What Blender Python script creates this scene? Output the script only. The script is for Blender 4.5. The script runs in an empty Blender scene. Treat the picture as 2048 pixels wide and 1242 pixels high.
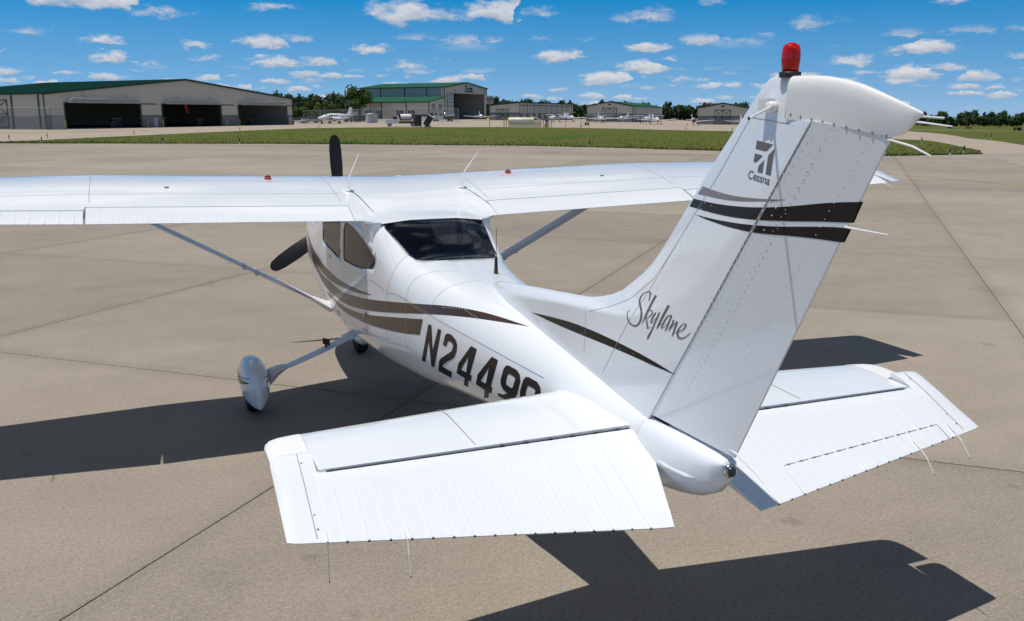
import bpy, bmesh, math, random
from mathutils import Vector, Matrix, geometry
from math import sin, cos, pi, radians
# ------------------------------------------------------------------ camera, sky, sun, exposure
S=bpy.context.scene; COL=S.collection
CAM=Vector((-2.285,-9.802,2.662)); YAW=radians(22.238)
cd=bpy.data.cameras.new('camera'); cam=bpy.data.objects.new('camera',cd); COL.objects.link(cam); S.camera=cam
cam.location=CAM; cam.rotation_euler=(radians(90-11.933),0,-YAW)
cd.sensor_width=36; cd.lens=1848.2/2048*36; cd.clip_start=.05; cd.clip_end=20000
SUNV=Vector((-.209,.0595,1)).normalized(); SUN_EL=math.asin(SUNV.z); SUN_AZ=math.atan2(SUNV.x,SUNV.y)
sl=bpy.data.lights.new('sun','SUN'); sl.energy=3.3; sl.angle=radians(.53); sl.color=(1,.955,.89)
sun=bpy.data.objects.new('sun',sl); COL.objects.link(sun); sun.rotation_euler=(-SUNV).to_track_quat('-Z','Y').to_euler(); sun.location=(0,0,60)
S.cycles.max_bounces=7; S.cycles.diffuse_bounces=3; S.cycles.glossy_bounces=3; S.cycles.transmission_bounces=5; S.cycles.transparent_max_bounces=10; S.cycles.caustics_reflective=False; S.cycles.caustics_refractive=False
S.view_settings.view_transform='Standard'; S.view_settings.look='None'; S.view_settings.exposure=.27; S.view_settings.gamma=1; S.view_settings.use_curve_mapping=False
class NT:
    "small helper for node graphs"
    def __init__(s,tree): s.t=tree; s.n=tree.nodes; s.l=tree.links
    def add(s,kind,ins=None,**kw):
        n=s.n.new(kind)
        for k,v in kw.items(): setattr(n,k,v)
        for k,v in (ins or {}).items(): s.put(n,k,v)
        return n
    def put(s,n,k,v):
        i=n.inputs[k]
        if hasattr(v,'outputs'): v=v.outputs[0]
        if isinstance(v,bpy.types.NodeSocket): s.l.new(v,i)
        else: i.default_value=v
    def m(s,op,a,b=0,c=0,clamp=False):
        n=s.add('ShaderNodeMath',{0:a,1:b,2:c},operation=op); n.use_clamp=clamp; return n
    def ramp(s,fac,stops,interp='LINEAR'):
        n=s.add('ShaderNodeValToRGB',{0:fac}); e=n.color_ramp; e.interpolation=interp
        while len(e.elements)<len(stops): e.elements.new(.5)
        for q,(p,c) in zip(e.elements,stops): q.position=p; q.color=tuple(c)+(1,) if isinstance(c,(tuple,list)) else (c,c,c,1)
        return n
    def mix(s,f,a,b,blend='MIX'):
        n=s.add('ShaderNodeMix',data_type='RGBA',blend_type=blend)
        for k,v in ((0,f),(6,a),(7,b)): s.put(n,k,v if not(isinstance(v,tuple) and len(v)==3) else v+(1,))
        return n.outputs[2]
    def noise(s,vec,scale,detail=3,rough=.55,dist=0):
        return s.add('ShaderNodeTexNoise',{'Vector':vec,'Scale':scale,'Detail':detail,'Roughness':rough,'Distortion':dist})
SKY_STR=.050; SKY_SAT=1.42; CLOUD_V=12.4
def world():
    w=bpy.data.worlds.new('World'); S.world=w; w.use_nodes=True; w.cycles.sampling_method='MANUAL'; w.cycles.sample_map_resolution=512; g=NT(w.node_tree); g.n.clear()
    tc=g.add('ShaderNodeTexCoord'); d=tc.outputs['Generated']
    sx=g.add('ShaderNodeSeparateXYZ',{0:d}); X,Y,Z=sx.outputs
    # the horizon band of this very clear day keeps its blue: look the sky up a little above the true elevation
    lift=g.m('MULTIPLY_ADD',g.m('MAXIMUM',Z,0),.75,.16)
    v=g.add('ShaderNodeVectorMath',{0:g.add('ShaderNodeCombineXYZ',{0:X,1:Y,2:lift})},operation='NORMALIZE')
    sky=g.add('ShaderNodeTexSky',{'Vector':v},sky_type='NISHITA',sun_disc=False); sky.sun_elevation=SUN_EL; sky.sun_rotation=SUN_AZ
    sky.altitude=200; sky.air_density=1.0; sky.dust_density=.3; sky.ozone_density=3.0
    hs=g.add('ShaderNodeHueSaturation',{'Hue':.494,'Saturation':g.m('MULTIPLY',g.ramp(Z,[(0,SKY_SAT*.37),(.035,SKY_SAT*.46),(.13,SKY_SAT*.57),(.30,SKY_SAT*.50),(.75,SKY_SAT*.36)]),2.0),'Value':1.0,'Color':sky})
    # fair-weather cumulus: rows of puffs that shrink towards the horizon
    az=g.m('ARCTAN2',X,Y); el=g.m('ARCSINE',Z)
    glow=g.add('ShaderNodeMapRange',{'Value':Z,'From Min':0,'From Max':.55,'To Min':2.0,'To Max':.85},interpolation_type='SMOOTHSTEP')   # clear skies brighten towards the horizon
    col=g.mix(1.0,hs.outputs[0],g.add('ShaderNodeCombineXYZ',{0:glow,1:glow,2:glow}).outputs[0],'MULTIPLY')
    layers=[(.004,.050,.030,.0110,11.0,.90),(.026,.085,.050,.0215,3.7,.82),(.062,.16,.095,.042,7.9,.80),(.12,.34,.14,.056,5.3,.92),(.28,1.25,.32,.17,2.1,1.0)]
    for lo,hi,cw,ch,seed,rad in layers:
        u=g.m('DIVIDE',az,cw); vv=g.m('DIVIDE',el,ch)
        p=g.add('ShaderNodeCombineXYZ',{0:u,1:vv,2:seed})
        wob=g.noise(p,2.3,4,.62); wv=g.add('ShaderNodeVectorMath',{0:wob.outputs['Color'],1:(.5,.5,.5)},operation='SUBTRACT')
        ws=g.add('ShaderNodeVectorMath',{0:wv,'Scale':.75},operation='SCALE')
        pw=g.add('ShaderNodeVectorMath',{0:p,1:ws},operation='ADD')
        sp=g.add('ShaderNodeSeparateXYZ',{0:pw}); flat=g.add('ShaderNodeCombineXYZ',{0:sp.outputs[0],1:sp.outputs[1],2:seed})
        vo=g.add('ShaderNodeTexVoronoi',{'Vector':flat,'Scale':1.0,'Randomness':.95},voronoi_dimensions='2D')
        df=g.add('ShaderNodeVectorMath',{0:flat,1:vo.outputs['Position']},operation='SUBTRACT'); s2=g.add('ShaderNodeSeparateXYZ',{0:df})
        dx,dy=s2.outputs[0],s2.outputs[1]
        # flat bases, billowing tops
        dyy=g.m('MAXIMUM',g.m('MULTIPLY',dy,1.25),g.m('MULTIPLY',dy,-2.6))
        r=g.m('SQRT',g.m('ADD',g.m('MULTIPLY',g.m('MULTIPLY',dx,dx),.8),g.m('MULTIPLY',dyy,dyy)))
        rc=g.add('ShaderNodeSeparateColor',{0:vo.outputs['Color']})
        rad_=g.m('ADD',g.m('MULTIPLY_ADD',rc.outputs[0],rad*.80,-.03),g.m('MULTIPLY',g.m('SUBTRACT',g.noise(p,.33,2,.5),.5),1.0))
        dens=g.m('SUBTRACT',rad_,r)
        fine=g.noise(p,5.5,5,.68); dens=g.m('ADD',dens,g.m('MULTIPLY',g.m('SUBTRACT',fine,.5),.46))
        a=g.add('ShaderNodeMapRange',{'Value':dens,'From Min':-.04,'From Max':.32},interpolation_type='SMOOTHSTEP')
        band=g.m('MULTIPLY',g.add('ShaderNodeMapRange',{'Value':el,'From Min':lo,'From Max':lo+(hi-lo)*.22},interpolation_type='SMOOTHSTEP'),
                 g.add('ShaderNodeMapRange',{'Value':el,'From Min':hi,'From Max':hi-(hi-lo)*.22},interpolation_type='SMOOTHSTEP'))
        al=g.m('MULTIPLY',g.m('MULTIPLY',a,band),.93 if lo>.02 else .82)
        lit=g.m('ADD',g.m('MULTIPLY',dy,1.6),g.m('MULTIPLY_ADD',fine,1.1,-.05),clamp=True)
        cc=g.ramp(lit,[(0,(.42,.50,.66)),(.35,(.58,.65,.78)),(.7,(.84,.87,.93)),(1,(.97,.97,.98))])
        cs=g.mix(1.0,cc.outputs[0],(CLOUD_V,)*3,'MULTIPLY')
        col=g.mix(al,col,cs)
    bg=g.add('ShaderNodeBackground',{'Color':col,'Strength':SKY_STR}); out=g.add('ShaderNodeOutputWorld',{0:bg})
world()
# ------------------------------------------------------------------ helpers
def site(u,d,z=None):
    "world point from metres to the right (u) and ahead (d) of where the photographer stands; z on the ground by default"
    x=CAM.x+u*cos(YAW)+d*sin(YAW); y=CAM.y-u*sin(YAW)+d*cos(YAW)
    return Vector((x,y,gz(u,d) if z is None else z))
_K=[(-3,0),(-.494,.001),(-.232,.003),(-.11,.0075),(-.05,.006),(.093,.0038),(.2255,.0),(.384,-.009),(.54,-.010),(1.2,-.004),(3,0)]
def gz(u,d):
    "height of the ground: level round the apron, rising gently to the hangars, falling away to the right"
    if d<95: return 0.0
    q=u/d; k=0
    for (a,ka),(b,kb) in zip(_K,_K[1:]):
        if a<=q<=b: t=(q-a)/(b-a); t=t*t*(3-2*t); k=ka+(kb-ka)*t
    e=d-95; e=e*e/40 if e<20 else e-10
    return k*min(e,230) if k>0 else k*min(e,1000)
MATS={}
def mesh(name,V,F,mat,parent=None,smooth=False,mats=None,mi=None):
    me=bpy.data.meshes.new(name); me.from_pydata([tuple(v) for v in V],[],[tuple(f) for f in F]); me.validate(); me.update()
    for m_ in (mats or [mat]): me.materials.append(MATS[m_] if isinstance(m_,str) else m_)
    if smooth: me.polygons.foreach_set('use_smooth',[True]*len(me.polygons))
    o=bpy.data.objects.new(name,me); COL.objects.link(o)
    if parent: o.parent=parent
    return o
def tag(o,label=None,cat=None,group=None,kind=None):
    for k,v in (('label',label),('category',cat),('group',group),('kind',kind)):
        if v: o[k]=v
    return o
def thing(name,label,cat,loc=(0,0,0),rz=0,group=None):
    o=bpy.data.objects.new(name,None); COL.objects.link(o); o.location=loc; o.rotation_euler=(0,0,rz); o.empty_display_size=.2
    return tag(o,label,cat,group)
def copytree(o,parent=None):
    c=o.copy(); COL.objects.link(c); c.parent=parent
    for ch in list(o.children): copytree(ch,c)
    return c
class MB:
    def __init__(s): s.v=[]; s.f=[]
    def add(s,V,F):
        b=len(s.v); s.v+= [tuple(p) for p in V]; s.f+=[tuple(i+b for i in q) for q in F]; return s
    def box(s,c,sz,rz=0,m=None):
        x,y,z=[a/2 for a in sz]; V=[Vector((sx*x,sy*y,sz_*z)) for sz_ in(-1,1) for sy in(-1,1) for sx in(-1,1)]
        R=Matrix.Rotation(rz,3,'Z') if m is None else m
        return s.add([R@p+Vector(c) for p in V],[(0,2,3,1),(4,5,7,6),(0,1,5,4),(2,6,7,3),(0,4,6,2),(1,3,7,5)])
    def tube(s,pts,r,n=8,cap=True):
        pts=[Vector(p) for p in pts]; rs=r if isinstance(r,(list,tuple)) else [r]*len(pts); rings=[]
        for i,p in enumerate(pts):
            t=(pts[min(i+1,len(pts)-1)]-pts[max(i-1,0)]).normalized(); a=Vector((0,0,1)) if abs(t.z)<.9 else Vector((1,0,0))
            e=t.cross(a).normalized(); g=t.cross(e)
            rings.append([p+(e*cos(2*pi*k/n)+g*sin(2*pi*k/n))*rs[i] for k in range(n)])
        return s.loft(rings,cap)
    def loft(s,rings,cap=True,closed=True):
        n=len(rings[0]); V=[p for q in rings for p in q]; F=[]
        for i in range(len(rings)-1):
            for k in range(n if closed else n-1):
                j=(k+1)%n; F.append((i*n+k,i*n+j,(i+1)*n+j,(i+1)*n+k))
        if cap: F+=[tuple(range(n))[::-1],tuple(range((len(rings)-1)*n,len(rings)*n))]
        return s.add(V,F)
    def prism(s,poly,a,b):
        "poly: list of 3d points, extruded by vector b-a given as b"
        n=len(poly); P=[Vector(p) for p in poly]; off=Vector(b)
        return s.add(P+[p+off for p in P],[tuple(range(n))[::-1],tuple(range(n,2*n))]+[(k,(k+1)%n,n+(k+1)%n,n+k) for k in range(n)])
    def build(s,name,mat,parent=None,smooth=False): return mesh(name,s.v,s.f,mat,parent,smooth)
def smooth_angle(o,deg=35):
    me=o.data; me.polygons.foreach_set('use_smooth',[True]*len(me.polygons))
    bm=bmesh.new(); bm.from_mesh(me); bmesh.ops.remove_doubles(bm,verts=bm.verts,dist=1e-5); bmesh.ops.recalc_face_normals(bm,faces=bm.faces)
    for e in bm.edges:
        if len(e.link_faces)==2 and e.calc_face_angle(0)>radians(deg): e.smooth=False
    bm.to_mesh(me); bm.free(); return o
def smoothn(o):
    me=o.data; bm=bmesh.new(); bm.from_mesh(me); bmesh.ops.recalc_face_normals(bm,faces=bm.faces); bm.to_mesh(me); bm.free(); return o
# ------------------------------------------------------------------ materials
def mat(name,base,rough=.5,spec=.5,metal=0,var=0,vscale=4,bump=0,bscale=60,coat=0,fn=None,obj=False):
    m=bpy.data.materials.new(name); m.use_nodes=True; g=NT(m.node_tree); b=g.n['Principled BSDF']
    b.inputs['Roughness'].default_value=rough; b.inputs['Metallic'].default_value=metal; b.inputs['Specular IOR Level'].default_value=spec
    if coat: b.inputs['Coat Weight'].default_value=coat; b.inputs['Coat Roughness'].default_value=.03
    tc=g.add('ShaderNodeTexCoord').outputs['Object'] if obj else g.add('ShaderNodeNewGeometry').outputs['Position']
    col=tuple(base)+(1,)
    if var:
        n=g.noise(tc,vscale,4,.6); f=g.add('ShaderNodeMapRange',{'Value':n,'From Min':.3,'From Max':.7,'To Min':1-var,'To Max':1+var})
        col=g.mix(1.0,col,g.add('ShaderNodeCombineXYZ',{0:f,1:f,2:f}).outputs[0],'MULTIPLY')
    if fn: col=fn(g,b,tc,col)
    if isinstance(col,tuple): b.inputs['Base Color'].default_value=col
    else: g.l.new(col,b.inputs['Base Color'])
    if bump: 
        n2=g.noise(tc,bscale,4,.6); bp=g.add('ShaderNodeBump',{'Strength':bump,'Distance':.01,'Height':n2}); g.l.new(bp.outputs[0],b.inputs['Normal'])
    MATS[name]=m; return m
def ribs(scale,axis,depth=.35,width=.12):
    "vertical ribs of sheet-metal cladding as fine relief"
    def fn(g,b,tc,col):
        s=g.add('ShaderNodeSeparateXYZ',{0:tc}); w=g.m('FRACT',g.m('MULTIPLY',s.outputs[axis],scale))
        h=g.m('LESS_THAN',w,width); bp=g.add('ShaderNodeBump',{'Strength':depth,'Distance':.03,'Height':h}); g.l.new(bp.outputs[0],b.inputs['Normal'])
        return col
    return fn
def concrete(g,b,tc,col):
    oi=g.add('ShaderNodeObjectInfo')
    big=g.noise(tc,.16,3,.62,.4); mid=g.noise(tc,1.3,4,.68); sp=g.noise(tc,34,2,.75); sp2=g.noise(tc,95,1,.8)
    mp=g.add('ShaderNodeMapping',{'Vector':tc,'Rotation':(0,0,radians(38)),'Scale':(.06,.9,1)}); st=g.noise(mp,1.0,3,.65)
    f=g.m('ADD',g.m('MULTIPLY',g.m('SUBTRACT',big,.5),.46),g.m('MULTIPLY',g.m('SUBTRACT',mid,.5),.34))
    f=g.m('ADD',f,g.m('MULTIPLY',g.m('SUBTRACT',sp,.5),.75)); f=g.m('ADD',f,g.m('MULTIPLY',g.m('SUBTRACT',sp2,.5),1.0)); f=g.m('ADD',f,g.m('MULTIPLY',g.m('SUBTRACT',st,.5),.25))
    f=g.m('ADD',f,g.m('MULTIPLY_ADD',oi.outputs['Random'],.20,.90))
    # weathering along the slab joints and scattered stains
    rp=g.add('ShaderNodeMapping',{'Vector':tc,'Rotation':(0,0,-radians(47.3))}); rs=g.add('ShaderNodeSeparateXYZ',{0:rp}); ed=[]
    for k_,o_ in((0,1.16),(1,1.1)):
        w_=g.m('FRACT',g.m('DIVIDE',g.m('ADD',rs.outputs[k_],o_),5.9)); ed.append(g.m('MINIMUM',w_,g.m('SUBTRACT',1,w_)))
    near=g.add('ShaderNodeMapRange',{'Value':g.m('MINIMUM',ed[0],ed[1]),'From Min':.0,'From Max':.045,'To Min':1,'To Max':0},interpolation_type='SMOOTHSTEP')
    f=g.m('SUBTRACT',f,g.m('MULTIPLY',g.m('MULTIPLY',near,g.m('MULTIPLY',mid,big)),.38))
    vs=g.add('ShaderNodeTexVoronoi',{'Vector':tc,'Scale':.42,'Randomness':1.0},voronoi_dimensions='2D'); vr=g.m('MULTIPLY',g.add('ShaderNodeSeparateColor',{0:vs.outputs['Color']}).outputs[0],.045)   # oil drips
    spot=g.add('ShaderNodeMapRange',{'Value':g.m('SUBTRACT',vr,g.m('ADD',vs.outputs['Distance'],g.m('MULTIPLY',g.m('SUBTRACT',mid,.5),.05))),'From Min':-.006,'From Max':.012},interpolation_type='SMOOTHSTEP'); f=g.m('SUBTRACT',f,g.m('MULTIPLY',spot,.16))
    stn=g.add('ShaderNodeMapRange',{'Value':g.noise(tc,.55,3,.6,.8),'From Min':.60,'From Max':.74},interpolation_type='SMOOTHSTEP'); f=g.m('SUBTRACT',f,g.m('MULTIPLY',stn,.10))
    c=g.mix(1.0,col,g.add('ShaderNodeCombineXYZ',{0:f,1:f,2:f}).outputs[0],'MULTIPLY')
    pale=g.add('ShaderNodeMapRange',{'Value':g.noise(tc,58,2,.5),'From Min':.69,'From Max':.76}); c=g.mix(g.m('MULTIPLY',pale,.5),c,(.46,.41,.35))
    hgt=g.m('ADD',sp,g.m('MULTIPLY',sp2,.7)); bp=g.add('ShaderNodeBump',{'Strength':.55,'Distance':.006,'Height':hgt}); g.l.new(bp.outputs[0],b.inputs['Normal'])
    return c
mat('concrete',(.284,.243,.197),.86,.25,fn=concrete)
mat('ramp_concrete',(.34,.285,.225),.9,.2,var=.08,vscale=.2)
mat('joint',(.125,.10,.08),.9,.2)
def grassf(g,b,tc,col):
    a=g.noise(tc,.09,5,.65,.8); e=g.noise(tc,.55,6,.7); h=g.noise(tc,5,4,.7)
    c=g.ramp(g.m('ADD',g.m('MULTIPLY',a,.6),g.m('MULTIPLY',e,.4)),[(.36,(.044,.076,.010)),(.47,(.072,.100,.014)),(.55,(.098,.092,.024)),(.64,(.135,.10,.038))])
    f=g.m('MULTIPLY_ADD',h,1.15,.55); c=g.mix(1.0,c.outputs[0],g.add('ShaderNodeCombineXYZ',{0:f,1:f,2:f}).outputs[0],'MULTIPLY')
    bp=g.add('ShaderNodeBump',{'Strength':.9,'Distance':.15,'Height':h}); g.l.new(bp.outputs[0],b.inputs['Normal']); return c
mat('grass',(.07,.11,.02),.95,.1,fn=grassf)
mat('grass_blade',(.062,.094,.015),.8,.15,var=.45,vscale=.6)
mat('line_yellow',(.36,.22,.10),.85,.2,var=.3,vscale=2)
mat('line_white',(.62,.60,.55),.85,.2,var=.2,vscale=1)
mat('white_paint',(.765,.792,.82),.16,.5,coat=.6,var=.018,vscale=1.7,bump=.16,bscale=3.0)
def grime(g,b,tc,col):
    "faint oily streaks dragged aft along the belly skins"
    s_=g.add('ShaderNodeSeparateXYZ',{0:tc}); mp=g.add('ShaderNodeMapping',{'Vector':tc,'Scale':(9,.7,9)}); n=g.noise(mp,1.0,4,.65)
    low=g.add('ShaderNodeMapRange',{'Value':s_.outputs[2],'From Min':.62,'From Max':.98,'To Min':1,'To Max':0},interpolation_type='SMOOTHSTEP')
    k=g.m('MULTIPLY',low,g.add('ShaderNodeMapRange',{'Value':n,'From Min':.42,'From Max':.72}),clamp=True); return g.mix(g.m('MULTIPLY',k,.55),col,(.36,.31,.25))
mat('fuselage_paint',(.765,.79,.815),.17,.5,coat=.55,var=.02,vscale=1.7,bump=.16,bscale=3.0,fn=grime)
mat('white_plastic',(.78,.775,.76),.34,.5)
mat('strut_paint',(.74,.75,.77),.25,.5)
mat('stripe_dark',(.012,.010,.0105),.30,.22,coat=.05)
mat('stripe_brown',(.052,.031,.022),.24,.3,coat=.1)
mat('stripe_grey',(.20,.175,.17),.25,.5,coat=.4)
mat('script_grey',(.135,.115,.112),.3,.5)
mat('seam',(.30,.30,.32),.7,.2)
mat('spar_shade',(.03,.032,.034),.7,.2)  # spar colour with the hinge slot's shade put in
mat('gap_dark',(.012,.012,.013),.8,.2)
mat('rivet',(.66,.67,.68),.28,.6)
mat('screw',(.35,.35,.36),.3,.5,metal=.8)
mat('rubber',(.018,.018,.019),.85,.3)
mat('prop_black',(.012,.012,.013),.42,.4)
mat('black_plastic',(.02,.02,.022),.4,.5)
mat('seat',(.09,.095,.11),.5,.4)
mat('seat_trim',(.34,.34,.36),.5,.4)
mat('cabin_dark',(.03,.032,.038),.9,.2)
mat('chrome',(.6,.6,.6),.15,.5,metal=1)
mat('cap_red',(.42,.045,.035),.4,.5)
mat('placard',(.74,.46,.45),.5,.3)
def glass(name,tint,refl=1.0,rough=0.0):
    m=bpy.data.materials.new(name); m.use_nodes=True; g=NT(m.node_tree); g.n.clear()
    fr=g.add('ShaderNodeFresnel',{'IOR':1.5}); tr=g.add('ShaderNodeBsdfTransparent',{'Color':tint+(1,)}); gl=g.add('ShaderNodeBsdfGlossy',{'Color':(1,1,1,1),'Roughness':rough})
    mx=g.add('ShaderNodeMixShader',{0:g.m('MULTIPLY',fr,refl,clamp=True),1:tr,2:gl}); g.add('ShaderNodeOutputMaterial',{0:mx}); MATS[name]=m
glass('window_tint',(.50,.55,.68),.8); glass('clear_glass',(.7,.72,.72),1.2)
def redlens():
    m=bpy.data.materials.new('red_lens'); m.use_nodes=True; b=m.node_tree.nodes['Principled BSDF']
    b.inputs['Base Color'].default_value=(.92,.012,.012,1); b.inputs['Roughness'].default_value=.08; b.inputs['Transmission Weight'].default_value=.55; b.inputs['IOR'].default_value=1.45
    MATS['red_lens']=m
redlens()
# ------------------------------------------------------------------ ground: apron slabs, grass, ramp, field
def interp(t,x):
    if x<=t[0][0]: return t[0][1]
    for (a,p),(b,q) in zip(t,t[1:]):
        if a<=x<=b: return p+(q-p)*(x-a)/(b-a)
    return t[-1][1]
E1T=[(-.7,91),(-.542,90.8),(-.2456,89.2),(.019,83.4),(.22,71.3),(.4055,62.2),(.5156,65.8)]      # near edge of the grass: ahead distance by bearing
E1=lambda q: interp(E1T,q)
D2=[(-0.7009, 83.6), (-0.5421, 97.8), (-0.4944, 103.6), (-0.3833, 128.0), (-0.3039, 150.6), (-0.2139, 182.0), (-0.1186, 173.0), (-0.0127, 182.4), (0.0667, 181.4), (0.1461, 169.2), (0.2255, 162.8), (0.3049, 146.4), (0.3684, 126.2), (0.4055, 110.2), (0.4426, 102.2), (0.4796, 81.0), (0.5156, 66.4)]
D3=[(-0.8, 420), (0.2, 420), (0.27, 400), (0.3049, 250.4), (0.3579, 300.4), (0.4161, 235.2), (0.4611, 158.8), (0.4849, 114.0), (0.5421, 86.4), (0.6755, 51.8)]
def bounds(al):
    q=math.tan(al) if abs(al)<radians(52) else math.copysign(1.3,al)
    c=cos(al) if abs(al)<radians(52) else cos(radians(52))
    d1=E1(max(q,-.6)); d2=max(interp(D2,q),d1+.02) if q<.5 else d1+.02; d3=max(interp(D3,q),d2+.5)
    return d1/c,d2/c,d3/c
angs=[radians(a*.25-32) for a in range(257)]; angs+=[radians(32+a*4) for a in range(1,75)]
def ring_sheet(name,material,f0,f1,nr,pw,dz=0):
    V=[];F=[];n=len(angs)
    for i in range(nr+1):
        for a in angs:
            al=a if a<=pi else a-2*pi
            r0,r1=f0(al),f1(al); t=(i/nr)**pw; r=r0*(r1/max(r0,1))**t if r0>1 else r1*t
            u,d=r*sin(al),r*cos(al); p=site(u,d); V.append((p.x,p.y,p.z+dz))
    for i in range(nr):
        for k in range(n): j=(k+1)%n; F.append((i*n+k,i*n+j,(i+1)*n+j,(i+1)*n+k))
    o=mesh(name,V,F,material,None,True); return tag(o,kind='structure')
apron=ring_sheet('apron','joint',lambda a:.5,lambda a:bounds(a)[0],10,1,-.02)
grass=ring_sheet('grass_strip','grass',lambda a:bounds(a)[0],lambda a:bounds(a)[1],14,1,-.006)
ramp=ring_sheet('hangar_ramp','ramp_concrete',lambda a:bounds(a)[1],lambda a:bounds(a)[2],14,1)
field=ring_sheet('grass_field','grass',lambda a:bounds(a)[2],lambda a:6000.,26,1)
# concrete slabs, each with its own bevelled edges and sealed joints
SA=radians(47.3); ax=Vector((cos(SA),sin(SA))); bx_=Vector((-sin(SA),cos(SA))); PITCH=5.9; A0=-1.16; B0=-1.1; GAP=.010
def inside_edge(p):
    dx,dy=p.x-CAM.x,p.y-CAM.y; u=dx*cos(YAW)-dy*sin(YAW); d=dx*sin(YAW)+dy*cos(YAW)
    return E1(u/d)-d if d>5 else 60.-abs(u)*.5      # >0 on the apron side
def clip(poly):
    o=[]
    for i,a in enumerate(poly):
        b=poly[(i+1)%len(poly)]; fa,fb=inside_edge(a),inside_edge(b)
        if fa>=0: o.append(a)
        if fa*fb<0: o.append(a+(b-a)*(fa/(fa-fb)))
    return o
def slab_geo(poly,ch=.012,th=.018):
    c=sum(poly,Vector((0,0)))/len(poly); inn=[p+(c-p).normalized()*ch*1.41 for p in poly]; n=len(poly)
    V=[(p.x,p.y,-th) for p in poly]+[(p.x,p.y,-.004) for p in poly]+[(p.x,p.y,0) for p in inn]
    F=[(k,(k+1)%n,n+(k+1)%n,n+k) for k in range(n)]+[(n+k,n+(k+1)%n,2*n+(k+1)%n,2*n+k) for k in range(n)]+[tuple(range(2*n,3*n))]
    return V,F
h=PITCH/2-GAP/2; sq=[ax*sx*h+bx_*sy*h for sx,sy in((-1,-1),(1,-1),(1,1),(-1,1))]
cand=[]
for i in range(-18,19):
    for j in range(-18,19):
        c=ax*(A0+PITCH*(i+.5))+bx_*(B0+PITCH*(j+.5)); dx,dy=c.x-CAM.x,c.y-CAM.y; u=dx*cos(YAW)-dy*sin(YAW); d=dx*sin(YAW)+dy*cos(YAW)
        full=[p+c for p in sq]
        if all(inside_edge(p)<0 for p in full): continue
        seen=d>-2 and abs(u)<.62*d+9
        cand.append((0 if seen else 1,math.hypot(u,d),c,full))
cand.sort(key=lambda t:(t[0],t[1]))
sv,sf=slab_geo(sq); sm_=None; rest=MB()
for k,(ns,dist,c,full) in enumerate(cand):
    if k<270 and not ns:
        if all(inside_edge(p)>=0 for p in full):
            if sm_ is None: o=mesh('slab',sv,sf,'concrete',apron); sm_=o.data
            else: o=bpy.data.objects.new('slab',sm_); COL.objects.link(o); o.parent=apron
            o.location=(c.x,c.y,random.Random(k).uniform(-.0015,.0015))
        else:
            q=clip([p for p in full])
            if len(q)>2: V,F=slab_geo([p-c for p in q]); o=mesh('slab',V,F,'concrete',apron); o.location=(c.x,c.y,0)
    else:
        q=full if all(inside_edge(p)>=0 for p in full) else clip(full)
        if len(q)>2: rest.add(*slab_geo(q))
tag(rest.build('slab_field','concrete',apron),kind='stuff')
def strip(pts,w,z,follow=False):
    L=[];R=[]; P=[Vector(p[:2]) for p in pts]
    for i,p in enumerate(P):
        t=(P[min(i+1,len(P)-1)]-P[max(i-1,0)]).normalized(); n=Vector((-t.y,t.x))*w/2
        zz=z+(pts[i][2] if follow else 0); L.append((p.x+n.x,p.y+n.y,zz)); R.append((p.x-n.x,p.y-n.y,zz))
    n=len(P); return L+R,[(i,n+i,n+i+1,i+1) for i in range(n-1)]
for pts in [[(-22.37, 85.12), (-12.16, 78.29), (1.17, 70.33), (13.61, 62.31), (24.82, 53.96), (35.11, 44.07), (37.71, 36.63), (38.46, 31.63), (41.0, 29.38), (44.1, 27.82), (50.36, 24.96)], [(30.33, 48.75), (34.41, 43.06), (32.81, 32.14), (30.07, 22.79), (29.68, 16.02), (28.66, 10.47)]]:
    tag(mesh('taxi_line',*strip(pts,.18,.006),'line_yellow'),kind='structure')
def sd(a): return [site(*p) for p in a]
rnd=random.Random(5)
# tufts that break the edge of the mown grass
tv=MB()
for k in range(15000):
    q=rnd.uniform(-.62,.60); d1=E1(max(q,-.6)); dd2=interp(D2,q) if q<.5 else d1
    if dd2-d1<.6: continue
    t=rnd.random()**2.6; d=d1+(dd2-d1)*t-.12; p=site(q*d,d); hh=rnd.uniform(.02,.075)*(1.3 if t<.04 else .8); a=rnd.uniform(0,pi); w=rnd.uniform(.04,.10)
    ex,ey=cos(a)*w,sin(a)*w; lx,ly=rnd.uniform(-.06,.06),rnd.uniform(-.06,.06)
    tv.add([(p.x-ex,p.y-ey,p.z-.02),(p.x+ex,p.y+ey,p.z-.02),(p.x+lx+ex*.4,p.y+ly+ey*.4,p.z+hh),(p.x+lx-ex*.6,p.y+ly-ey*.6,p.z+hh*.8)],[(0,1,2,3)])
tag(tv.build('grass_tufts','grass_blade'),'mown green grass with ragged tufts between apron and hangar ramp','grass',kind='stuff')
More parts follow.
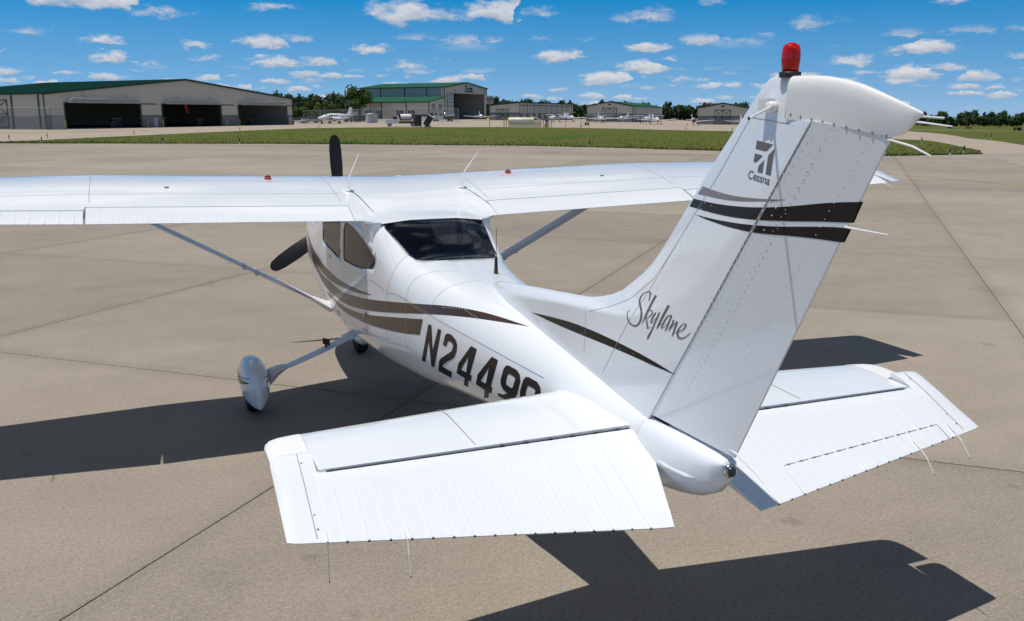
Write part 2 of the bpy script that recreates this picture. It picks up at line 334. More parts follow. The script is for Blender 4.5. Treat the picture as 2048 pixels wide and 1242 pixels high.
# ------------------------------------------------------------------ buildings
mat('wall_beige',(.60,.55,.475),.6,.3,var=.04,vscale=.5,obj=True,fn=ribs(1.1,0))
mat('wall_side',(.60,.55,.475),.6,.3,var=.04,vscale=.5,obj=True,fn=ribs(1.1,1))
mat('wainscot',(.20,.20,.22),.6,.3,var=.05,vscale=.6,obj=True)
mat('roof_green',(.028,.098,.068),.9,0,var=.10,vscale=.3,obj=True,fn=ribs(1.2,1,.5))
mat('roof_green_dimmed',(.006,.030,.024),.9,0,var=.12,vscale=.3,obj=True,fn=ribs(1.2,1,.5))  # same green paint, darkened in colour for its sun angle and age
mat('trim_green',(.014,.045,.040),.5,.4)
mat('truss_white',(.52,.53,.52),.5,.4); mat('inside_wall',(.20,.20,.19),.9,.1); mat('inside_floor',(.22,.21,.19),.6,.3)
mat('bollard_yellow',(.55,.36,.05),.6,.3,var=.1); mat('dark_grey',(.055,.058,.062),.5,.4,var=.1,vscale=2); mat('pale_grey',(.45,.47,.47),.5,.4,var=.06)
mat('panel_light',(.50,.52,.50),.35,.5); mat('cream_tank',(.62,.60,.46),.45,.4,var=.06,vscale=1.5); mat('galv',(.38,.40,.40),.45,.5,metal=.5)
mat('red_paint',(.45,.02,.025),.4,.5); mat('orange',(.62,.22,.03),.5,.4); mat('car_white',(.75,.76,.77),.25,.5,coat=.5); mat('car_dark',(.022,.024,.028),.25,.5,coat=.5)
mat('car_teal',(.02,.16,.17),.25,.5,coat=.5); mat('car_silver',(.42,.45,.48),.25,.5,metal=.3,coat=.5); mat('glass_dark',(.02,.024,.028),.08,.6); mat('marker_blue',(.012,.07,.085),.5,.4); mat('white_dull',(.7,.7,.68),.6,.3)
mat('maroon',(.20,.02,.05),.5,.4); mat('navy',(.02,.03,.10),.3,.5); mat('brown_rust',(.12,.07,.045),.8,.2,var=.2); mat('ink',(.02,.02,.022),.6,.3)
def wall_sheet(outer,holes,th,M,back=True):
    "flat wall with openings: outer and holes are (x,z); M maps (x,depth,z) to 3d"
    loops=[[Vector((x,z,0)) for x,z in l] for l in [outer]+holes]; pts=[p for l in loops for p in l]
    tris=geometry.tessellate_polygon(loops); b=MB(); n=len(pts)
    V=[M(p.x,0,p.y) for p in pts]+[M(p.x,th,p.y) for p in pts]; F=[tuple(t) for t in tris]+[tuple(i+n for i in t[::-1]) for t in tris]
    k=0
    for l in loops:
        m_=len(l)
        for i in range(m_): j=(i+1)%m_; F.append((k+i,k+j,n+k+j,n+k+i))
        k+=m_
    return b.add(V,F)
def fix(o):
    bm=bmesh.new(); bm.from_mesh(o.data); bmesh.ops.recalc_face_normals(bm,faces=bm.faces); bm.to_mesh(o.data); bm.free(); return o
def hangar(label,A,ang,W,L,eave,peak,z0,doors=(),dh=4.7,ridge=.5,wains=2.3,over=.35,side_hi=None,roof='roof_green'):
    """gable-fronted hangar. local x runs along the front, y into the building"""
    t=thing('hangar',label,'hangar',(A.x,A.y,z0),ang); fx=lambda x,d,z:(x,d,z)
    outer=[(0,0),(W,0),(W,eave if side_hi is None else side_hi),(W*ridge,peak),(0,eave)]
    if ridge>=1: outer=[(0,0),(W,0),(W,peak),(0,eave)]
    e2=peak if ridge>=1 else eave
    H=[[(a,.02),(b,.02),(b,dh),(a,dh)] for a,b in doors]
    if H: outer=[(0,-.6),(W,-.6)]+outer[2:]
    fix(wall_sheet(outer,H,.25,fx).build('front_wall','wall_beige',t))
    fix(wall_sheet([(x,max(z,-.6)) for x,z in ([(0,-.6),(W,-.6)]+outer[2:])],[],.25,lambda x,d,z:(x,L-.26+d,z)).build('back_wall','wall_beige',t))
    MB().box((.12,L/2,eave/2-.3),(.24,L-.56,eave+.56)).build('side_wall','wall_side',t); MB().box((W-.12,L/2,e2/2-.3),(.24,L-.56,e2+.56)).build('side_wall','wall_side',t)
    # roof planes with thickness and eaves
    def plane(x0,z0_,x1,z1):
        b=MB(); b.prism([(x0,-over,z0_+.02),(x1,-over,z1+.02),(x1,-over,z1+.22),(x0,-over,z0_+.22)],0,(0,L+2*over,0)); return fix(b.build('roof',roof,t))
    if ridge<1:
        s0=(peak-eave)/(W*ridge); s1=(peak-eave)/(W*(1-ridge)); plane(-over,eave-over*s0,W*ridge,peak); plane(W*ridge,peak,W+over,eave-over*s1)
        for x0,z_0,x1,z_1 in((-over,eave-over*s0,W*ridge,peak),(W*ridge,peak,W+over,eave-over*s1)):
            MB().prism([(x0,-over-.06,z_0-.14),(x1,-over-.06,z_1-.14),(x1,-over-.06,z_1+.26),(x0,-over-.06,z_0+.26)],0,(0,.055,0)).build('rake_trim','trim_green',t)
    else:
        s0=(peak-eave)/W; plane(-over,eave-over*s0,W+over,peak+over*s0)
        MB().prism([(-over,-over-.06,eave-over*s0-.14),(W+over,-over-.06,peak+over*s0-.14),(W+over,-over-.06,peak+over*s0+.26),(-over,-over-.06,eave-over*s0+.26)],0,(0,.055,0)).build('rake_trim','trim_green',t)
    for x in(-over-.12,W+over+.02): MB().box((x+.05,L/2,(eave if x<0 or ridge<1 else e2)-.02),(.14,L+.5,.2)).build('gutter','trim_green',t)
    # dark wainscot between the openings, with a green band above it
    xs=[0]+[v for d_ in doors for v in d_]+[W]
    for a,b in zip(xs[::2],xs[1::2]):
        if b-a>.2: MB().box(((a+b)/2,-.03,wains/2-.28),(b-a-.02,.055,wains+.55)).build('wainscot','wainscot',t); MB().box(((a+b)/2,-.045,wains+.07),(b-a,.085,.14)).build('trim_band','trim_green',t)
    for x in (-.03,W+.03):
        MB().box((x,L/2,wains/2-.3),(.055,L-.1,wains+.6)).build('wainscot','wainscot',t)
    for x in (-.06,W+.06): MB().box((x,-.06,e2/2 if x>0 else eave/2),(.16,.16,(e2 if x>0 else eave)-.1)).build('corner_trim','trim_green',t)
    for a,b in doors:
        for x in(a,b): MB().box((x,-.05,dh/2),(.22,.11,dh)).build('door_jamb','trim_green',t)
    MB().box((W/2,L/2,.0),(W-.5,L-.5,.03)).build('floor','inside_floor',t)
    return t
def frame(A,B): return math.atan2(B.y-A.y,B.x-A.x)
A=site(-86,174);B=site(-53.9,232)
t=hangar('long beige hangar with green roof and three open bifold doors',A,frame(A,B),66.3,46,6.35,9.85,.18,[(4.1,21.4),(26.7,43.1),(48.3,64.3)],4.75,roof='roof_green_dimmed')
for a,b in((4.1,21.4),(26.7,43.1),(48.3,64.3)):      # bifold doors folded up: white truss under the header
    d=MB(); w=b-a
    for z in(4.85,5.65): d.tube([(a+.4 if z<5 else a+1.2,-.75,z),(b-.4 if z<5 else b-1.2,-.75,z)],.07,6)
    for k in range(11):
        x=a+1.2+(w-2.4)*k/10; d.tube([(x,-.75,4.85),(x,-.75,5.65)],.05,6)
    d.tube([(a+.4,-.75,4.85),(a+1.2,-.75,5.65)],.06,6); d.tube([(b-.4,-.75,4.85),(b-1.2,-.75,5.65)],.06,6)
    bd=d.build('bifold_door','truss_white',t); MB().box(((a+b)/2,-.5,4.82),(w,.45,.14)).build('door_panel','dark_grey',bd)
    MB().box((b+2.0,-.09,4.72),(4,.1,.16)).build('door_track','trim_green',t)
    for k in(.25,.8):
        l=MB(); l.tube([(a+w*k,-.02,6.1),(a+w*k,-.5,6.1)],.05,6); l.box((a+w*k,-.6,6.06),(.55,.4,.14)); l.build('flood_light','pale_grey',t)
for x in(24.9,65.4): MB().box((x,-.07,1.0),(.95,.03,2.05)).build('walk_door','pale_grey',t)
MB().tube([(30,13,8.25),(30,13,8.9)],[.45,.25],10).build('roof_vent','white_dull',t)
# sliding door with cross braces on the long side wall, posts
for y in(1.5,9.5,18): MB().box((-.1,y,3.1),(.14,.28,6.1)).build('wall_post','trim_green',t)
sl_=MB()
for y in(11,17): sl_.box((-.12,y,2.7),(.1,.16,5.2))
for z in(.2,2.7,5.3): sl_.box((-.12,14,z),(.1,6,.16))
for z in(.2,2.7): sl_.tube([(-.14,11,z),(-.14,17,z+2.5)],.07,4); sl_.tube([(-.14,17,z),(-.14,11,z+2.5)],.07,4)
sl_.build('sliding_door','trim_green',t)
M_=t.matrix_basis.copy()
def hang_pt(x,y,z): return Matrix.Translation(t.location)@Matrix.Rotation(t.rotation_euler.z,4,'Z')@Vector((x,y,z))
# yellow bollards beside the doors
for i,(x,l) in enumerate(((3.4,'yellow bollard by the wire fence at the leftmost hangar door'),(22.1,'yellow bollard right of the leftmost hangar door'),(26.0,'yellow bollard left of the middle hangar door'),(43.8,'yellow bollard right of the middle hangar door'),(47.6,'yellow bollard left of the narrow rightmost hangar door'),(65.0,'yellow bollard at the right corner of the long hangar'))):
    p=hang_pt(x,-.9,0); b=MB(); b.tube([(0,0,-.3),(0,0,1.55),(0,0,1.62)],[.13,.13,.07],12); o=b.build('bollard','bollard_yellow'); o.location=p; tag(o,l,'bollard','bollards along the long hangar')
# things standing in the open bays
def cart(p,rz,label,s=1):
    c=thing('tool_cart',label,'tool cart',p,rz); MB().box((0,0,.55*s),(1.1*s,.6*s,.9*s)).build('cabinet','dark_grey',c); MB().box((0,0,1.03*s),(1.2*s,.7*s,.06*s)).build('top','pale_grey',c)
    for x in(-.4,.4):
        for y in(-.2,.2): MB().tube([(x*s,y*s-.03,.06*s),(x*s,y*s+.03,.06*s)],.06*s,10).build('wheel','rubber',c)
cart(hang_pt(17.5,4,.05),.3,'dark tool cart inside the leftmost open hangar bay'); cart(hang_pt(20,6,.05),.3,'tall dark cabinet at the right wall of the leftmost bay',1.7)
cart(hang_pt(33,8,.05),.8,'wide dark bench inside the middle hangar bay',1.9); cart(hang_pt(41,5,.05),.8,'dark cabinet at the right side of the middle bay',1.5); cart(hang_pt(58,6,.05),.8,'pale topped cart inside the rightmost bay',1.3)
flag=[];
for k in range(7):
    s=k/6; flag.append(((.0+.35*s*s)*1.0,s*.12*sin(s*6),-1.7*s))
fb=MB(); fb.loft([[(x,y,z),(x+.55*(1-.3*abs(z)/1.7),y+.06,z-.1),(x+.5,y+.08,z-.12),(x,y+.03,z-.02)] for x,y,z in flag]); o=fb.build('flag','red_paint'); o.location=hang_pt(35.5,3,4.7); tag(o,'red and white flag hanging in the middle hangar bay','flag')
# chain-link fences
def chain(name='chain_link'):
    m=bpy.data.materials.new(name); m.use_nodes=True; g=NT(m.node_tree); g.n.clear(); tc=g.add('ShaderNodeTexCoord').outputs['Object']; s=g.add('ShaderNodeSeparateXYZ',{0:tc})
    a=g.m('ADD',s.outputs[0],s.outputs[2]); b=g.m('SUBTRACT',s.outputs[0],s.outputs[2])
    w=g.m('MAXIMUM',g.m('LESS_THAN',g.m('FRACT',g.m('MULTIPLY',a,9)),.13),g.m('LESS_THAN',g.m('FRACT',g.m('MULTIPLY',b,9)),.13))
    df=g.add('ShaderNodeBsdfDiffuse',{'Color':(.33,.35,.35,1)}); tr=g.add('ShaderNodeBsdfTransparent'); g.add('ShaderNodeOutputMaterial',{0:g.add('ShaderNodeMixShader',{0:w,1:tr,2:df})}); MATS[name]=m
chain()
def fence(label,pts,hgt,step=4.0):
    p0=pts[0]; f=thing('chain_link_fence',label,'fence',p0)
    for a,b in zip(pts,pts[1:]):
        L=(b-a).length; n=max(1,round(L/step)); rz=math.atan2(b.y-a.y,b.x-a.x)
        for k in range(n+1):
            q=a+(b-a)*k/n-p0; MB().tube([(q.x,q.y,-.2+q.z),(q.x,q.y,q.z+hgt+.1)],.045,6).build('post','galv',f)
        w=MB(); c=(a+b)/2-p0; slope=math.atan2(b.z-a.z,math.hypot(b.x-a.x,b.y-a.y)); w.box((0,0,0),(L,.012,hgt-.1)); o=w.build('mesh_panel','chain_link',f); o.location=(c.x,c.y,c.z+hgt/2); o.rotation_euler=(0,-slope,rz)
        r=MB(); r.tube([a-p0+Vector((0,0,hgt)),b-p0+Vector((0,0,hgt))],.03,6); r.build('top_rail','galv',f)
fence('tall wire fence at the near corner of the long hangar',[site(-78.5,165.5),site(-82,168),site(-88,166),site(-96,163)],3.9,2.8)
fence('wire fence between the parking lot and the twin engine plane',[site(-53,240),site(-45,243),site(-30,246),site(-14,247)],3.4,5)
# ---- large hangar with the lean-to office
A=site(-22,310);B=site(-9,333); zc=gz(-18,318)-.02
t=hangar('tall grey hangar with green roof, lean-to and a high open door',A,frame(A,B),26.4,35,10.4,12.1,zc,[(4.6,24.6)],8.5,wains=.02)
mat('wall_blue',(.30,.36,.36),.5,.4,var=.04,obj=True,fn=ribs(1.1,1))
for y in(7,16,26,34): MB().box((-.1,y,5.2),(.16,.3,10.3)).build('wall_post','trim_green',t)
MB().box((-.04,18,8.4),(.05,33,3.6)).build('upper_cladding','wall_blue',t)
for k,(x,w) in enumerate(((3.0,3.2),)):
    lf=MB().box((x,-.35,4.2),(w,.2,8.3)).build('door_leaf','panel_light',t)
    for z in(4.3,5.5,6.7,7.8): MB().box((x,-.47,z),(w-.5,.03,.75)).build('pane','wall_blue',lf)
    cb=MB(); cb.tube([(x-1.4,-.48,.4),(x,-.48,3.2),(x+1.4,-.48,.4)],.06,4); cb.build('brace','pale_grey',lf)
MB().box((14.6,12,4.2),(19.6,.2,8.3)).build('inner_partition','wainscot',t)
MB().box((13.2,6,4.2),(.7,.5,8.4)).build('column','dark_grey',t); MB().box((14.6,11.8,6.1),(19.6,.12,.25)).build('girt','dark_grey',t)
# fascia emblem and lettering (too far away to be read): dark raised marks
em=MB(); em.box((13.0,-.06,10.45),(.35,.1,1.5)); em.box((13.55,-.06,11.0),(1.0,.1,.16)); em.box((12.8,-.06,10.9),(.25,.1,.9)); em.build('emblem','ink',t)
for x,w,hh in((14.2,.45,.62),(14.75,.4,.5),(15.2,.35,.5),(15.95,.3,.75),(16.35,.3,.75),(16.8,.42,.75)): MB().box((x,-.06,10.1),(w,.1,hh)).build('sign_mark','ink',t)
for k in range(14): MB().box((12.5+.37*k,-.06,9.25),(.29,.1,.36)).build('sign_mark','ink',t)
for x in(6,25.2): MB().box((x,-.12,9.4),(.3,.2,.4)).build('lamp','dark_grey',t)
# lean-to on the long side
lt=MB(); lt.prism([(-9,0,-.6),(-.02,0,-.6),(-.02,0,7.1),(-9,0,5.5)],0,(0,33,0)); fix(lt.build('lean_to_wall','wall_beige',t))
lr=MB(); lr.prism([(-9.6,-.5,5.44),(-.03,-.5,7.16),(-.03,-.5,7.42),(-9.6,-.5,5.7)],0,(0,34,0)); fix(lr.build('lean_to_roof','roof_green',t))
MB().box((-9.66,16.5,5.5),(.1,34,.3)).build('gutter','trim_green',t)
for y in(.1,9,19,27.5,32.9): MB().box((-9.05,y,2.6),(.12,.3,5.6)).build('wall_post','trim_green',t)
for x in(-6.6,-2.6):
    w=MB().box((x,-.05,4.0),(1.5,.06,1.7)).build('shutter','pale_grey',t); c=MB(); c.tube([(x-.7,-.1,3.2),(x+.7,-.1,4.8)],.06,4); c.tube([(x+.7,-.1,3.2),(x-.7,-.1,4.8)],.06,4)
    for dx in(-.75,.75): c.box((x+dx,-.1,4.0),(.08,.06,1.7))
    for dz in(-.85,.85): c.box((x,-.1,4+dz),(1.58,.06,.08))
    c.build('brace','trim_green',w)
for x in(-7.6,-5.0,-2.2): MB().box((x,-.05,1.1),(1.7,.06,2.1)).build('window','glass_dark',t)
for y in(7,11.5,20,24.5):
    w=MB().box((-9.05,y,1.5),(.06,2.6,2.6)).build('window','glass_dark',t); MB().box((-9.1,y,1.5),(.05,.12,2.6)).build('mullion','white_dull',w); MB().box((-9.1,y,2.0),(.05,2.6,.1)).build('mullion','white_dull',w)
for y in(4,14,24,30): MB().tube([(-4.5,y,6.4),(-4.5,y,7.2),(-4.5,y,7.3)],[.14,.14,.22],8).build('roof_vent','white_dull',t)
for y in(6,18,29): MB().tube([(4,y,10.8),(4,y,11.7),(4,y,11.8)],[.14,.14,.25],8).build('roof_vent','white_dull',t)
# ---- T-hangars
def xdoor(t,x,w,hh,y=-.06):
    d=MB()
    for q in(x-w/2,x,x+w/2): d.box((q,y,hh/2),(.14,.1,hh))
    for z in(.1,hh/2,hh-.07): d.box((x,y-.003,z),(w,.1,.14))
    for s in(-1,1):
        for z in(.1,hh/2):
            d.tube([(x,y,z),(x+s*w/2,y,z+hh/2)],.06,4); d.tube([(x+s*w/2,y,z),(x,y,z+hh/2)],.06,4)
    p=MB().box((x,y+.035,hh/2),(w,.05,hh)).build('door_panel','wall_beige',t); d.build('door_frame','trim_green',p)
A=site(2.5,300); B=site(22.6,353); ang=frame(A,B)
L0=site(-7,303.6)
t=hangar('low grey storage hangar behind the cream fuel tank, mono-pitch end wall',L0,frame(L0,A),(A-L0).xy.length,57,4.75,5.6,gz(2.5,300)-.02,ridge=1.0)
W_=(A-L0).xy.length; xdoor(t,W_*.42,W_*.42,3.6)
for k in range(9):
    y=4+6*k; w=MB().box((W_+.08,y,3.45),(.05,2.6,2.2)).build('louvre_panel','panel_light',t)
    for z in(2.7,3.2,3.7,4.2): MB().box((W_+.12,y,z),(.05,2.6,.09)).build('slat','wainscot',w)
    MB().box((W_+.08,y,1.0),(.05,2.6,2.0)).build('side_door','pale_grey',t); MB().box((W_+.08,y+3,2.6),(.08,.16,5.2)).build('wall_post','trim_green',t)
MB().box((W_+.1,28,4.8),(.1,56.5,.16)).build('trim_band','trim_green',t)
for (u0,d0,lab) in((23.3,294,'beige gabled storage hangar with cross-braced doors behind the parked planes'),(54,275,'rightmost beige gabled storage hangar with tall cross-braced doors')):
    A=site(u0,d0); B=site(u0+.955*14.3,d0-.297*14.3)
    t=hangar(lab,A,frame(A,B),14.3,62,4.75,6.05,gz(u0+7,d0)-.05)
    xdoor(t,7.15,4.4,4.2); MB().box((7.15,-.06,5.25),(.85,.06,.42)).build('gable_vent','dark_grey',t)
    for x in(2,12.3): MB().box((x,-.08,5.0),(.3,.16,.25)).build('lamp','dark_grey',t)
    for k in range(9):
        y=3.5+6.5*k; MB().box((14.38,y,3.4),(.05,1.7,2.3)).build('light_panel','panel_light',t); MB().box((14.38,y,1.0),(.05,1.7,2.0)).build('side_door','pale_grey',t)
    MB().box((14.42,4.6,2.4),(.1,.2,4.8)).build('downpipe','trim_green',t)
# ------------------------------------------------------------------ trees
def leafmat(name,a,b_,c):
    def fn(g,b,tc,col):
        n=g.noise(tc,.16,4,.6); n2=g.noise(tc,1.1,3,.6)
        r=g.ramp(g.m('ADD',g.m('MULTIPLY',n,.55),g.m('MULTIPLY',n2,.45)),[(.32,a),(.5,b_),(.68,c)]); return r.outputs[0]
    mat(name,(.05,.09,.02),.85,.12,fn=fn)
leafmat('leaf_dark_hazy',(.024,.044,.022),(.038,.062,.027),(.058,.086,.034)); leafmat('leaf_mid',(.028,.056,.014),(.050,.088,.020),(.085,.125,.030)); mat('bark',(.07,.055,.04),.9,.2,var=.3)  # far greens paler and bluer: distance haze put into the leaf colour
def crown(b,c,rx,rz_,n,ls,rng,core=True):
    "lumpy crown: leaf faces spread through several overlapping lobes"
    lobes=[(Vector((rng.uniform(-.55,.55)*rx,rng.uniform(-.55,.55)*rx,rng.uniform(-.5,.62)*rz_)),rng.uniform(.34,.62)) for _ in range(9)]+[(Vector((0,0,0)),.72)]
    for k in range(n):
        lc,lr=rng.choice(lobes); v=Vector((rng.gauss(0,1),rng.gauss(0,1),rng.gauss(0,1))).normalized()*(rng.random()**.30)*lr
        p=Vector(c)+lc+Vector((v.x*rx,v.y*rx,v.z*rz_)); s=ls*rng.uniform(.5,1.25)
        e=Vector((rng.gauss(0,1),rng.gauss(0,1),rng.gauss(0,1))).normalized(); g=e.orthogonal().normalized(); h2=e.cross(g)
        g=g*s*.5; h2=h2*s*.5*rng.uniform(.5,1)
        b.add([p-g-h2*.6,p+g*.8-h2,p+g+h2*.7,p-g*.7+h2],[(0,1,2,3)])
    if core:
        for lc,lr in lobes:
            q=Vector(c)+lc; R=[]
            for i in range(5):
                ph=-pi/2+pi*(i+.01)/4.02; R.append([(q.x+cos(ph)*cos(a*pi/3)*rx*lr*.72,q.y+cos(ph)*sin(a*pi/3)*rx*lr*.72,q.z+sin(ph)*rz_*lr*.72) for a in range(6)])
            b.loft(R,True)
def wood(name,label,trees,material,n,ls,seed):
    rng=random.Random(seed); b=MB()
    for u,d,hh,w in trees:
        p=site(u,d); crown(b,(p.x,p.y,p.z+hh*.5),w,hh*.52,n,ls,rng)
        b.tube([(p.x,p.y,p.z-.5),(p.x,p.y,p.z+hh*.6)],[.35,.15],5)
    return tag(b.build(name,material),label,'trees',kind='stuff')
rng=random.Random(11)
def row(q0,q1,d,step,h0,h1,depth=14):
    o=[];u=q0*d
    while u<q1*d:
        dd=d+rng.uniform(0,depth); o.append((u,dd,rng.uniform(h0,h1),rng.uniform(.42,.62)*h0)); u+=step*rng.uniform(.6,1.3)
    return o
wood('treeline','dark green wood behind the parking lot and twin engine plane',row(-.30,-.155,345,3.2,8.2,10.4,22)+row(-.30,-.15,330,3.2,5.5,7.5,8),'leaf_dark_hazy',420,.9,1)
wood('treeline','dark green wood behind the storage hangars',row(-.05,.30,440,3.6,6.8,9.4,30)+row(.02,.30,425,3.6,5.5,7.5),'leaf_dark_hazy',300,1.1,2)
wood('treeline','distant dark wood along the horizon beyond the runway',row(.30,.72,900,5,11,15.5,45)+row(.30,.72,872,5.5,8,11,10)+row(-.95,-.48,520,9,10,13,30),'leaf_dark_hazy',190,1.7,3)
def tree(name,label,u,d,hh,w,material,seed,n=2600,ls=.62):
    p=site(u,d); t=thing(name,label,'tree',p); r=random.Random(seed); b=MB(); crown(b,(0,0,hh*.60),w,hh*.42,n,ls,r); b.build('crown',material,t)
    k=MB(); k.tube([(0,0,-.4),(.1,0,hh*.22),(.05,.1,hh*.6)],[.42,.3,.16],8)
    for i in range(6):
        a=i*1.05; z=hh*(.26+.05*i); k.tube([(0,0,z),(cos(a)*w*.5,sin(a)*w*.5,z+hh*.16)],[.14,.05],5)
    k.build('trunk','bark',t,True)
tree('tree','broad leafy green tree beside the tall grey hangar',-50,309,10.6,4.6,'leaf_mid',4)
tree('tree','small dark tree behind the petrol sign',-6.2,352,8.6,2.2,'leaf_dark_hazy',6,900)
for i,(u,d,hh,w,l) in enumerate(((-62,296,6.2,3.6,'rounded light green bush left of the parking lot'),(-56.5,300,5.2,3.4,'lower green bush behind the black parked car'),(-66,292,4.6,3.2,'small green bush at the right end of the long hangar'))): tree('bush',l,u,d,hh,w,'leaf_mid',20+i,1300,.55)
# ------------------------------------------------------------------ parked aircraft in the distance
def lift(rings): return rings
def small_plane(label,u,d,head,high=False,s=1.0,trim='navy',nose='white_paint',span=10.4):
    p=site(u,d); t=thing('parked_airplane',label,'airplane',p,0,'small airplanes parked on the ramp'); t.rotation_euler=(0,0,head); t.scale=(s,s,s)
    f=MB(); R=[]
    for y,zc,w,hh in((2.35,1.25,.18,.18),(2.2,1.22,.38,.36),(1.5,1.25,.50,.45),(.6,1.38,.55,.58),(-.6,1.42,.56,.62),(-1.6,1.36,.45,.48),(-3.0,1.36,.25,.28),(-4.6,1.42,.09,.13)):
        R.append([(w*cos(a*pi/6)*1.0,y,zc+hh*sin(a*pi/6)) for a in range(12)])
    f.loft(R); f.build('fuselage','white_paint',t,True)
    c=MB(); R=[]
    for y,w,z0,z1 in((.95,.30,1.72,1.80),(.45,.47,1.68,2.04),(-.5,.48,1.68,2.08),(-1.3,.3,1.66,1.86)): R.append([(-w,y,z0),(-w*.72,y,z1),(w*.72,y,z1),(w,y,z0)])
    c.loft(R); c.build('canopy','glass_dark',t)
    for sx in(-1,1):
        z=2.02 if high else .98; dih=.10 if high else .42; w=MB(); R=[]
        for k,(x,c0,c1) in enumerate(((.35,.62,-.98),(2.6,.6,-.96),(span/2,.45,-.72))):
            zz=z+dih*(x/(span/2)); th=.11*(1-.5*k/2); R.append([(sx*x,c0,zz),(sx*x,c0-.35,zz+th),(sx*x,c1,zz+.01),(sx*x,c0-.4,zz-th*.6)])
        w.loft(R); w.build('wing','white_paint',t)
        if high: MB().tube([(sx*.5,.1,.95),(sx*2.5,.1,2.02)],.05,6).build('strut','white_paint',t)
        h_=MB(); h_.loft([[(sx*.05,-3.75,1.50),(sx*.05,-4.1,1.56),(sx*.05,-4.75,1.5),(sx*.05,-4.1,1.44)],[(sx*1.65,-4.0,1.50),(sx*1.65,-4.2,1.53),(sx*1.65,-4.7,1.5),(sx*1.65,-4.2,1.47)]]); h_.build('tailplane','white_paint',t)
        g=MB(); g.tube([(sx*(.5 if high else 1.35),-.25,.95),(sx*1.35,-.25,.22)],.05,6); g.build('gear_leg','white_paint',t); MB().tube([(sx*1.35-.07,-.25,.2),(sx*1.35+.07,-.25,.2)],.2,12).build('wheel','rubber',t)
    v=MB(); v.prism([(-.05,-3.3,1.55),(-.05,-4.35,2.75),(-.05,-4.85,2.75),(-.05,-4.7,1.45)],0,(.1,0,0)); v.build('fin','white_paint',t)
    sb=MB()
    for sx in(-1,1): sb.prism([(sx*.575,1.5,1.28),(sx*.575,-1.4,1.34),(sx*.575,-1.4,1.42),(sx*.575,1.5,1.38)],0,(sx*.01,0,0))
    sb.build('stripe',trim,t)
    g=MB(); g.tube([(0,1.75,1.0),(0,1.75,.2)],.045,6); g.build('nose_leg','galv',t); MB().tube([(-.06,1.75,.19),(.06,1.75,.19)],.19,12).build('nose_wheel','rubber',t)
    MB().tube([(0,2.3,1.25),(0,2.5,1.25),(0,2.6,1.25)],[.19,.13,.02],10).build('spinner',nose,t)
    pr=MB(); pr.box((0,2.46,1.25),(1.85,.03,.13),m=Matrix.Rotation(.5+u*.7,3,'Y')); pr.build('propeller','prop_black',t)
    if nose!='white_paint':
        k=MB(); k.loft([[(w*cos(a*pi/6),y,zc+hh*sin(a*pi/6)) for a in range(12)] for y,zc,w,hh in((2.37,1.25,.2,.2),(2.22,1.22,.42,.40),(1.45,1.25,.54,.50))]); k.build('engine_cover',nose,t,True)
    return t
FACE=-YAW+pi        # heading that looks back at the photographer
qd=lambda px,d:(px-1024)/1889*d
small_plane('white low-wing plane parked in front of the tall hangar door',qd(961,290),290,FACE+.12)
small_plane('white high-wing plane just right of the cream fuel tank',qd(1112,268),268,FACE-.9,True,span=9)
small_plane('low-wing plane with dark fin, parked alone before the grey storage hangar',qd(1141,285),285,FACE+.35,trim='stripe_dark')
small_plane('white low-wing plane facing the grass, leftmost of the front row',qd(1201,258),258,FACE+.05)
small_plane('high-wing plane parked behind the leftmost front row plane',qd(1205,276),276,FACE+pi-.1,True,trim='red_paint')
small_plane('navy striped low-wing plane between two white high-wing planes',qd(1245,281),281,FACE-.5,trim='navy')
small_plane('white high-wing plane seen from behind in the middle of the line',qd(1290,262),262,FACE+pi+.15,True,span=11)
small_plane('white low-wing plane in the centre of the front row',qd(1313,242),242,FACE+.08)
small_plane('white low-wing plane with maroon engine cover',qd(1387,238),238,FACE-.1,nose='maroon')
small_plane('white low-wing plane half hidden by the tail fin',qd(1492,236),236,FACE+.05)
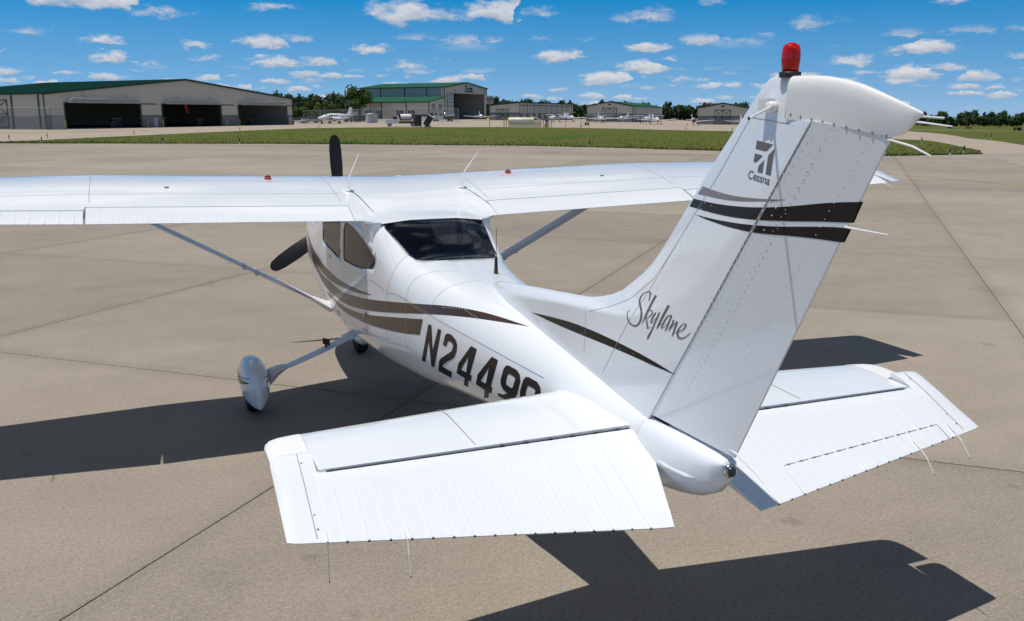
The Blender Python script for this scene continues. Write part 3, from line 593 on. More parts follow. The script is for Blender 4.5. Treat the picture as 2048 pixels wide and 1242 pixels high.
# twin-engine plane by the parking lot
def twin():
    p=site(qd(668,238),238); t=thing('twin_engine_airplane','white twin-engine plane parked before the wire fence','airplane',p,-YAW+pi-radians(40)); 
    f=MB(); R=[]
    for y,zc,w,hh in((5.0,1.35,.08,.08),(4.6,1.38,.38,.32),(3.6,1.48,.62,.52),(2.6,1.66,.70,.72),(1.0,1.74,.72,.82),(-1.5,1.76,.70,.80),(-3.0,1.84,.48,.56),(-5.2,1.98,.12,.2)): R.append([(w*cos(a*pi/7),y,zc+hh*sin(a*pi/7)) for a in range(14)])
    f.loft(R); f.build('fuselage','white_paint',t,True)
    ws=MB(); ws.loft([[(-.5,3.05,1.98),(-.38,2.55,2.34),(.38,2.55,2.34),(.5,3.05,1.98)],[(-.55,3.1,1.95),(-.43,2.6,2.42),(.43,2.6,2.42),(.55,3.1,1.95)]]); ws.build('windscreen','glass_dark',t)
    for sx in(-1,1):
        for y in(1.9,1.1,.3,-.5): MB().box((sx*.70,y,2.0),(.06,.42,.38)).build('window','glass_dark',t)
        w=MB(); w.loft([[(sx*x,c0,z),(sx*x,c0-.5,z+th),(sx*x,c1,z),(sx*x,c0-.5,z-th*.6)] for x,c0,c1,z,th in((.5,1.2,-1.0,1.05,.16),(2.1,1.1,-.95,1.15,.15),(6.1,.6,-.6,1.55,.06))]); w.build('wing','white_paint',t)
        e=MB(); R=[]
        for y,r_ in((2.35,.14),(2.2,.32),(1.4,.40),(0,.38),(-1.3,.1)): R.append([(sx*1.95+r_*cos(a*pi/5),y,1.30+r_*sin(a*pi/5)) for a in range(10)])
        e.loft(R); e.build('engine_nacelle','white_paint',t,True); pr=MB(); pr.tube([(sx*1.95,2.3,1.3),(sx*1.95,2.62,1.3)],[.15,.03],8); pr.box((sx*1.95,2.42,1.3),(.14,.04,2.0)); pr.box((sx*1.95,2.42,1.3),(.14,.04,2.0),m=Matrix.Rotation(pi/2.2,3,'Y')); pr.build('propeller','prop_black',t)
        MB().tube([(sx*1.95,-.1,1.0),(sx*1.95,-.1,.3)],.07,6).build('gear_leg','galv',t); MB().tube([(sx*1.95-.1,-.1,.3),(sx*1.95+.1,-.1,.3)],.3,12).build('wheel','rubber',t)
        h_=MB(); h_.loft([[(sx*.05,-4.3,2.05),(sx*.05,-4.7,2.12),(sx*.05,-5.5,2.05),(sx*.05,-4.7,1.98)],[(sx*2.5,-4.8,2.2),(sx*2.5,-5.0,2.23),(sx*2.5,-5.5,2.2),(sx*2.5,-5.0,2.17)]]); h_.build('tailplane','white_paint',t)
    v=MB(); v.prism([(-.07,-3.4,2.1),(-.07,-4.5,2.55),(-.07,-5.4,4.1),(-.07,-6.0,4.1),(-.07,-5.5,1.95)],0,(.14,0,0)); v.build('fin','white_paint',t)
    MB().tube([(0,3.9,1.2),(0,3.9,.25)],.06,6).build('nose_leg','galv',t); MB().tube([(-.08,3.9,.25),(.08,3.9,.25)],.25,12).build('nose_wheel','rubber',t)
twin()
# ------------------------------------------------------------------ vehicles
def wheels(t,xs,y,r):
    for x in xs:
        for s in(-1,1):
            w=MB().tube([(x,s*y-.11,r),(x,s*y+.11,r)],r,16).build('wheel','rubber',t); MB().tube([(x,s*(y+.115)-.01,r),(x,s*(y+.115)+.01,r)],r*.55,12).build('rim','car_silver',w)
def loftbody(prof,w,tuck):
    "side profile (x,z) lofted across the width with tumblehome"
    R=[]
    for y,k in((-w/2,1),(-w/2+.12,0),(w/2-.12,0),(w/2,1)): R.append([(x+(tuck*.3*(-1 if x>0 else 1) if k else 0),y,z-(tuck*.25 if k and z>.6 else 0)) for x,z in prof])
    b=MB(); b.loft(R); return b
def car(label,u,d,head,colr,kind='suv'):
    p=site(u,d); t=thing('parked_car' if kind!='pickup' else 'pickup_truck',label,'car' if kind!='pickup' else 'pickup truck',p,head,'vehicles parked behind the wire fence')
    if kind=='suv': prof=[(-2.3,.35),(2.3,.35),(2.35,.75),(1.15,1.02),(.55,1.05),(-2.25,1.05),(-2.35,.7)]; cab=[(.95,1.04),(.3,1.66),(-1.95,1.68),(-2.2,1.04)]
    elif kind=='pickup': prof=[(-2.7,.45),(2.7,.45),(2.75,.9),(2.6,1.12),(.95,1.18),(-2.7,1.18)]; cab=[(1.05,1.17),(.45,1.82),(-.95,1.84),(-1.15,1.17)]
    else: prof=[(-2.25,.3),(2.25,.3),(2.3,.62),(1.2,.88),(-2.2,.9),(-2.3,.6)]; cab=[(.95,.87),(.2,1.38),(-1.0,1.4),(-1.75,.88)]
    fix(loftbody(prof,1.84,.1).build('body',colr,t)); g=MB(); R=[]
    for y,k in((-.86,0),(-.70,1),(.70,1),(.86,0)): R.append([(x*.97,y,z if k or z<1.2 else z-.25) for x,z in cab])
    g.loft(R); fix(g.build('windows','glass_dark',t)); zt=max(z for x,z in cab); x0=[x for x,z in cab if z>zt-.1]
    MB().box(((x0[0]+x0[-1])/2,0,zt+.01),(abs(x0[0]-x0[-1]),1.34,.06)).build('roof',colr,t); wheels(t,(-1.45,1.5),.82,.34)
    for s in(-1,1): MB().box((prof[2][0]-.04,s*.65,.78 if kind!='pickup' else .95),(.08,.36,.16)).build('headlight','truss_white',t)
    return t
F2=-YAW
car('white car at the left end of the parking lot',qd(595,262),262,F2+.4,'car_white','sedan'); car('black suv beside the white car in the parking lot',qd(606,268),268,F2+1.9,'car_dark'); car('silver pickup truck behind the nose of the twin-engine plane',qd(622,264),264,F2-2.6,'car_silver','pickup')
car('teal car behind the wing of the twin-engine plane',qd(703,262),262,F2-2.7,'car_teal','sedan'); car('dark grey suv next to the teal car',qd(715,258),258,F2-2.3,'car_dark'); car('white suv beside the metal cabinet',qd(728,262),262,F2-.3,'car_white')
car('white pickup truck parked behind the dark cabinets',qd(848,258),258,F2+2.9,'car_white','pickup')
p=site(qd(803,180),180); t=thing('flatbed_truck','white flatbed truck carrying a white cylindrical tank','truck',p,F2+pi+.12)
fix(loftbody([(.9,.55),(3.05,.55),(3.1,1.0),(2.95,1.28),(1.95,1.36),(.9,1.36)],1.95,.08).build('hood','car_white',t)); c=MB(); c.loft([[(.55,y,.6),(2.0,y,.6),(2.0,y,1.36),(1.55,y*.86,2.0),(.6,y*.86,2.02),(.55,y,1.3)] for y in(-.97,-.9,.9,.97)]); fix(c.build('cab','car_white',t))
for s in(-1,1): MB().box((1.22,s*.945,1.66),(.78,.1,.5)).build('window','glass_dark',t); MB().box((3.08,s*.7,1.02),(.08,.35,.2)).build('headlight','truss_white',t)
ws=MB(); ws.loft([[(2.02,-.8,1.42),(2.02,.8,1.42),(1.64,.7,1.96),(1.64,-.7,1.96)],[(1.98,-.8,1.42),(1.98,.8,1.42),(1.6,.7,1.96),(1.6,-.7,1.96)]]); ws.build('windscreen','glass_dark',t)
MB().box((-1.5,0,.98),(4.0,2.1,.14)).build('flatbed','brown_rust',t); MB().box((-1.2,0,.72),(3.6,.9,.3)).build('chassis','dark_grey',t)
k=MB(); R=[]
for x,r_ in((-1.95,.35),(-1.85,.55),(-1.7,.6),(.1,.6),(.25,.55),(.33,.35)): R.append([(x,r_*cos(a*pi/8),1.72+r_*sin(a*pi/8)) for a in range(16)])
tk=k.loft(R).build('tank','white_dull',t,True); MB().tube([(-.8,0,1.72),(-.76,0,1.72)],.615,16).build('tank_band','galv',tk)
q=MB(); q.box((-2.7,0,1.35),(1.0,1.5,.6)); q.tube([(-2.3,-.6,1.1),(-2.3,-.6,2.0),(-3.2,-.6,2.2)],.06,6); q.tube([(-2.3,.6,1.1),(-2.3,.6,2.0),(-3.2,.6,2.2)],.06,6); q.build('pump_rig','brown_rust',t)
MB().box((.3,0,1.75),(.1,1.7,1.3)).build('headboard','dark_grey',t); wheels(t,(-2.1,2.3),.86,.42)
p=site(qd(886,262),262); t=thing('fuel_truck','white fuel truck with a shiny tank near the tall hangar door','truck',p,F2+pi+.55)
fix(loftbody([(.9,.5),(3.2,.5),(3.25,1.1),(3.05,1.38),(2.1,1.46),(.9,1.46)],2.05,.08).build('hood','car_white',t)); c=MB(); c.loft([[(.4,y,.6),(2.15,y,.6),(2.15,y,1.46),(1.6,y*.86,2.2),(.5,y*.86,2.22),(.4,y,1.3)] for y in(-1.0,-.93,.93,1.0)]); fix(c.build('cab','car_white',t))
for s in(-1,1): MB().box((1.2,s*.97,1.82),(.9,.1,.52)).build('window','glass_dark',t); MB().box((3.24,s*.75,1.05),(.08,.35,.22)).build('headlight','truss_white',t)
ws=MB(); ws.loft([[(2.17,-.85,1.5),(2.17,.85,1.5),(1.7,.75,2.14),(1.7,-.75,2.14)],[(2.1,-.85,1.5),(2.1,.85,1.5),(1.64,.75,2.14),(1.64,-.75,2.14)]]); ws.build('windscreen','glass_dark',t)
k=MB(); k.loft([[(x,r_*1.15*cos(a*pi/8),1.75+r_*.85*sin(a*pi/8)) for a in range(16)] for x,r_ in((-3.3,.7),(-3.15,.9),(-.1,.9),(.05,.7))]); k.build('tank','chrome',t,True); MB().box((-1.6,0,.85),(3.8,2.0,.4)).build('chassis','dark_grey',t); wheels(t,(-2.2,2.2),.9,.45)
# ------------------------------------------------------------------ site furniture
p=site(qd(836,176),176); t=thing('equipment_cabinet','dark grey upright cabinet behind the flatbed truck','cabinet',p,F2+.15); MB().box((0,0,1.15),(1.25,.9,2.0)).build('case','dark_grey',t); MB().box((0,0,2.18),(1.32,.98,.07)).build('lid','dark_grey',t)
for x in(-.45,.45): MB().box((x,0,.07),(.12,.9,.15)).build('foot','galv',t)
p=site(qd(854,175.5),175.5); t=thing('tilted_cabinet','dark grey cabinet tipped over sideways with white lid','cabinet',p,F2); m_=Matrix.Rotation(radians(32),3,'Y'); MB().box((.2,0,1.1),(1.1,.9,1.9),m=m_).build('case','dark_grey',t); MB().box(Vector((.2,0,1.1))+m_@Vector((0,0,1.02)),(1.16,.96,.12),m=m_).build('lid','white_dull',t); MB().box((.1,0,.15),(1.2,.8,.3)).build('cradle','pale_grey',t)
p=site(qd(743,232),232); t=thing('metal_cabinet','pale grey metal utility cabinet at the edge of the ramp','cabinet',p,F2+.5); MB().box((0,0,1.05),(2.4,1.9,2.1)).build('case','pale_grey',t); rf=MB(); rf.prism([(-1.3,-1.05,2.1),(1.3,-1.05,2.1),(0,-1.05,2.32)],0,(0,2.1,0)); rf.build('lid','white_dull',t); MB().box((0,-.96,1.0),(.05,.02,1.9)).build('door_gap','dark_grey',t)
p=site(qd(1049,186),186); t=thing('fuel_tank','cream horizontal fuel tank in a low containment wall','tank',p,F2-.02)
k=MB(); k.loft([[(x,r_*cos(a*pi/10),1.18+r_*sin(a*pi/10)) for a in range(20)] for x,r_ in((-3.25,.3),(-3.2,.55),(-3.05,.66),(1.75,.66),(1.9,.55),(1.95,.3))]); k.build('shell','cream_tank',t,True)
MB().box((-.65,0,.3),(5.0,1.5,.6)).build('saddle','cream_tank',t); MB().box((2.6,0,.55),(1.5,1.5,1.1)).build('pump_box','cream_tank',t); pp=MB(); pp.tube([(1.3,0,1.8),(1.3,0,2.05),(3.2,0,1.35),(3.3,0,.6)],.07,8); pp.tube([(-1.3,0,1.82),(-1.3,0,2.02)],.14,8); pp.tube([(-3.2,0,1.4),(-3.5,0,1.0)],.06,8); pp.build('pipework','cream_tank',t)
for px,l in((1008,'slim yellow bollard at the left end of the fuel tank'),(1012.5,'yellow bollard hard against the left end of the fuel tank'),(1087,'yellow bollard at the right end of the fuel tank'),(1102.5,'yellow bollard right of the grey pump cabinet')):
    b=MB(); b.tube([(0,0,-.2),(0,0,1.6),(0,0,1.68)],[.085,.085,.04],10); o=b.build('bollard','bollard_yellow'); o.location=site(qd(px,184.5),184.5); tag(o,l,'bollard','bollards round the fuel tank')
p=site(qd(1093.5,184),184); t=thing('pump_cabinet','pale grey fuel pump cabinet right of the cream tank','cabinet',p,F2); MB().box((0,0,.85),(.62,.5,1.5)).build('case','pale_grey',t); MB().box((0,-.26,1.3),(.45,.03,.35)).build('dial','glass_dark',t); MB().box((0,0,.05),(.8,.7,.12)).build('plinth','ramp_concrete',t)
b=MB(); b.loft([[(r_*cos(a*pi/8),r_*sin(a*pi/8),z) for a in range(16)] for r_,z in((.17,0),(.2,.05),(.25,.52),(.28,.56),(.25,.56),(.2,.2))]); o=b.build('bucket','orange'); o.location=site(qd(1091.5,182.8),182.8); tag(o,'orange bucket in front of the pump cabinet','bucket')
def pole(label,px,d,hgt,head):
    t=thing('light_pole',label,'light pole',site(qd(px,d),d),F2); MB().tube([(0,0,-.2),(0,0,hgt)],[.09,.06],8).build('post','galv' if head else 'dark_grey',t); MB().box((0,0,hgt+.08),(.9,.4,.16)).build('lamp_head','galv' if head else 'dark_grey',t)
pole('grey light pole between fuel pump and storage hangar',1097,186,4.8,True); pole('dark light pole in front of the lean-to office',741,290,7.0,False)
t=thing('equipment_rack','small pipe rack with red extinguisher and two dark bins','rack',site(qd(1170,183),183),F2); r_=MB()
for x in(-.85,.85): r_.tube([(x,0,-.1),(x,0,1.05)],.03,6)
for z in(.45,1.0): r_.tube([(-.85,0,z),(.85,0,z)],.03,6)
r_.tube([(-.85,0,0),(-.85,0,1.9)],.025,6); r_.build('frame','galv',t)
for x in(.15,.6): MB().box((x,0,.72),(.34,.3,.5)).build('bin','dark_grey',t)
MB().tube([(-.72,-.1,.12),(-.72,-.1,.55),(-.72,-.1,.62)],[.09,.09,.03],10).build('extinguisher','red_paint',t)
# petrol sign
t=thing('petrol_sign','square white petrol sign with red shield on a tall pole','sign',site(qd(979,184),184),F2+.12)
MB().tube([(0,0,-.2),(0,0,4.4)],.07,10).build('pole','galv',t); sb=MB().box((0,0,5.15),(1.5,.28,1.5)).build('sign_box','pale_grey',t); MB().box((0,-.15,5.15),(1.36,.03,1.36)).build('face','white_dull',sb)
sh=[(-.5,5.42),(.5,5.42),(.56,5.2),(.5,4.85),(.3,4.68),(0,4.58),(-.3,4.68),(-.5,4.85),(-.56,5.2)]; b=MB(); b.prism([(x,-.19,z) for x,z in sh],0,(0,.02,0)); b.build('shield','red_paint',sb)
def text(body,size,loc,rot,material,parent,name='lettering',ext=.004,sx=1):
    cu=bpy.data.curves.new(name,'FONT'); cu.body=body; cu.size=size; cu.extrude=ext; cu.align_x='CENTER'; cu.align_y='CENTER'; tmp=bpy.data.objects.new(name,cu); COL.objects.link(tmp); bpy.context.view_layer.update()
    me=bpy.data.meshes.new_from_object(tmp.evaluated_get(bpy.context.evaluated_depsgraph_get())); bpy.data.objects.remove(tmp); me.materials.clear(); me.materials.append(MATS[material])
    o=bpy.data.objects.new(name,me); COL.objects.link(o); o.parent=parent; o.location=loc; o.rotation_euler=rot; o.scale=(sx,1,1); return o
text('66',.72,(0,-.20,5.03),(pi/2,0,0),'white_dull',sb); text('PHILLIPS',.22,(0,-.175,5.58),(pi/2,0,0),'ink',sb,sx=1.1)
# taxiway edge markers, each a thin green-blue post on a white foot
MK=[(78,286,'edge marker post in the grass below the leftmost hangar door'),(13,281,'edge marker post at the far left of the grass'),(90,277,'edge marker post beside the service road at left'),(265,270,'edge marker on the far side of the grass under the long hangar'),(322,287,'edge marker post below the gap between the first two hangar doors'),(476,288.5,'edge marker post at the grass edge below the rightmost hangar door'),(478,262,'edge marker post where the grass meets the ramp, below the rightmost bay'),(636,257,'edge marker post in front of the twin-engine plane'),(970,291,'edge marker post at the grass edge below the petrol sign'),(1180,294.5,'edge marker post at the grass edge below the pipe rack'),(1131,256,'edge marker post between the fuel pump and the pipe rack'),(1373,261,'edge marker post on the ramp below the maroon nosed plane'),(1466,263,'edge marker post nearest the tail fin'),(1777,312,'edge marker post just right of the rudder'),(1848,287,'edge marker post on the far side of the small grass island'),(1907.5,313,'left post of the marker pair on the stained island tip'),(1935,308,'right post of the marker pair on the stained island tip'),(1976,279,'left post of the marker pair beyond the taxiway'),(1986.5,279,'right post of the marker pair beyond the taxiway')]
for px,y,l in MK:
    q=(px-1024)/1889; d=45.
    while d<400 and 230.4+1931*(2.662-gz(q*d,d))/d>y: d+=.25
    t=thing('edge_marker',l,'marker post',site(q*d,d),0,'taxiway edge markers'); MB().tube([(0,0,-.1),(0,0,.22)],.055,8).build('foot','white_dull',t); MB().tube([(0,0,.22),(0,0,.56),(0,0,.58)],[.05,.05,.02],8).build('reflector','marker_blue',t)
def field_sign(label,px,d,w,hh,c1,c2=None):
    t=thing('airfield_sign',label,'sign',site(qd(px,d),d),F2); MB().box((0,0,.35+hh/2),(w,.25,hh)).build('panel',c1,t)
    if c2: MB().box((-w*.2,-.14,.35+hh/2),(w*.3,.03,hh*.8)).build('inset',c2,t)
    for x in(-w*.35,w*.35): MB().box((x,0,.15),(.1,.1,.5)).build('leg','galv',t)
field_sign('orange airfield sign in the grass beyond the taxiway',1939,300,2.0,.75,'orange'); field_sign('black airfield sign with an orange panel, far right',2038,215,1.7,.7,'ink','orange'); field_sign('small black airfield sign just right of the rudder tip wick',1902,330,1.6,.6,'ink'); field_sign('tiny orange airfield sign near the distant wood',2001,420,1.5,.6,'orange')
for pts in ([(118,352),(126,300),(130,262),(132,243)],[(111,285),(118,262),(122,240),(126,222)]):
    pp=[site(u,d) for u,d in pts]; f=[]
    for a,b in zip(pp,pp[1:]): f+=[a+(b-a)*k/12 for k in range(12)]
    dense=[]
    for i,(u,d) in enumerate(pts[:-1]):
        u2,d2=pts[i+1]
        for k in range(12): dense.append(site(u+(u2-u)*k/12,d+(d2-d)*k/12))
    tag(mesh('runway_line',*strip([tuple(p) for p in dense],.9,.05,True),'line_white'),kind='structure')
tag(mesh('service_road',*strip([tuple(site(u,d)) for u,d in [(-96+1.2*k,112+1.9*k) for k in range(28)]],4.0,.03,True),'ramp_concrete'),kind='structure')
# ---- aircraft fuselage loft: y, z_bottom, z_widest, z_top, half width, lower / upper roundness
FUS=[(1.10,1.12,1.42,1.66,.28,2.2,2.2),(.98,1.02,1.40,1.72,.42,2.4,2.4),(.5,.78,1.28,1.75,.53,2.6,2.6),
(0,.64,1.2,1.77,.555,3,2.8),(-.15,.61,1.19,1.80,.56,3.1,3.0),(-.62,.57,1.18,1.93,.57,3.4,4.2),(-1.4,.555,1.18,1.94,.572,3.6,4.8),
(-2.0,.58,1.18,1.89,.56,3.6,5.2),(-2.35,.595,1.18,1.845,.548,3.6,5.2),(-2.6,.61,1.17,1.79,.53,3.6,4.9),(-3.03,.64,1.16,1.585,.487,3.6,4.0),
(-3.4,.672,1.14,1.548,.452,3.6,3.3),(-3.86,.735,1.12,1.512,.402,3.6,2.9),(-5.0,.84,1.08,1.378,.262,3.4,2.3),(-5.6,.885,1.07,1.308,.195,3.2,2.3),(-6.15,.918,1.08,1.243,.135,3,2.5)]
def _pchip(xs,ys):
    n=len(xs); h=[xs[i+1]-xs[i] for i in range(n-1)]; d=[(ys[i+1]-ys[i])/h[i] for i in range(n-1)]
    m=[d[0]]+[0 if d[i-1]*d[i]<=0 else 2*d[i-1]*d[i]/(d[i-1]+d[i]) for i in range(1,n-1)]+[d[-1]]
    def f(x):
        x=min(max(x,xs[0]),xs[-1]); i=0
        while i<n-2 and x>xs[i+1]: i+=1
        t=(x-xs[i])/h[i]; t2=t*t;t3=t2*t
        return (2*t3-3*t2+1)*ys[i]+(t3-2*t2+t)*h[i]*m[i]+(-2*t3+3*t2)*ys[i+1]+(t3-t2)*h[i]*m[i+1]
    return f
_fs=sorted(FUS); _FI=[_pchip([r[0] for r in _fs],[r[k] for r in _fs]) for k in range(1,7)]
_fc={}
def fsec(y):
    k=round(y,4)
    if k not in _fc: _fc[k]=tuple(g(k) for g in _FI)
    return _fc[k]
def fhalf(y,z):
    "half width of the fuselage at station y and height z (0 outside)"
    zb,zm,zt,w,nb,nt=fsec(y)
    if z>=zm: t=(z-zm)/(zt-zm); n=nt
    else: t=(zm-z)/(zm-zb); n=nb
    return w*(1-t**n)**(1/n) if t<1 else 0.0
def ftop(x,y):
    "height of the upper fuselage skin"
    zb,zm,zt,w,nb,nt=fsec(y); t=abs(x)/w
    return zm+(zt-zm)*(1-t**nt)**(1/nt) if t<1 else zm
def fpt(y,th):
    "loft point; th from 0 (right side) through pi/2 (top), pi (left), 3pi/2 (belly)"
    zb,zm,zt,w,nb,nt=fsec(y); c,s=math.cos(th),math.sin(th); n=nt if s>=0 else nb
    return (w*math.copysign(abs(c)**(2/n),c), y, zm+(zt-zm if s>=0 else zm-zb)*math.copysign(abs(s)**(2/n),s))
def fnorm(p):
    def g(x,y,z):
        zb,zm,zt,w,nb,nt=fsec(y)
        h,n=((zt-zm),nt) if z>=zm else ((zm-zb),nb)
        return (abs(x)/w)**n+(abs(z-zm)/h)**n
    e=1e-3; x,y,z=p
    v=[g(x+e,y,z)-g(x-e,y,z),g(x,y+e,z)-g(x,y-e,z),g(x,y,z+e)-g(x,y,z-e)]; l=math.sqrt(sum(a*a for a in v)) or 1
    return [a/l for a in v]
# ---- fin and rudder in the x=0 plane
_FLE=[(1.10,-3.60),(1.40,-3.74),(1.523,-3.853),(1.604,-4.515),(1.650,-5.0),(1.686,-5.347),(1.712,-5.48),(1.746,-5.604),(1.786,-5.71),(1.834,-5.794),(1.947,-5.974),(2.09,-6.123),(2.30,-6.317),(2.505,-6.509),(2.678,-6.683),(2.779,-6.785),(2.80,-6.82),(2.814,-6.88)]
_finle=_pchip([a for a,b in _FLE],[b for a,b in _FLE])
HNG=((-6.133,1.246),(-7.110,2.635))
def hinge_y(z): return HNG[0][0]+(z-HNG[0][1])*(HNG[1][0]-HNG[0][0])/(HNG[1][1]-HNG[0][1])
def fin_aft(z): return hinge_y(z) if z<2.645 else -6.958
def fin_ht(y,z):
    d=max(0.0,_finle(z)-y); T=.074-.026*max(0,min(1,(z-1.25)/1.4)); h=T*min(1.0,d/.5)**.55
    if z>2.70: h*=math.sqrt(max(0.02,1-((z-2.70)/.118)**2))
    return h
def rud_ht(y,z):
    v=(z-1.25)/1.36; s=0
    for _ in range(6):
        h=-6.147-.971*v; t=-6.72-.732*v; s=(y-h)/(t-h); v=(z-(1.262+(1.236-1.262)*s))/(1.366+(1.352-1.366)*s)
    s=min(1,max(0,s)); v=min(1,max(0,v)); return (.069-.0235*v)*(1-s)+.004*s
# ---- outlines of painted marks, glazing and seams on the skin (station, height)
WIN_DOOR=[(-0.5857, 1.6154), (-0.8953, 1.6497), (-1.1744, 1.6807), (-1.4309, 1.7091), (-1.4553, 1.6611), (-1.4655, 1.6116), (-1.4658, 1.5608), (-1.4591, 1.5089), (-1.4477, 1.4561), (-1.4332, 1.4026), (-1.3845, 1.3842), (-1.2993, 1.3791), (-1.1019, 1.3984), (-0.8941, 1.4181), (-0.6742, 1.4383), (-0.6362, 1.4493), (-0.6313, 1.5061), (-0.6166, 1.5616)]
WIN_REAR=[(-1.6094, 1.7201), (-1.6749, 1.7251), (-1.869, 1.7091), (-1.9991, 1.6875), (-2.123, 1.6661), (-2.2395, 1.6448), (-2.3304, 1.6211), (-2.414, 1.5971), (-2.4891, 1.5726), (-2.5834, 1.5299), (-2.6035, 1.5116), (-2.5609, 1.4632), (-2.5148, 1.4462), (-2.2324, 1.4061), (-1.9886, 1.3897), (-1.8233, 1.3886), (-1.65, 1.3871), (-1.5949, 1.3964), (-1.6031, 1.4489), (-1.609, 1.5008), (-1.611, 1.552), (-1.6072, 1.6023), (-1.5949, 1.6515)]
WIN_BACK=[(-0.3646, -2.452), (-0.3219, -2.4652), (-0.2762, -2.4678), (-0.2359, -2.4749), (-0.1946, -2.4785), (-0.1525, -2.48), (-0.11, -2.4806), (-0.0672, -2.4808), (-0.0242, -2.4809), (0.019, -2.481), (0.0648, -2.4832), (0.1108, -2.4853), (0.1571, -2.487), (0.2042, -2.4872), (0.2525, -2.4842), (0.3037, -2.4739), (0.3616, -2.4459), (0.4405, -2.3903), (0.4448, -2.5001), (0.4089, -2.6427), (0.3986, -2.7163), (0.3927, -2.7772), (0.3904, -2.8285), (0.3872, -2.8815), (0.3809, -2.942), (0.3433, -3.0165), (0.2964, -3.0723), (0.2415, -3.1006), (0.1926, -3.1144), (0.147, -3.12), (0.1033, -3.1213), (0.0606, -3.1203), (0.0183, -3.1184), (-0.0237, -3.1165), (-0.0655, -3.1144), (-0.1075, -3.1069), (-0.1487, -3.0977), (-0.189, -3.0857), (-0.2281, -3.0699), (-0.2659, -3.0497), (-0.3035, -3.0023), (-0.3351, -2.9201), (-0.352, -2.8549), (-0.3701, -2.7925), (-0.3844, -2.7402), (-0.3979, -2.6835), (-0.4091, -2.6171), (-0.4164, -2.5337), (-0.4082, -2.4726)]
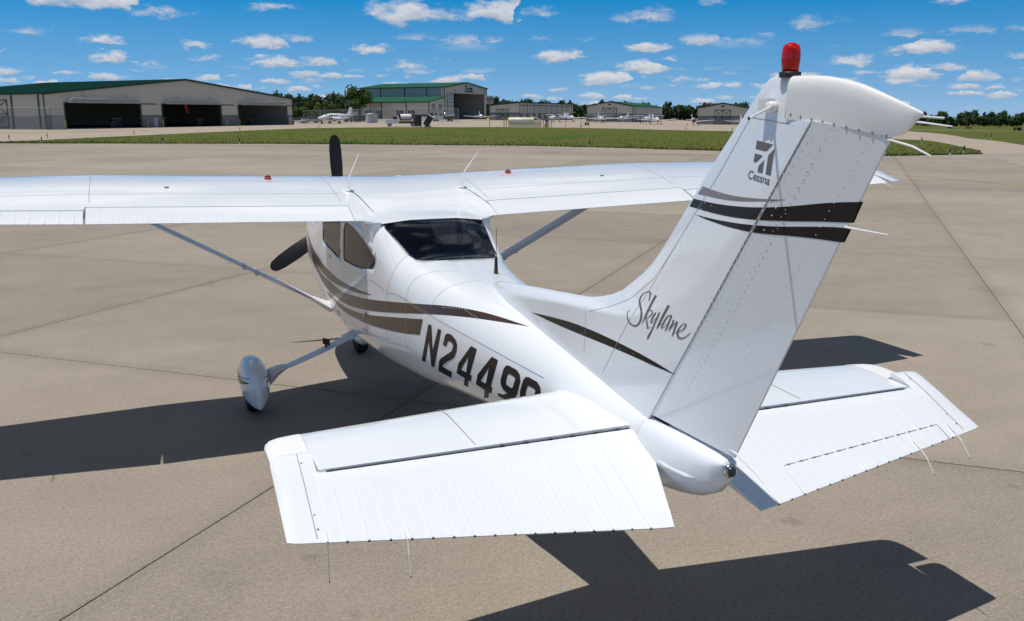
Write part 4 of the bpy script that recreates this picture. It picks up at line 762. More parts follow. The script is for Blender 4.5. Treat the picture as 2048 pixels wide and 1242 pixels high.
STRIPES={'T': [(0.5538, 1.3944), (0.514, 1.3897), (0.4492, 1.3786), (0.3646, 1.3607), (0.2653, 1.3357), (0.1533, 1.3109), (0.0254, 1.2868), (-0.1184, 1.2637), (-0.268, 1.2403), (-0.4157, 1.2213), (-0.5571, 1.2057), (-0.6903, 1.193), (-0.8229, 1.1843), (-0.952, 1.1777), (-1.0778, 1.1732), (-1.2004, 1.1707), (-1.3198, 1.17), (-1.4358, 1.1711), (-1.5447, 1.1732), (-1.6474, 1.1764), (-1.7457, 1.1809), (-1.862, 1.187), (-1.9959, 1.1949), (-2.1449, 1.2041), (-2.3028, 1.2139), (-2.4119, 1.2199), (-2.4787, 1.2229), (-2.5108, 1.2242), (-2.4887, 1.2211), (-2.4433, 1.2146), (-2.3716, 1.2042), (-2.2678, 1.1889), (-2.1517, 1.1744), (-2.0228, 1.1607), (-1.8819, 1.1482), (-1.7295, 1.1372), (-1.5837, 1.1269), (-1.4428, 1.1168), (-1.3077, 1.1072), (-1.186, 1.0992), (-1.0613, 1.0942), (-0.9335, 1.0923), (-0.8026, 1.0937), (-0.6687, 1.0986), (-0.5402, 1.1062), (-0.4119, 1.1159), (-0.288, 1.1283), (-0.1736, 1.1442), (-0.0709, 1.161), (0.0231, 1.1783), (0.1018, 1.1968), (0.1642, 1.2165), (0.2121, 1.2314), (0.245, 1.2412), (0.2617, 1.2462), (0.315, 1.2851), (0.3767, 1.3233), (0.4519, 1.3602)], 'M': [(0.1874, 1.2219), (0.148, 1.2131), (0.0707, 1.1955), (-0.0435, 1.1696), (-0.1835, 1.1346), (-0.3299, 1.1087), (-0.4812, 1.0916), (-0.6297, 1.0817), (-0.7789, 1.0794), (-0.92, 1.0772), (-1.0536, 1.075), (-1.18, 1.0729), (-1.2997, 1.0709), (-1.4168, 1.0727), (-1.5276, 1.0774), (-1.6322, 1.0849), (-1.7323, 1.0954), (-1.8361, 1.1064), (-1.944, 1.1179), (-2.0565, 1.1303), (-2.171, 1.1428), (-2.2932, 1.1576), (-2.4191, 1.1738), (-2.5431, 1.1902), (-2.6701, 1.2079), (-2.8061, 1.2272), (-2.9523, 1.2483), (-3.1106, 1.2717), (-3.1945, 1.2843), (-3.2747, 1.2962), (-3.349, 1.3072), (-3.4195, 1.3175), (-3.5483, 1.3361), (-3.6641, 1.3525), (-3.7686, 1.3672), (-3.8604, 1.3788), (-3.9413, 1.3877), (-4.013, 1.3943), (-4.0771, 1.3989), (-4.1391, 1.4026), (-4.1992, 1.4053), (-4.2579, 1.4073), (-4.3152, 1.4086), (-4.3809, 1.4087), (-4.4544, 1.4077), (-4.4951, 1.4067), (-4.535, 1.4056), (-4.579, 1.404), (-4.622, 1.4024), (-4.6849, 1.3997), (-4.7257, 1.3979), (-4.7457, 1.3969), (-4.7302, 1.3966), (-4.6979, 1.3959), (-4.6466, 1.3942), (-4.6107, 1.3927), (-4.5733, 1.3909), (-4.5365, 1.3889), (-4.4985, 1.3866), (-4.4612, 1.3841), (-4.4228, 1.3814), (-4.3465, 1.3754), (-4.2699, 1.3686), (-4.1853, 1.3599), (-4.139, 1.3545), (-4.091, 1.3488), (-4.0391, 1.3421), (-3.985, 1.335), (-3.9263, 1.3266), (-3.8647, 1.3178), (-3.7976, 1.3075), (-3.7273, 1.2966), (-3.6507, 1.2841), (-3.5702, 1.2709), (-3.4821, 1.2558), (-3.3891, 1.2397), (-3.2867, 1.2214), (-3.1787, 1.2019), (-3.0813, 1.1848), (-2.9826, 1.1675), (-2.8114, 1.1387), (-2.6618, 1.1146), (-2.5336, 1.0953), (-2.4079, 1.0769), (-2.2794, 1.0584), (-2.1548, 1.0413), (-2.0379, 1.0262), (-1.9232, 1.0126), (-1.8134, 1.0008), (-1.7078, 0.9908), (-1.6058, 0.9826), (-1.499, 0.976), (-1.385, 0.9708), (-1.2657, 0.9676), (-1.1437, 0.9668), (-1.0279, 0.9674), (-0.9191, 0.9694), (-0.8184, 0.9729), (-0.7264, 0.9781), (-0.6257, 0.9902), (-0.5109, 1.0085), (-0.3753, 1.0324), (-0.2199, 1.0626), (-0.099, 1.0856), (-0.0112, 1.1002), (0.0349, 1.1074), (0.0827, 1.1457), (0.1338, 1.1838)], 'L': [(-0.6404, 0.9416), (-0.6594, 0.9413), (-0.6972, 0.9406), (-0.7534, 0.9395), (-0.827, 0.9381), (-0.9146, 0.9371), (-1.0149, 0.9365), (-1.1268, 0.9362), (-1.2491, 0.936), (-1.3688, 0.9382), (-1.4838, 0.9423), (-1.5914, 0.9476), (-1.694, 0.9544), (-1.8003, 0.9631), (-1.9109, 0.9739), (-2.0267, 0.9869), (-2.1452, 1.0016), (-2.2714, 1.019), (-2.4016, 1.0382), (-2.5289, 1.0577), (-2.6581, 1.0785), (-2.8011, 1.1018), (-2.9586, 1.1277), (-3.0469, 1.1425), (-3.1346, 1.1572), (-3.2312, 1.1737), (-3.3249, 1.1896), (-3.458, 1.212), (-3.542, 1.2261), (-3.5827, 1.2328), (-3.5663, 1.1914), (-3.5468, 1.1489), (-3.5261, 1.1059), (-3.5077, 1.1027), (-3.4706, 1.0963), (-3.4139, 1.0864), (-3.3361, 1.0727), (-3.2527, 1.059), (-3.1638, 1.0452), (-3.0698, 1.0317), (-2.9717, 1.0185), (-2.8705, 1.0059), (-2.7645, 0.9935), (-2.6508, 0.9806), (-2.5263, 0.9666), (-2.4008, 0.9536), (-2.2694, 0.9404), (-2.1381, 0.9284), (-2.01, 0.9185), (-1.8873, 0.9098), (-1.7719, 0.9028), (-1.6629, 0.8971), (-1.5595, 0.8925), (-1.451, 0.8901), (-1.3359, 0.8895), (-1.2182, 0.8918), (-1.0989, 0.8974), (-0.9906, 0.9036), (-0.8947, 0.9108), (-0.8124, 0.9189), (-0.7446, 0.928), (-0.6928, 0.9348), (-0.6579, 0.9393), (-0.6404, 0.9416)]}
GLYPHS={'N': [[(-3.6829, 1.216), (-3.7352, 1.2206), (-3.7413, 1.1852), (-3.7449, 1.1492), (-3.7476, 1.1129), (-3.75, 1.0765), (-3.7518, 1.0398), (-3.7778, 1.0854), (-3.8026, 1.1304), (-3.8262, 1.1747), (-3.8459, 1.2177), (-3.898, 1.2193), (-3.8849, 1.1788), (-3.868, 1.1371), (-3.8496, 1.0948), (-3.8304, 1.052), (-3.8091, 1.0082), (-3.7828, 0.9628), (-3.7471, 0.9142), (-3.7012, 0.9161), (-3.707, 0.9552), (-3.7063, 0.9923), (-3.702, 1.0283), (-3.6955, 1.0638), (-3.6881, 1.0989), (-3.6696, 1.0554), (-3.6491, 1.011), (-3.6242, 0.9651), (-3.5911, 0.9166), (-3.5294, 0.9158), (-3.563, 0.9628), (-3.589, 1.0073), (-3.6107, 1.0504), (-3.6304, 1.0926), (-3.6493, 1.1343), (-3.6675, 1.1756)]], '2': [[(-3.927, 1.1223), (-3.9647, 1.1982), (-4.0, 1.2167), (-4.0613, 1.2183), (-4.1251, 1.1988), (-4.1498, 1.1712), (-4.1411, 1.1253), (-4.1093, 1.0791), (-4.0775, 1.0577), (-3.9581, 1.001), (-3.9058, 0.9681), (-3.897, 0.9601), (-3.9767, 0.9589), (-4.0542, 0.9575), (-4.025, 0.9088), (-3.9219, 0.9081), (-3.8148, 0.9071), (-3.8522, 0.9843), (-3.8879, 1.016), (-3.9665, 1.0558), (-4.0414, 1.0942), (-4.0733, 1.1155), (-4.0886, 1.1468), (-4.0795, 1.167), (-4.0297, 1.1701), (-4.0048, 1.1619), (-3.9813, 1.1219)]], '4': [[(-4.3429, 1.2042), (-4.4224, 1.2016), (-4.4109, 1.1659), (-4.3945, 1.1287), (-4.3747, 1.0902), (-4.3538, 1.0512), (-4.3311, 1.0114), (-4.362, 1.011), (-4.3365, 0.9661), (-4.3052, 0.9651), (-4.2693, 0.9077), (-4.2112, 0.9075), (-4.2494, 0.9658), (-4.1283, 0.9704), (-4.1689, 1.0476), (-4.2168, 1.0886), (-4.2633, 1.1287), (-4.306, 1.1674)], [(-4.316, 1.1297), (-4.2784, 1.0915), (-4.2397, 1.0526), (-4.1986, 1.0126), (-4.279, 1.012), (-4.2928, 1.0519), (-4.3047, 1.091)]], '4b': [[(-4.6191, 1.1965), (-4.698, 1.1934), (-4.6895, 1.1584), (-4.6756, 1.1216), (-4.6571, 1.0832), (-4.6372, 1.0441), (-4.6148, 1.004), (-4.6411, 1.0031), (-4.6143, 0.9587), (-4.5854, 0.9578), (-4.5492, 0.9105), (-4.4677, 0.887), (-4.5259, 0.9562), (-4.4674, 0.9608), (-4.4077, 0.9655), (-4.4441, 1.0397), (-4.4935, 1.0812), (-4.541, 1.1217), (-4.5835, 1.1603)], [(-4.5987, 1.1278), (-4.5614, 1.0883), (-4.5221, 1.0478), (-4.4801, 1.006), (-4.5531, 1.0063), (-4.5703, 1.0477), (-4.5853, 1.0881)]], '9': [[(-4.8005, 1.1834), (-4.8316, 1.1907), (-4.9288, 1.187), (-4.9718, 1.1685), (-4.987, 1.1361), (-4.9701, 1.0901), (-4.9483, 1.0421), (-4.9056, 0.9951), (-4.8305, 0.9689), (-4.7699, 0.9675), (-4.7083, 0.9661), (-4.7029, 0.9856), (-4.7762, 0.9952), (-4.8342, 1.0187), (-4.7796, 1.0295), (-4.7479, 1.0544), (-4.7502, 1.0857), (-4.7666, 1.1228), (-4.7784, 1.1583)], [(-4.8322, 1.1366), (-4.8553, 1.1448), (-4.9141, 1.1421), (-4.9269, 1.1355), (-4.8999, 1.074), (-4.8802, 1.0638), (-4.8157, 1.0695), (-4.8128, 1.0814)]]}
NINE_SHIFT=(-.236,-.012)
SEAMS=[[(-0.5493, -1.4658, 1.7108), (-0.5524, -1.4782, 1.6957), (-0.5575, -1.4978, 1.6651), (-0.563, -1.5168, 1.6179), (-0.5674, -1.5281, 1.5534), (-0.5697, -1.5298, 1.4885), (-0.5707, -1.5263, 1.4238), (-0.5711, -1.5206, 1.3595), (-0.5713, -1.5145, 1.296), (-0.5714, -1.5094, 1.2311), (-0.5714, -1.5056, 1.1649), (-0.5713, -1.5028, 1.0975), (-0.5705, -1.4978, 1.0281), (-0.5681, -1.489, 0.9649), (-0.5635, -1.4731, 0.9072), (-0.5561, -1.4478, 0.8546), (-0.5455, -1.4103, 0.8062), (-0.5297, -1.3474, 0.759), (-0.5002, -1.2172, 0.7032)], [(-0.5401, -2.2608, 0.8935), (-0.5418, -2.2692, 0.9084), (-0.5445, -2.2826, 0.9373), (-0.5471, -2.2963, 0.979), (-0.5489, -2.307, 1.0327), (-0.5494, -2.3134, 1.0835), (-0.5494, -2.3182, 1.1322), (-0.5492, -2.323, 1.1791), (-0.549, -2.3283, 1.2244), (-0.5486, -2.3367, 1.261), (-0.5481, -2.3483, 1.2891), (-0.5474, -2.3628, 1.3086), (-0.5464, -2.38, 1.3195), (-0.5454, -2.398, 1.3282), (-0.5442, -2.4166, 1.3346), (-0.5429, -2.4359, 1.3388), (-0.5415, -2.4559, 1.3407), (-0.5392, -2.4863, 1.3412), (-0.536, -2.5266, 1.3402), (-0.5318, -2.5764, 1.3378), (-0.5268, -2.6353, 1.3339), (-0.5224, -2.6823, 1.3302), (-0.5188, -2.7186, 1.3268), (-0.5161, -2.7447, 1.3237), (-0.5144, -2.7613, 1.3211), (-0.5131, -2.7748, 1.3178), (-0.512, -2.7853, 1.3138), (-0.5112, -2.7929, 1.3093), (-0.5108, -2.7976, 1.3041), (-0.5104, -2.8011, 1.3002), (-0.5102, -2.8034, 1.2976), (-0.5101, -2.8045, 1.2963)], [(-0.354, -2.9205, 1.5937), (-0.3589, -2.9227, 1.5907), (-0.3685, -2.9268, 1.5845), (-0.3826, -2.9316, 1.5751), (-0.4007, -2.9356, 1.5622), (-0.4178, -2.9388, 1.5473), (-0.4338, -2.9409, 1.5304), (-0.4485, -2.9411, 1.5113), (-0.4617, -2.9387, 1.4899), (-0.4727, -2.9334, 1.4676), (-0.4815, -2.9254, 1.4443), (-0.4885, -2.9156, 1.4201), (-0.4937, -2.9048, 1.3952), (-0.4976, -2.8931, 1.37), (-0.5005, -2.8814, 1.3447), (-0.5025, -2.8709, 1.3193), (-0.5039, -2.8621, 1.2942), (-0.505, -2.8542, 1.2683), (-0.5058, -2.8475, 1.2419), (-0.5064, -2.8422, 1.2148), (-0.5068, -2.8384, 1.1872), (-0.5071, -2.835, 1.1552), (-0.5074, -2.8321, 1.1186), (-0.5075, -2.8292, 1.0774), (-0.5072, -2.8252, 1.0312), (-0.5061, -2.8208, 0.9885), (-0.5039, -2.8152, 0.9491), (-0.5007, -2.808, 0.913), (-0.4962, -2.7992, 0.88), (-0.4918, -2.788, 0.854), (-0.488, -2.7775, 0.8358), (-0.4858, -2.7711, 0.8264)], [(-0.0848, -3.4573, 1.5426), (-0.0969, -3.4527, 1.5427), (-0.1209, -3.4425, 1.5426), (-0.1558, -3.4242, 1.542), (-0.2004, -3.3934, 1.54), (-0.2407, -3.3666, 1.5357), (-0.2767, -3.3439, 1.5289), (-0.3086, -3.3257, 1.5197), (-0.3363, -3.3125, 1.5082), (-0.3602, -3.2993, 1.4954), (-0.3805, -3.2872, 1.4815), (-0.3976, -3.2771, 1.4667), (-0.4116, -3.2699, 1.451), (-0.4235, -3.2639, 1.4343), (-0.4334, -3.2596, 1.4167), (-0.4414, -3.2573, 1.3982), (-0.4477, -3.2576, 1.379), (-0.4536, -3.26, 1.3537), (-0.4587, -3.2626, 1.3221), (-0.4624, -3.2637, 1.2837), (-0.4646, -3.2624, 1.2383), (-0.4656, -3.2584, 1.1892), (-0.4661, -3.2539, 1.137), (-0.4663, -3.2503, 1.0818), (-0.4659, -3.2457, 1.0233), (-0.4646, -3.2388, 0.9783), (-0.4629, -3.2311, 0.9474), (-0.4617, -3.2259, 0.9315)], [(-0.0302, -3.7636, 1.5203), (-0.0416, -3.765, 1.5201), (-0.0641, -3.7671, 1.5195), (-0.0968, -3.7675, 1.5182), (-0.138, -3.7618, 1.5153), (-0.1745, -3.7543, 1.5106), (-0.2069, -3.7455, 1.5043), (-0.2353, -3.7366, 1.4965), (-0.2602, -3.7284, 1.4876), (-0.2836, -3.7215, 1.4767), (-0.3052, -3.7157, 1.4639), (-0.3251, -3.7108, 1.4492), (-0.3432, -3.7065, 1.4324), (-0.3584, -3.7017, 1.4154), (-0.371, -3.6974, 1.3981), (-0.3813, -3.6943, 1.381), (-0.3895, -3.6932, 1.364), (-0.3951, -3.6907, 1.351), (-0.3987, -3.6883, 1.3421), (-0.4003, -3.6869, 1.3376)], [(-0.4183, -3.6356, 1.2913), (-0.4174, -3.6438, 1.2905), (-0.4156, -3.6602, 1.2889), (-0.413, -3.6846, 1.2865), (-0.4094, -3.717, 1.2833), (-0.4011, -3.7876, 1.2789), (-0.3882, -3.8939, 1.2733), (-0.3794, -3.9636, 1.2699), (-0.3706, -4.0316, 1.2664), (-0.3595, -4.1152, 1.2623), (-0.3486, -4.1965, 1.2581), (-0.3377, -4.2757, 1.2539), (-0.3271, -4.353, 1.2498), (-0.3166, -4.4285, 1.2458), (-0.3064, -4.5025, 1.2418), (-0.2964, -4.575, 1.238), (-0.2867, -4.6462, 1.2343), (-0.2773, -4.7162, 1.2308), (-0.2683, -4.7852, 1.2274), (-0.2607, -4.844, 1.2247), (-0.2534, -4.9022, 1.2221), (-0.2416, -4.9991, 1.2182), (-0.2325, -5.0767, 1.2153), (-0.2256, -5.1358, 1.2134), (-0.2205, -5.1794, 1.212), (-0.2171, -5.2082, 1.2111), (-0.2155, -5.2225, 1.2106)], [(-0.5052, -2.8502, 1.2981), (-0.5036, -2.8643, 1.3003), (-0.5004, -2.8924, 1.3046), (-0.4956, -2.9339, 1.3109), (-0.4892, -2.988, 1.3192), (-0.483, -3.0416, 1.3242), (-0.4771, -3.0948, 1.3261), (-0.4714, -3.1477, 1.3249), (-0.466, -3.2004, 1.3206), (-0.4594, -3.2633, 1.316), (-0.4517, -3.3357, 1.311), (-0.4429, -3.4167, 1.3056), (-0.433, -3.506, 1.2999), (-0.4256, -3.5714, 1.2956), (-0.4207, -3.6143, 1.2927), (-0.4183, -3.6356, 1.2913)], [(-0.5489, -2.3249, 1.0873), (-0.5488, -2.3252, 1.0762), (-0.5485, -2.3254, 1.0539), (-0.5477, -2.3244, 1.0201), (-0.5458, -2.3194, 0.9741), (-0.5425, -2.3133, 0.9307), (-0.5376, -2.305, 0.8898), (-0.5307, -2.2934, 0.8511), (-0.5215, -2.2771, 0.8142), (-0.5104, -2.2533, 0.7805), (-0.4974, -2.2227, 0.7501), (-0.4832, -2.188, 0.7239), (-0.4703, -2.1591, 0.7043), (-0.4497, -2.0924, 0.678)], [(-0.4966, -2.8193, 0.8938), (-0.4946, -2.8436, 0.8973), (-0.4905, -2.8916, 0.9041), (-0.4845, -2.9626, 0.9143), (-0.4769, -3.0562, 0.9277), (-0.4691, -3.1515, 0.9377), (-0.4611, -3.2474, 0.9442), (-0.4524, -3.343, 0.9469), (-0.4428, -3.4372, 0.9457), (-0.4355, -3.5054, 0.9446), (-0.4306, -3.5499, 0.9438), (-0.4281, -3.5719, 0.9434)]]
RIVETS=[[(-0.5004, -2.8824, 1.3448), (-0.5012, -2.8854, 1.3057), (-0.5015, -2.8866, 1.2661), (-0.5016, -2.8868, 1.2262), (-0.5017, -2.8867, 1.1862), (-0.5017, -2.8866, 1.1461), (-0.5017, -2.8863, 1.1059), (-0.5015, -2.8855, 1.0654), (-0.5009, -2.8832, 1.0245), (-0.4997, -2.8782, 0.9828), (-0.4974, -2.869, 0.9399), (-0.4932, -2.8527, 0.895)], [(-0.4576, -3.2393, 1.3468), (-0.4614, -3.2507, 1.3106), (-0.4638, -3.2566, 1.2734), (-0.4651, -3.2586, 1.2353), (-0.4656, -3.258, 1.1966), (-0.4659, -3.2562, 1.1574), (-0.466, -3.2543, 1.1182), (-0.4661, -3.252, 1.0787), (-0.466, -3.2488, 1.0389), (-0.4652, -3.2435, 0.9985), (-0.4634, -3.2344, 0.9569)], [(-0.494, -2.8562, 0.902), (-0.4833, -2.9648, 0.9079), (-0.4735, -3.0727, 0.9142), (-0.4645, -3.1797, 0.9209), (-0.4558, -3.284, 0.9274), (-0.4468, -3.3842, 0.9333), (-0.4376, -3.4798, 0.9386), (-0.4281, -3.5719, 0.9434), (-0.4192, -3.6675, 0.9594), (-0.4102, -3.7595, 0.9747), (-0.401, -3.8483, 0.9893), (-0.3918, -3.9341, 1.0034), (-0.3826, -4.0168, 1.0168)], [(-0.4058, -3.7695, 1.2636), (-0.3968, -3.8443, 1.2606), (-0.3878, -3.9173, 1.2576), (-0.3788, -3.9884, 1.2545), (-0.3698, -4.0578, 1.2513), (-0.3609, -4.1255, 1.2481), (-0.3521, -4.1917, 1.2449), (-0.3434, -4.2565, 1.2417), (-0.3347, -4.32, 1.2386), (-0.3262, -4.3823, 1.2355), (-0.3178, -4.4435, 1.2324), (-0.3096, -4.5036, 1.2293), (-0.3015, -4.5628, 1.2264), (-0.2937, -4.6211, 1.2235), (-0.286, -4.6785, 1.2207), (-0.2785, -4.7351, 1.218), (-0.2712, -4.7911, 1.2155), (-0.2641, -4.8463, 1.213), (-0.2573, -4.9009, 1.2107), (-0.2507, -4.9549, 1.2084), (-0.2444, -5.0083, 1.2064), (-0.2383, -5.0611, 1.2044), (-0.2323, -5.113, 1.2025), (-0.2264, -5.1642, 1.2006)], [(-0.4847, -2.4874, 1.7175), (-0.4937, -2.543, 1.6793), (-0.5006, -2.5898, 1.6404), (-0.5056, -2.6293, 1.6008), (-0.5091, -2.6622, 1.5606), (-0.508, -2.7121, 1.5199), (-0.5062, -2.7591, 1.4792), (-0.504, -2.8041, 1.4386), (-0.5016, -2.8475, 1.3981)], [(-0.4282, -2.5133, 1.7663), (-0.4361, -2.5877, 1.736), (-0.4412, -2.6504, 1.7048), (-0.4437, -2.7028, 1.6727), (-0.4452, -2.7505, 1.6404), (-0.4445, -2.8046, 1.6043), (-0.444, -2.8581, 1.5687), (-0.444, -2.9132, 1.5338)], [(-0.5458, -2.3883, 1.3754), (-0.5382, -2.497, 1.3675), (-0.5298, -2.5986, 1.359), (-0.5209, -2.6954, 1.3503), (-0.5114, -2.7869, 1.3411), (-0.5001, -2.889, 1.3318), (-0.489, -2.9886, 1.3227), (-0.4787, -3.088, 1.3142), (-0.4689, -3.186, 1.3061), (-0.4593, -3.2816, 1.2982), (-0.4494, -3.3753, 1.2927), (-0.4395, -3.466, 1.2871), (-0.4298, -3.5543, 1.2816), (-0.4201, -3.6403, 1.2762)], [(-0.5017, -2.8823, 1.2976), (-0.4864, -3.0183, 1.3091), (-0.4716, -3.1498, 1.3203), (-0.4562, -3.2735, 1.3303)], [(-0.383, -4.021, 1.0806), (-0.3735, -4.0991, 1.0876), (-0.3641, -4.1753, 1.0944), (-0.3549, -4.2496, 1.1011), (-0.3458, -4.3222, 1.1075), (-0.3368, -4.3932, 1.1137), (-0.328, -4.4624, 1.1198), (-0.3192, -4.5301, 1.1257), (-0.3106, -4.5962, 1.1314), (-0.302, -4.6607, 1.1369), (-0.2935, -4.7238, 1.1422), (-0.285, -4.7856, 1.1474), (-0.2767, -4.846, 1.1525), (-0.2686, -4.9052, 1.1574), (-0.2605, -4.9633, 1.1623), (-0.2527, -5.0204, 1.167), (-0.2449, -5.0764, 1.1717), (-0.2372, -5.1312, 1.1762), (-0.2296, -5.1849, 1.1806), (-0.2221, -5.2376, 1.1849)], [(-0.5696, -1.6226, 1.2829), (-0.5648, -1.8191, 1.3065), (-0.5598, -2.0052, 1.3287), (-0.5546, -2.1817, 1.3497), (-0.5481, -2.3447, 1.3687)], [(-0.3645, -3.8484, 1.3658), (-0.3485, -3.9145, 1.3747), (-0.3319, -3.9768, 1.3828), (-0.3148, -4.0357, 1.3903), (-0.2972, -4.0915, 1.3971), (-0.2902, -4.154, 1.3897), (-0.2833, -4.2153, 1.3823), (-0.2764, -4.2754, 1.375), (-0.2696, -4.3345, 1.3678), (-0.263, -4.3926, 1.3607), (-0.2564, -4.4498, 1.3538), (-0.25, -4.5063, 1.347), (-0.2438, -4.562, 1.3404), (-0.2378, -4.617, 1.3339)]]
WHIP=(0.1285, -3.5901, 1.5302)
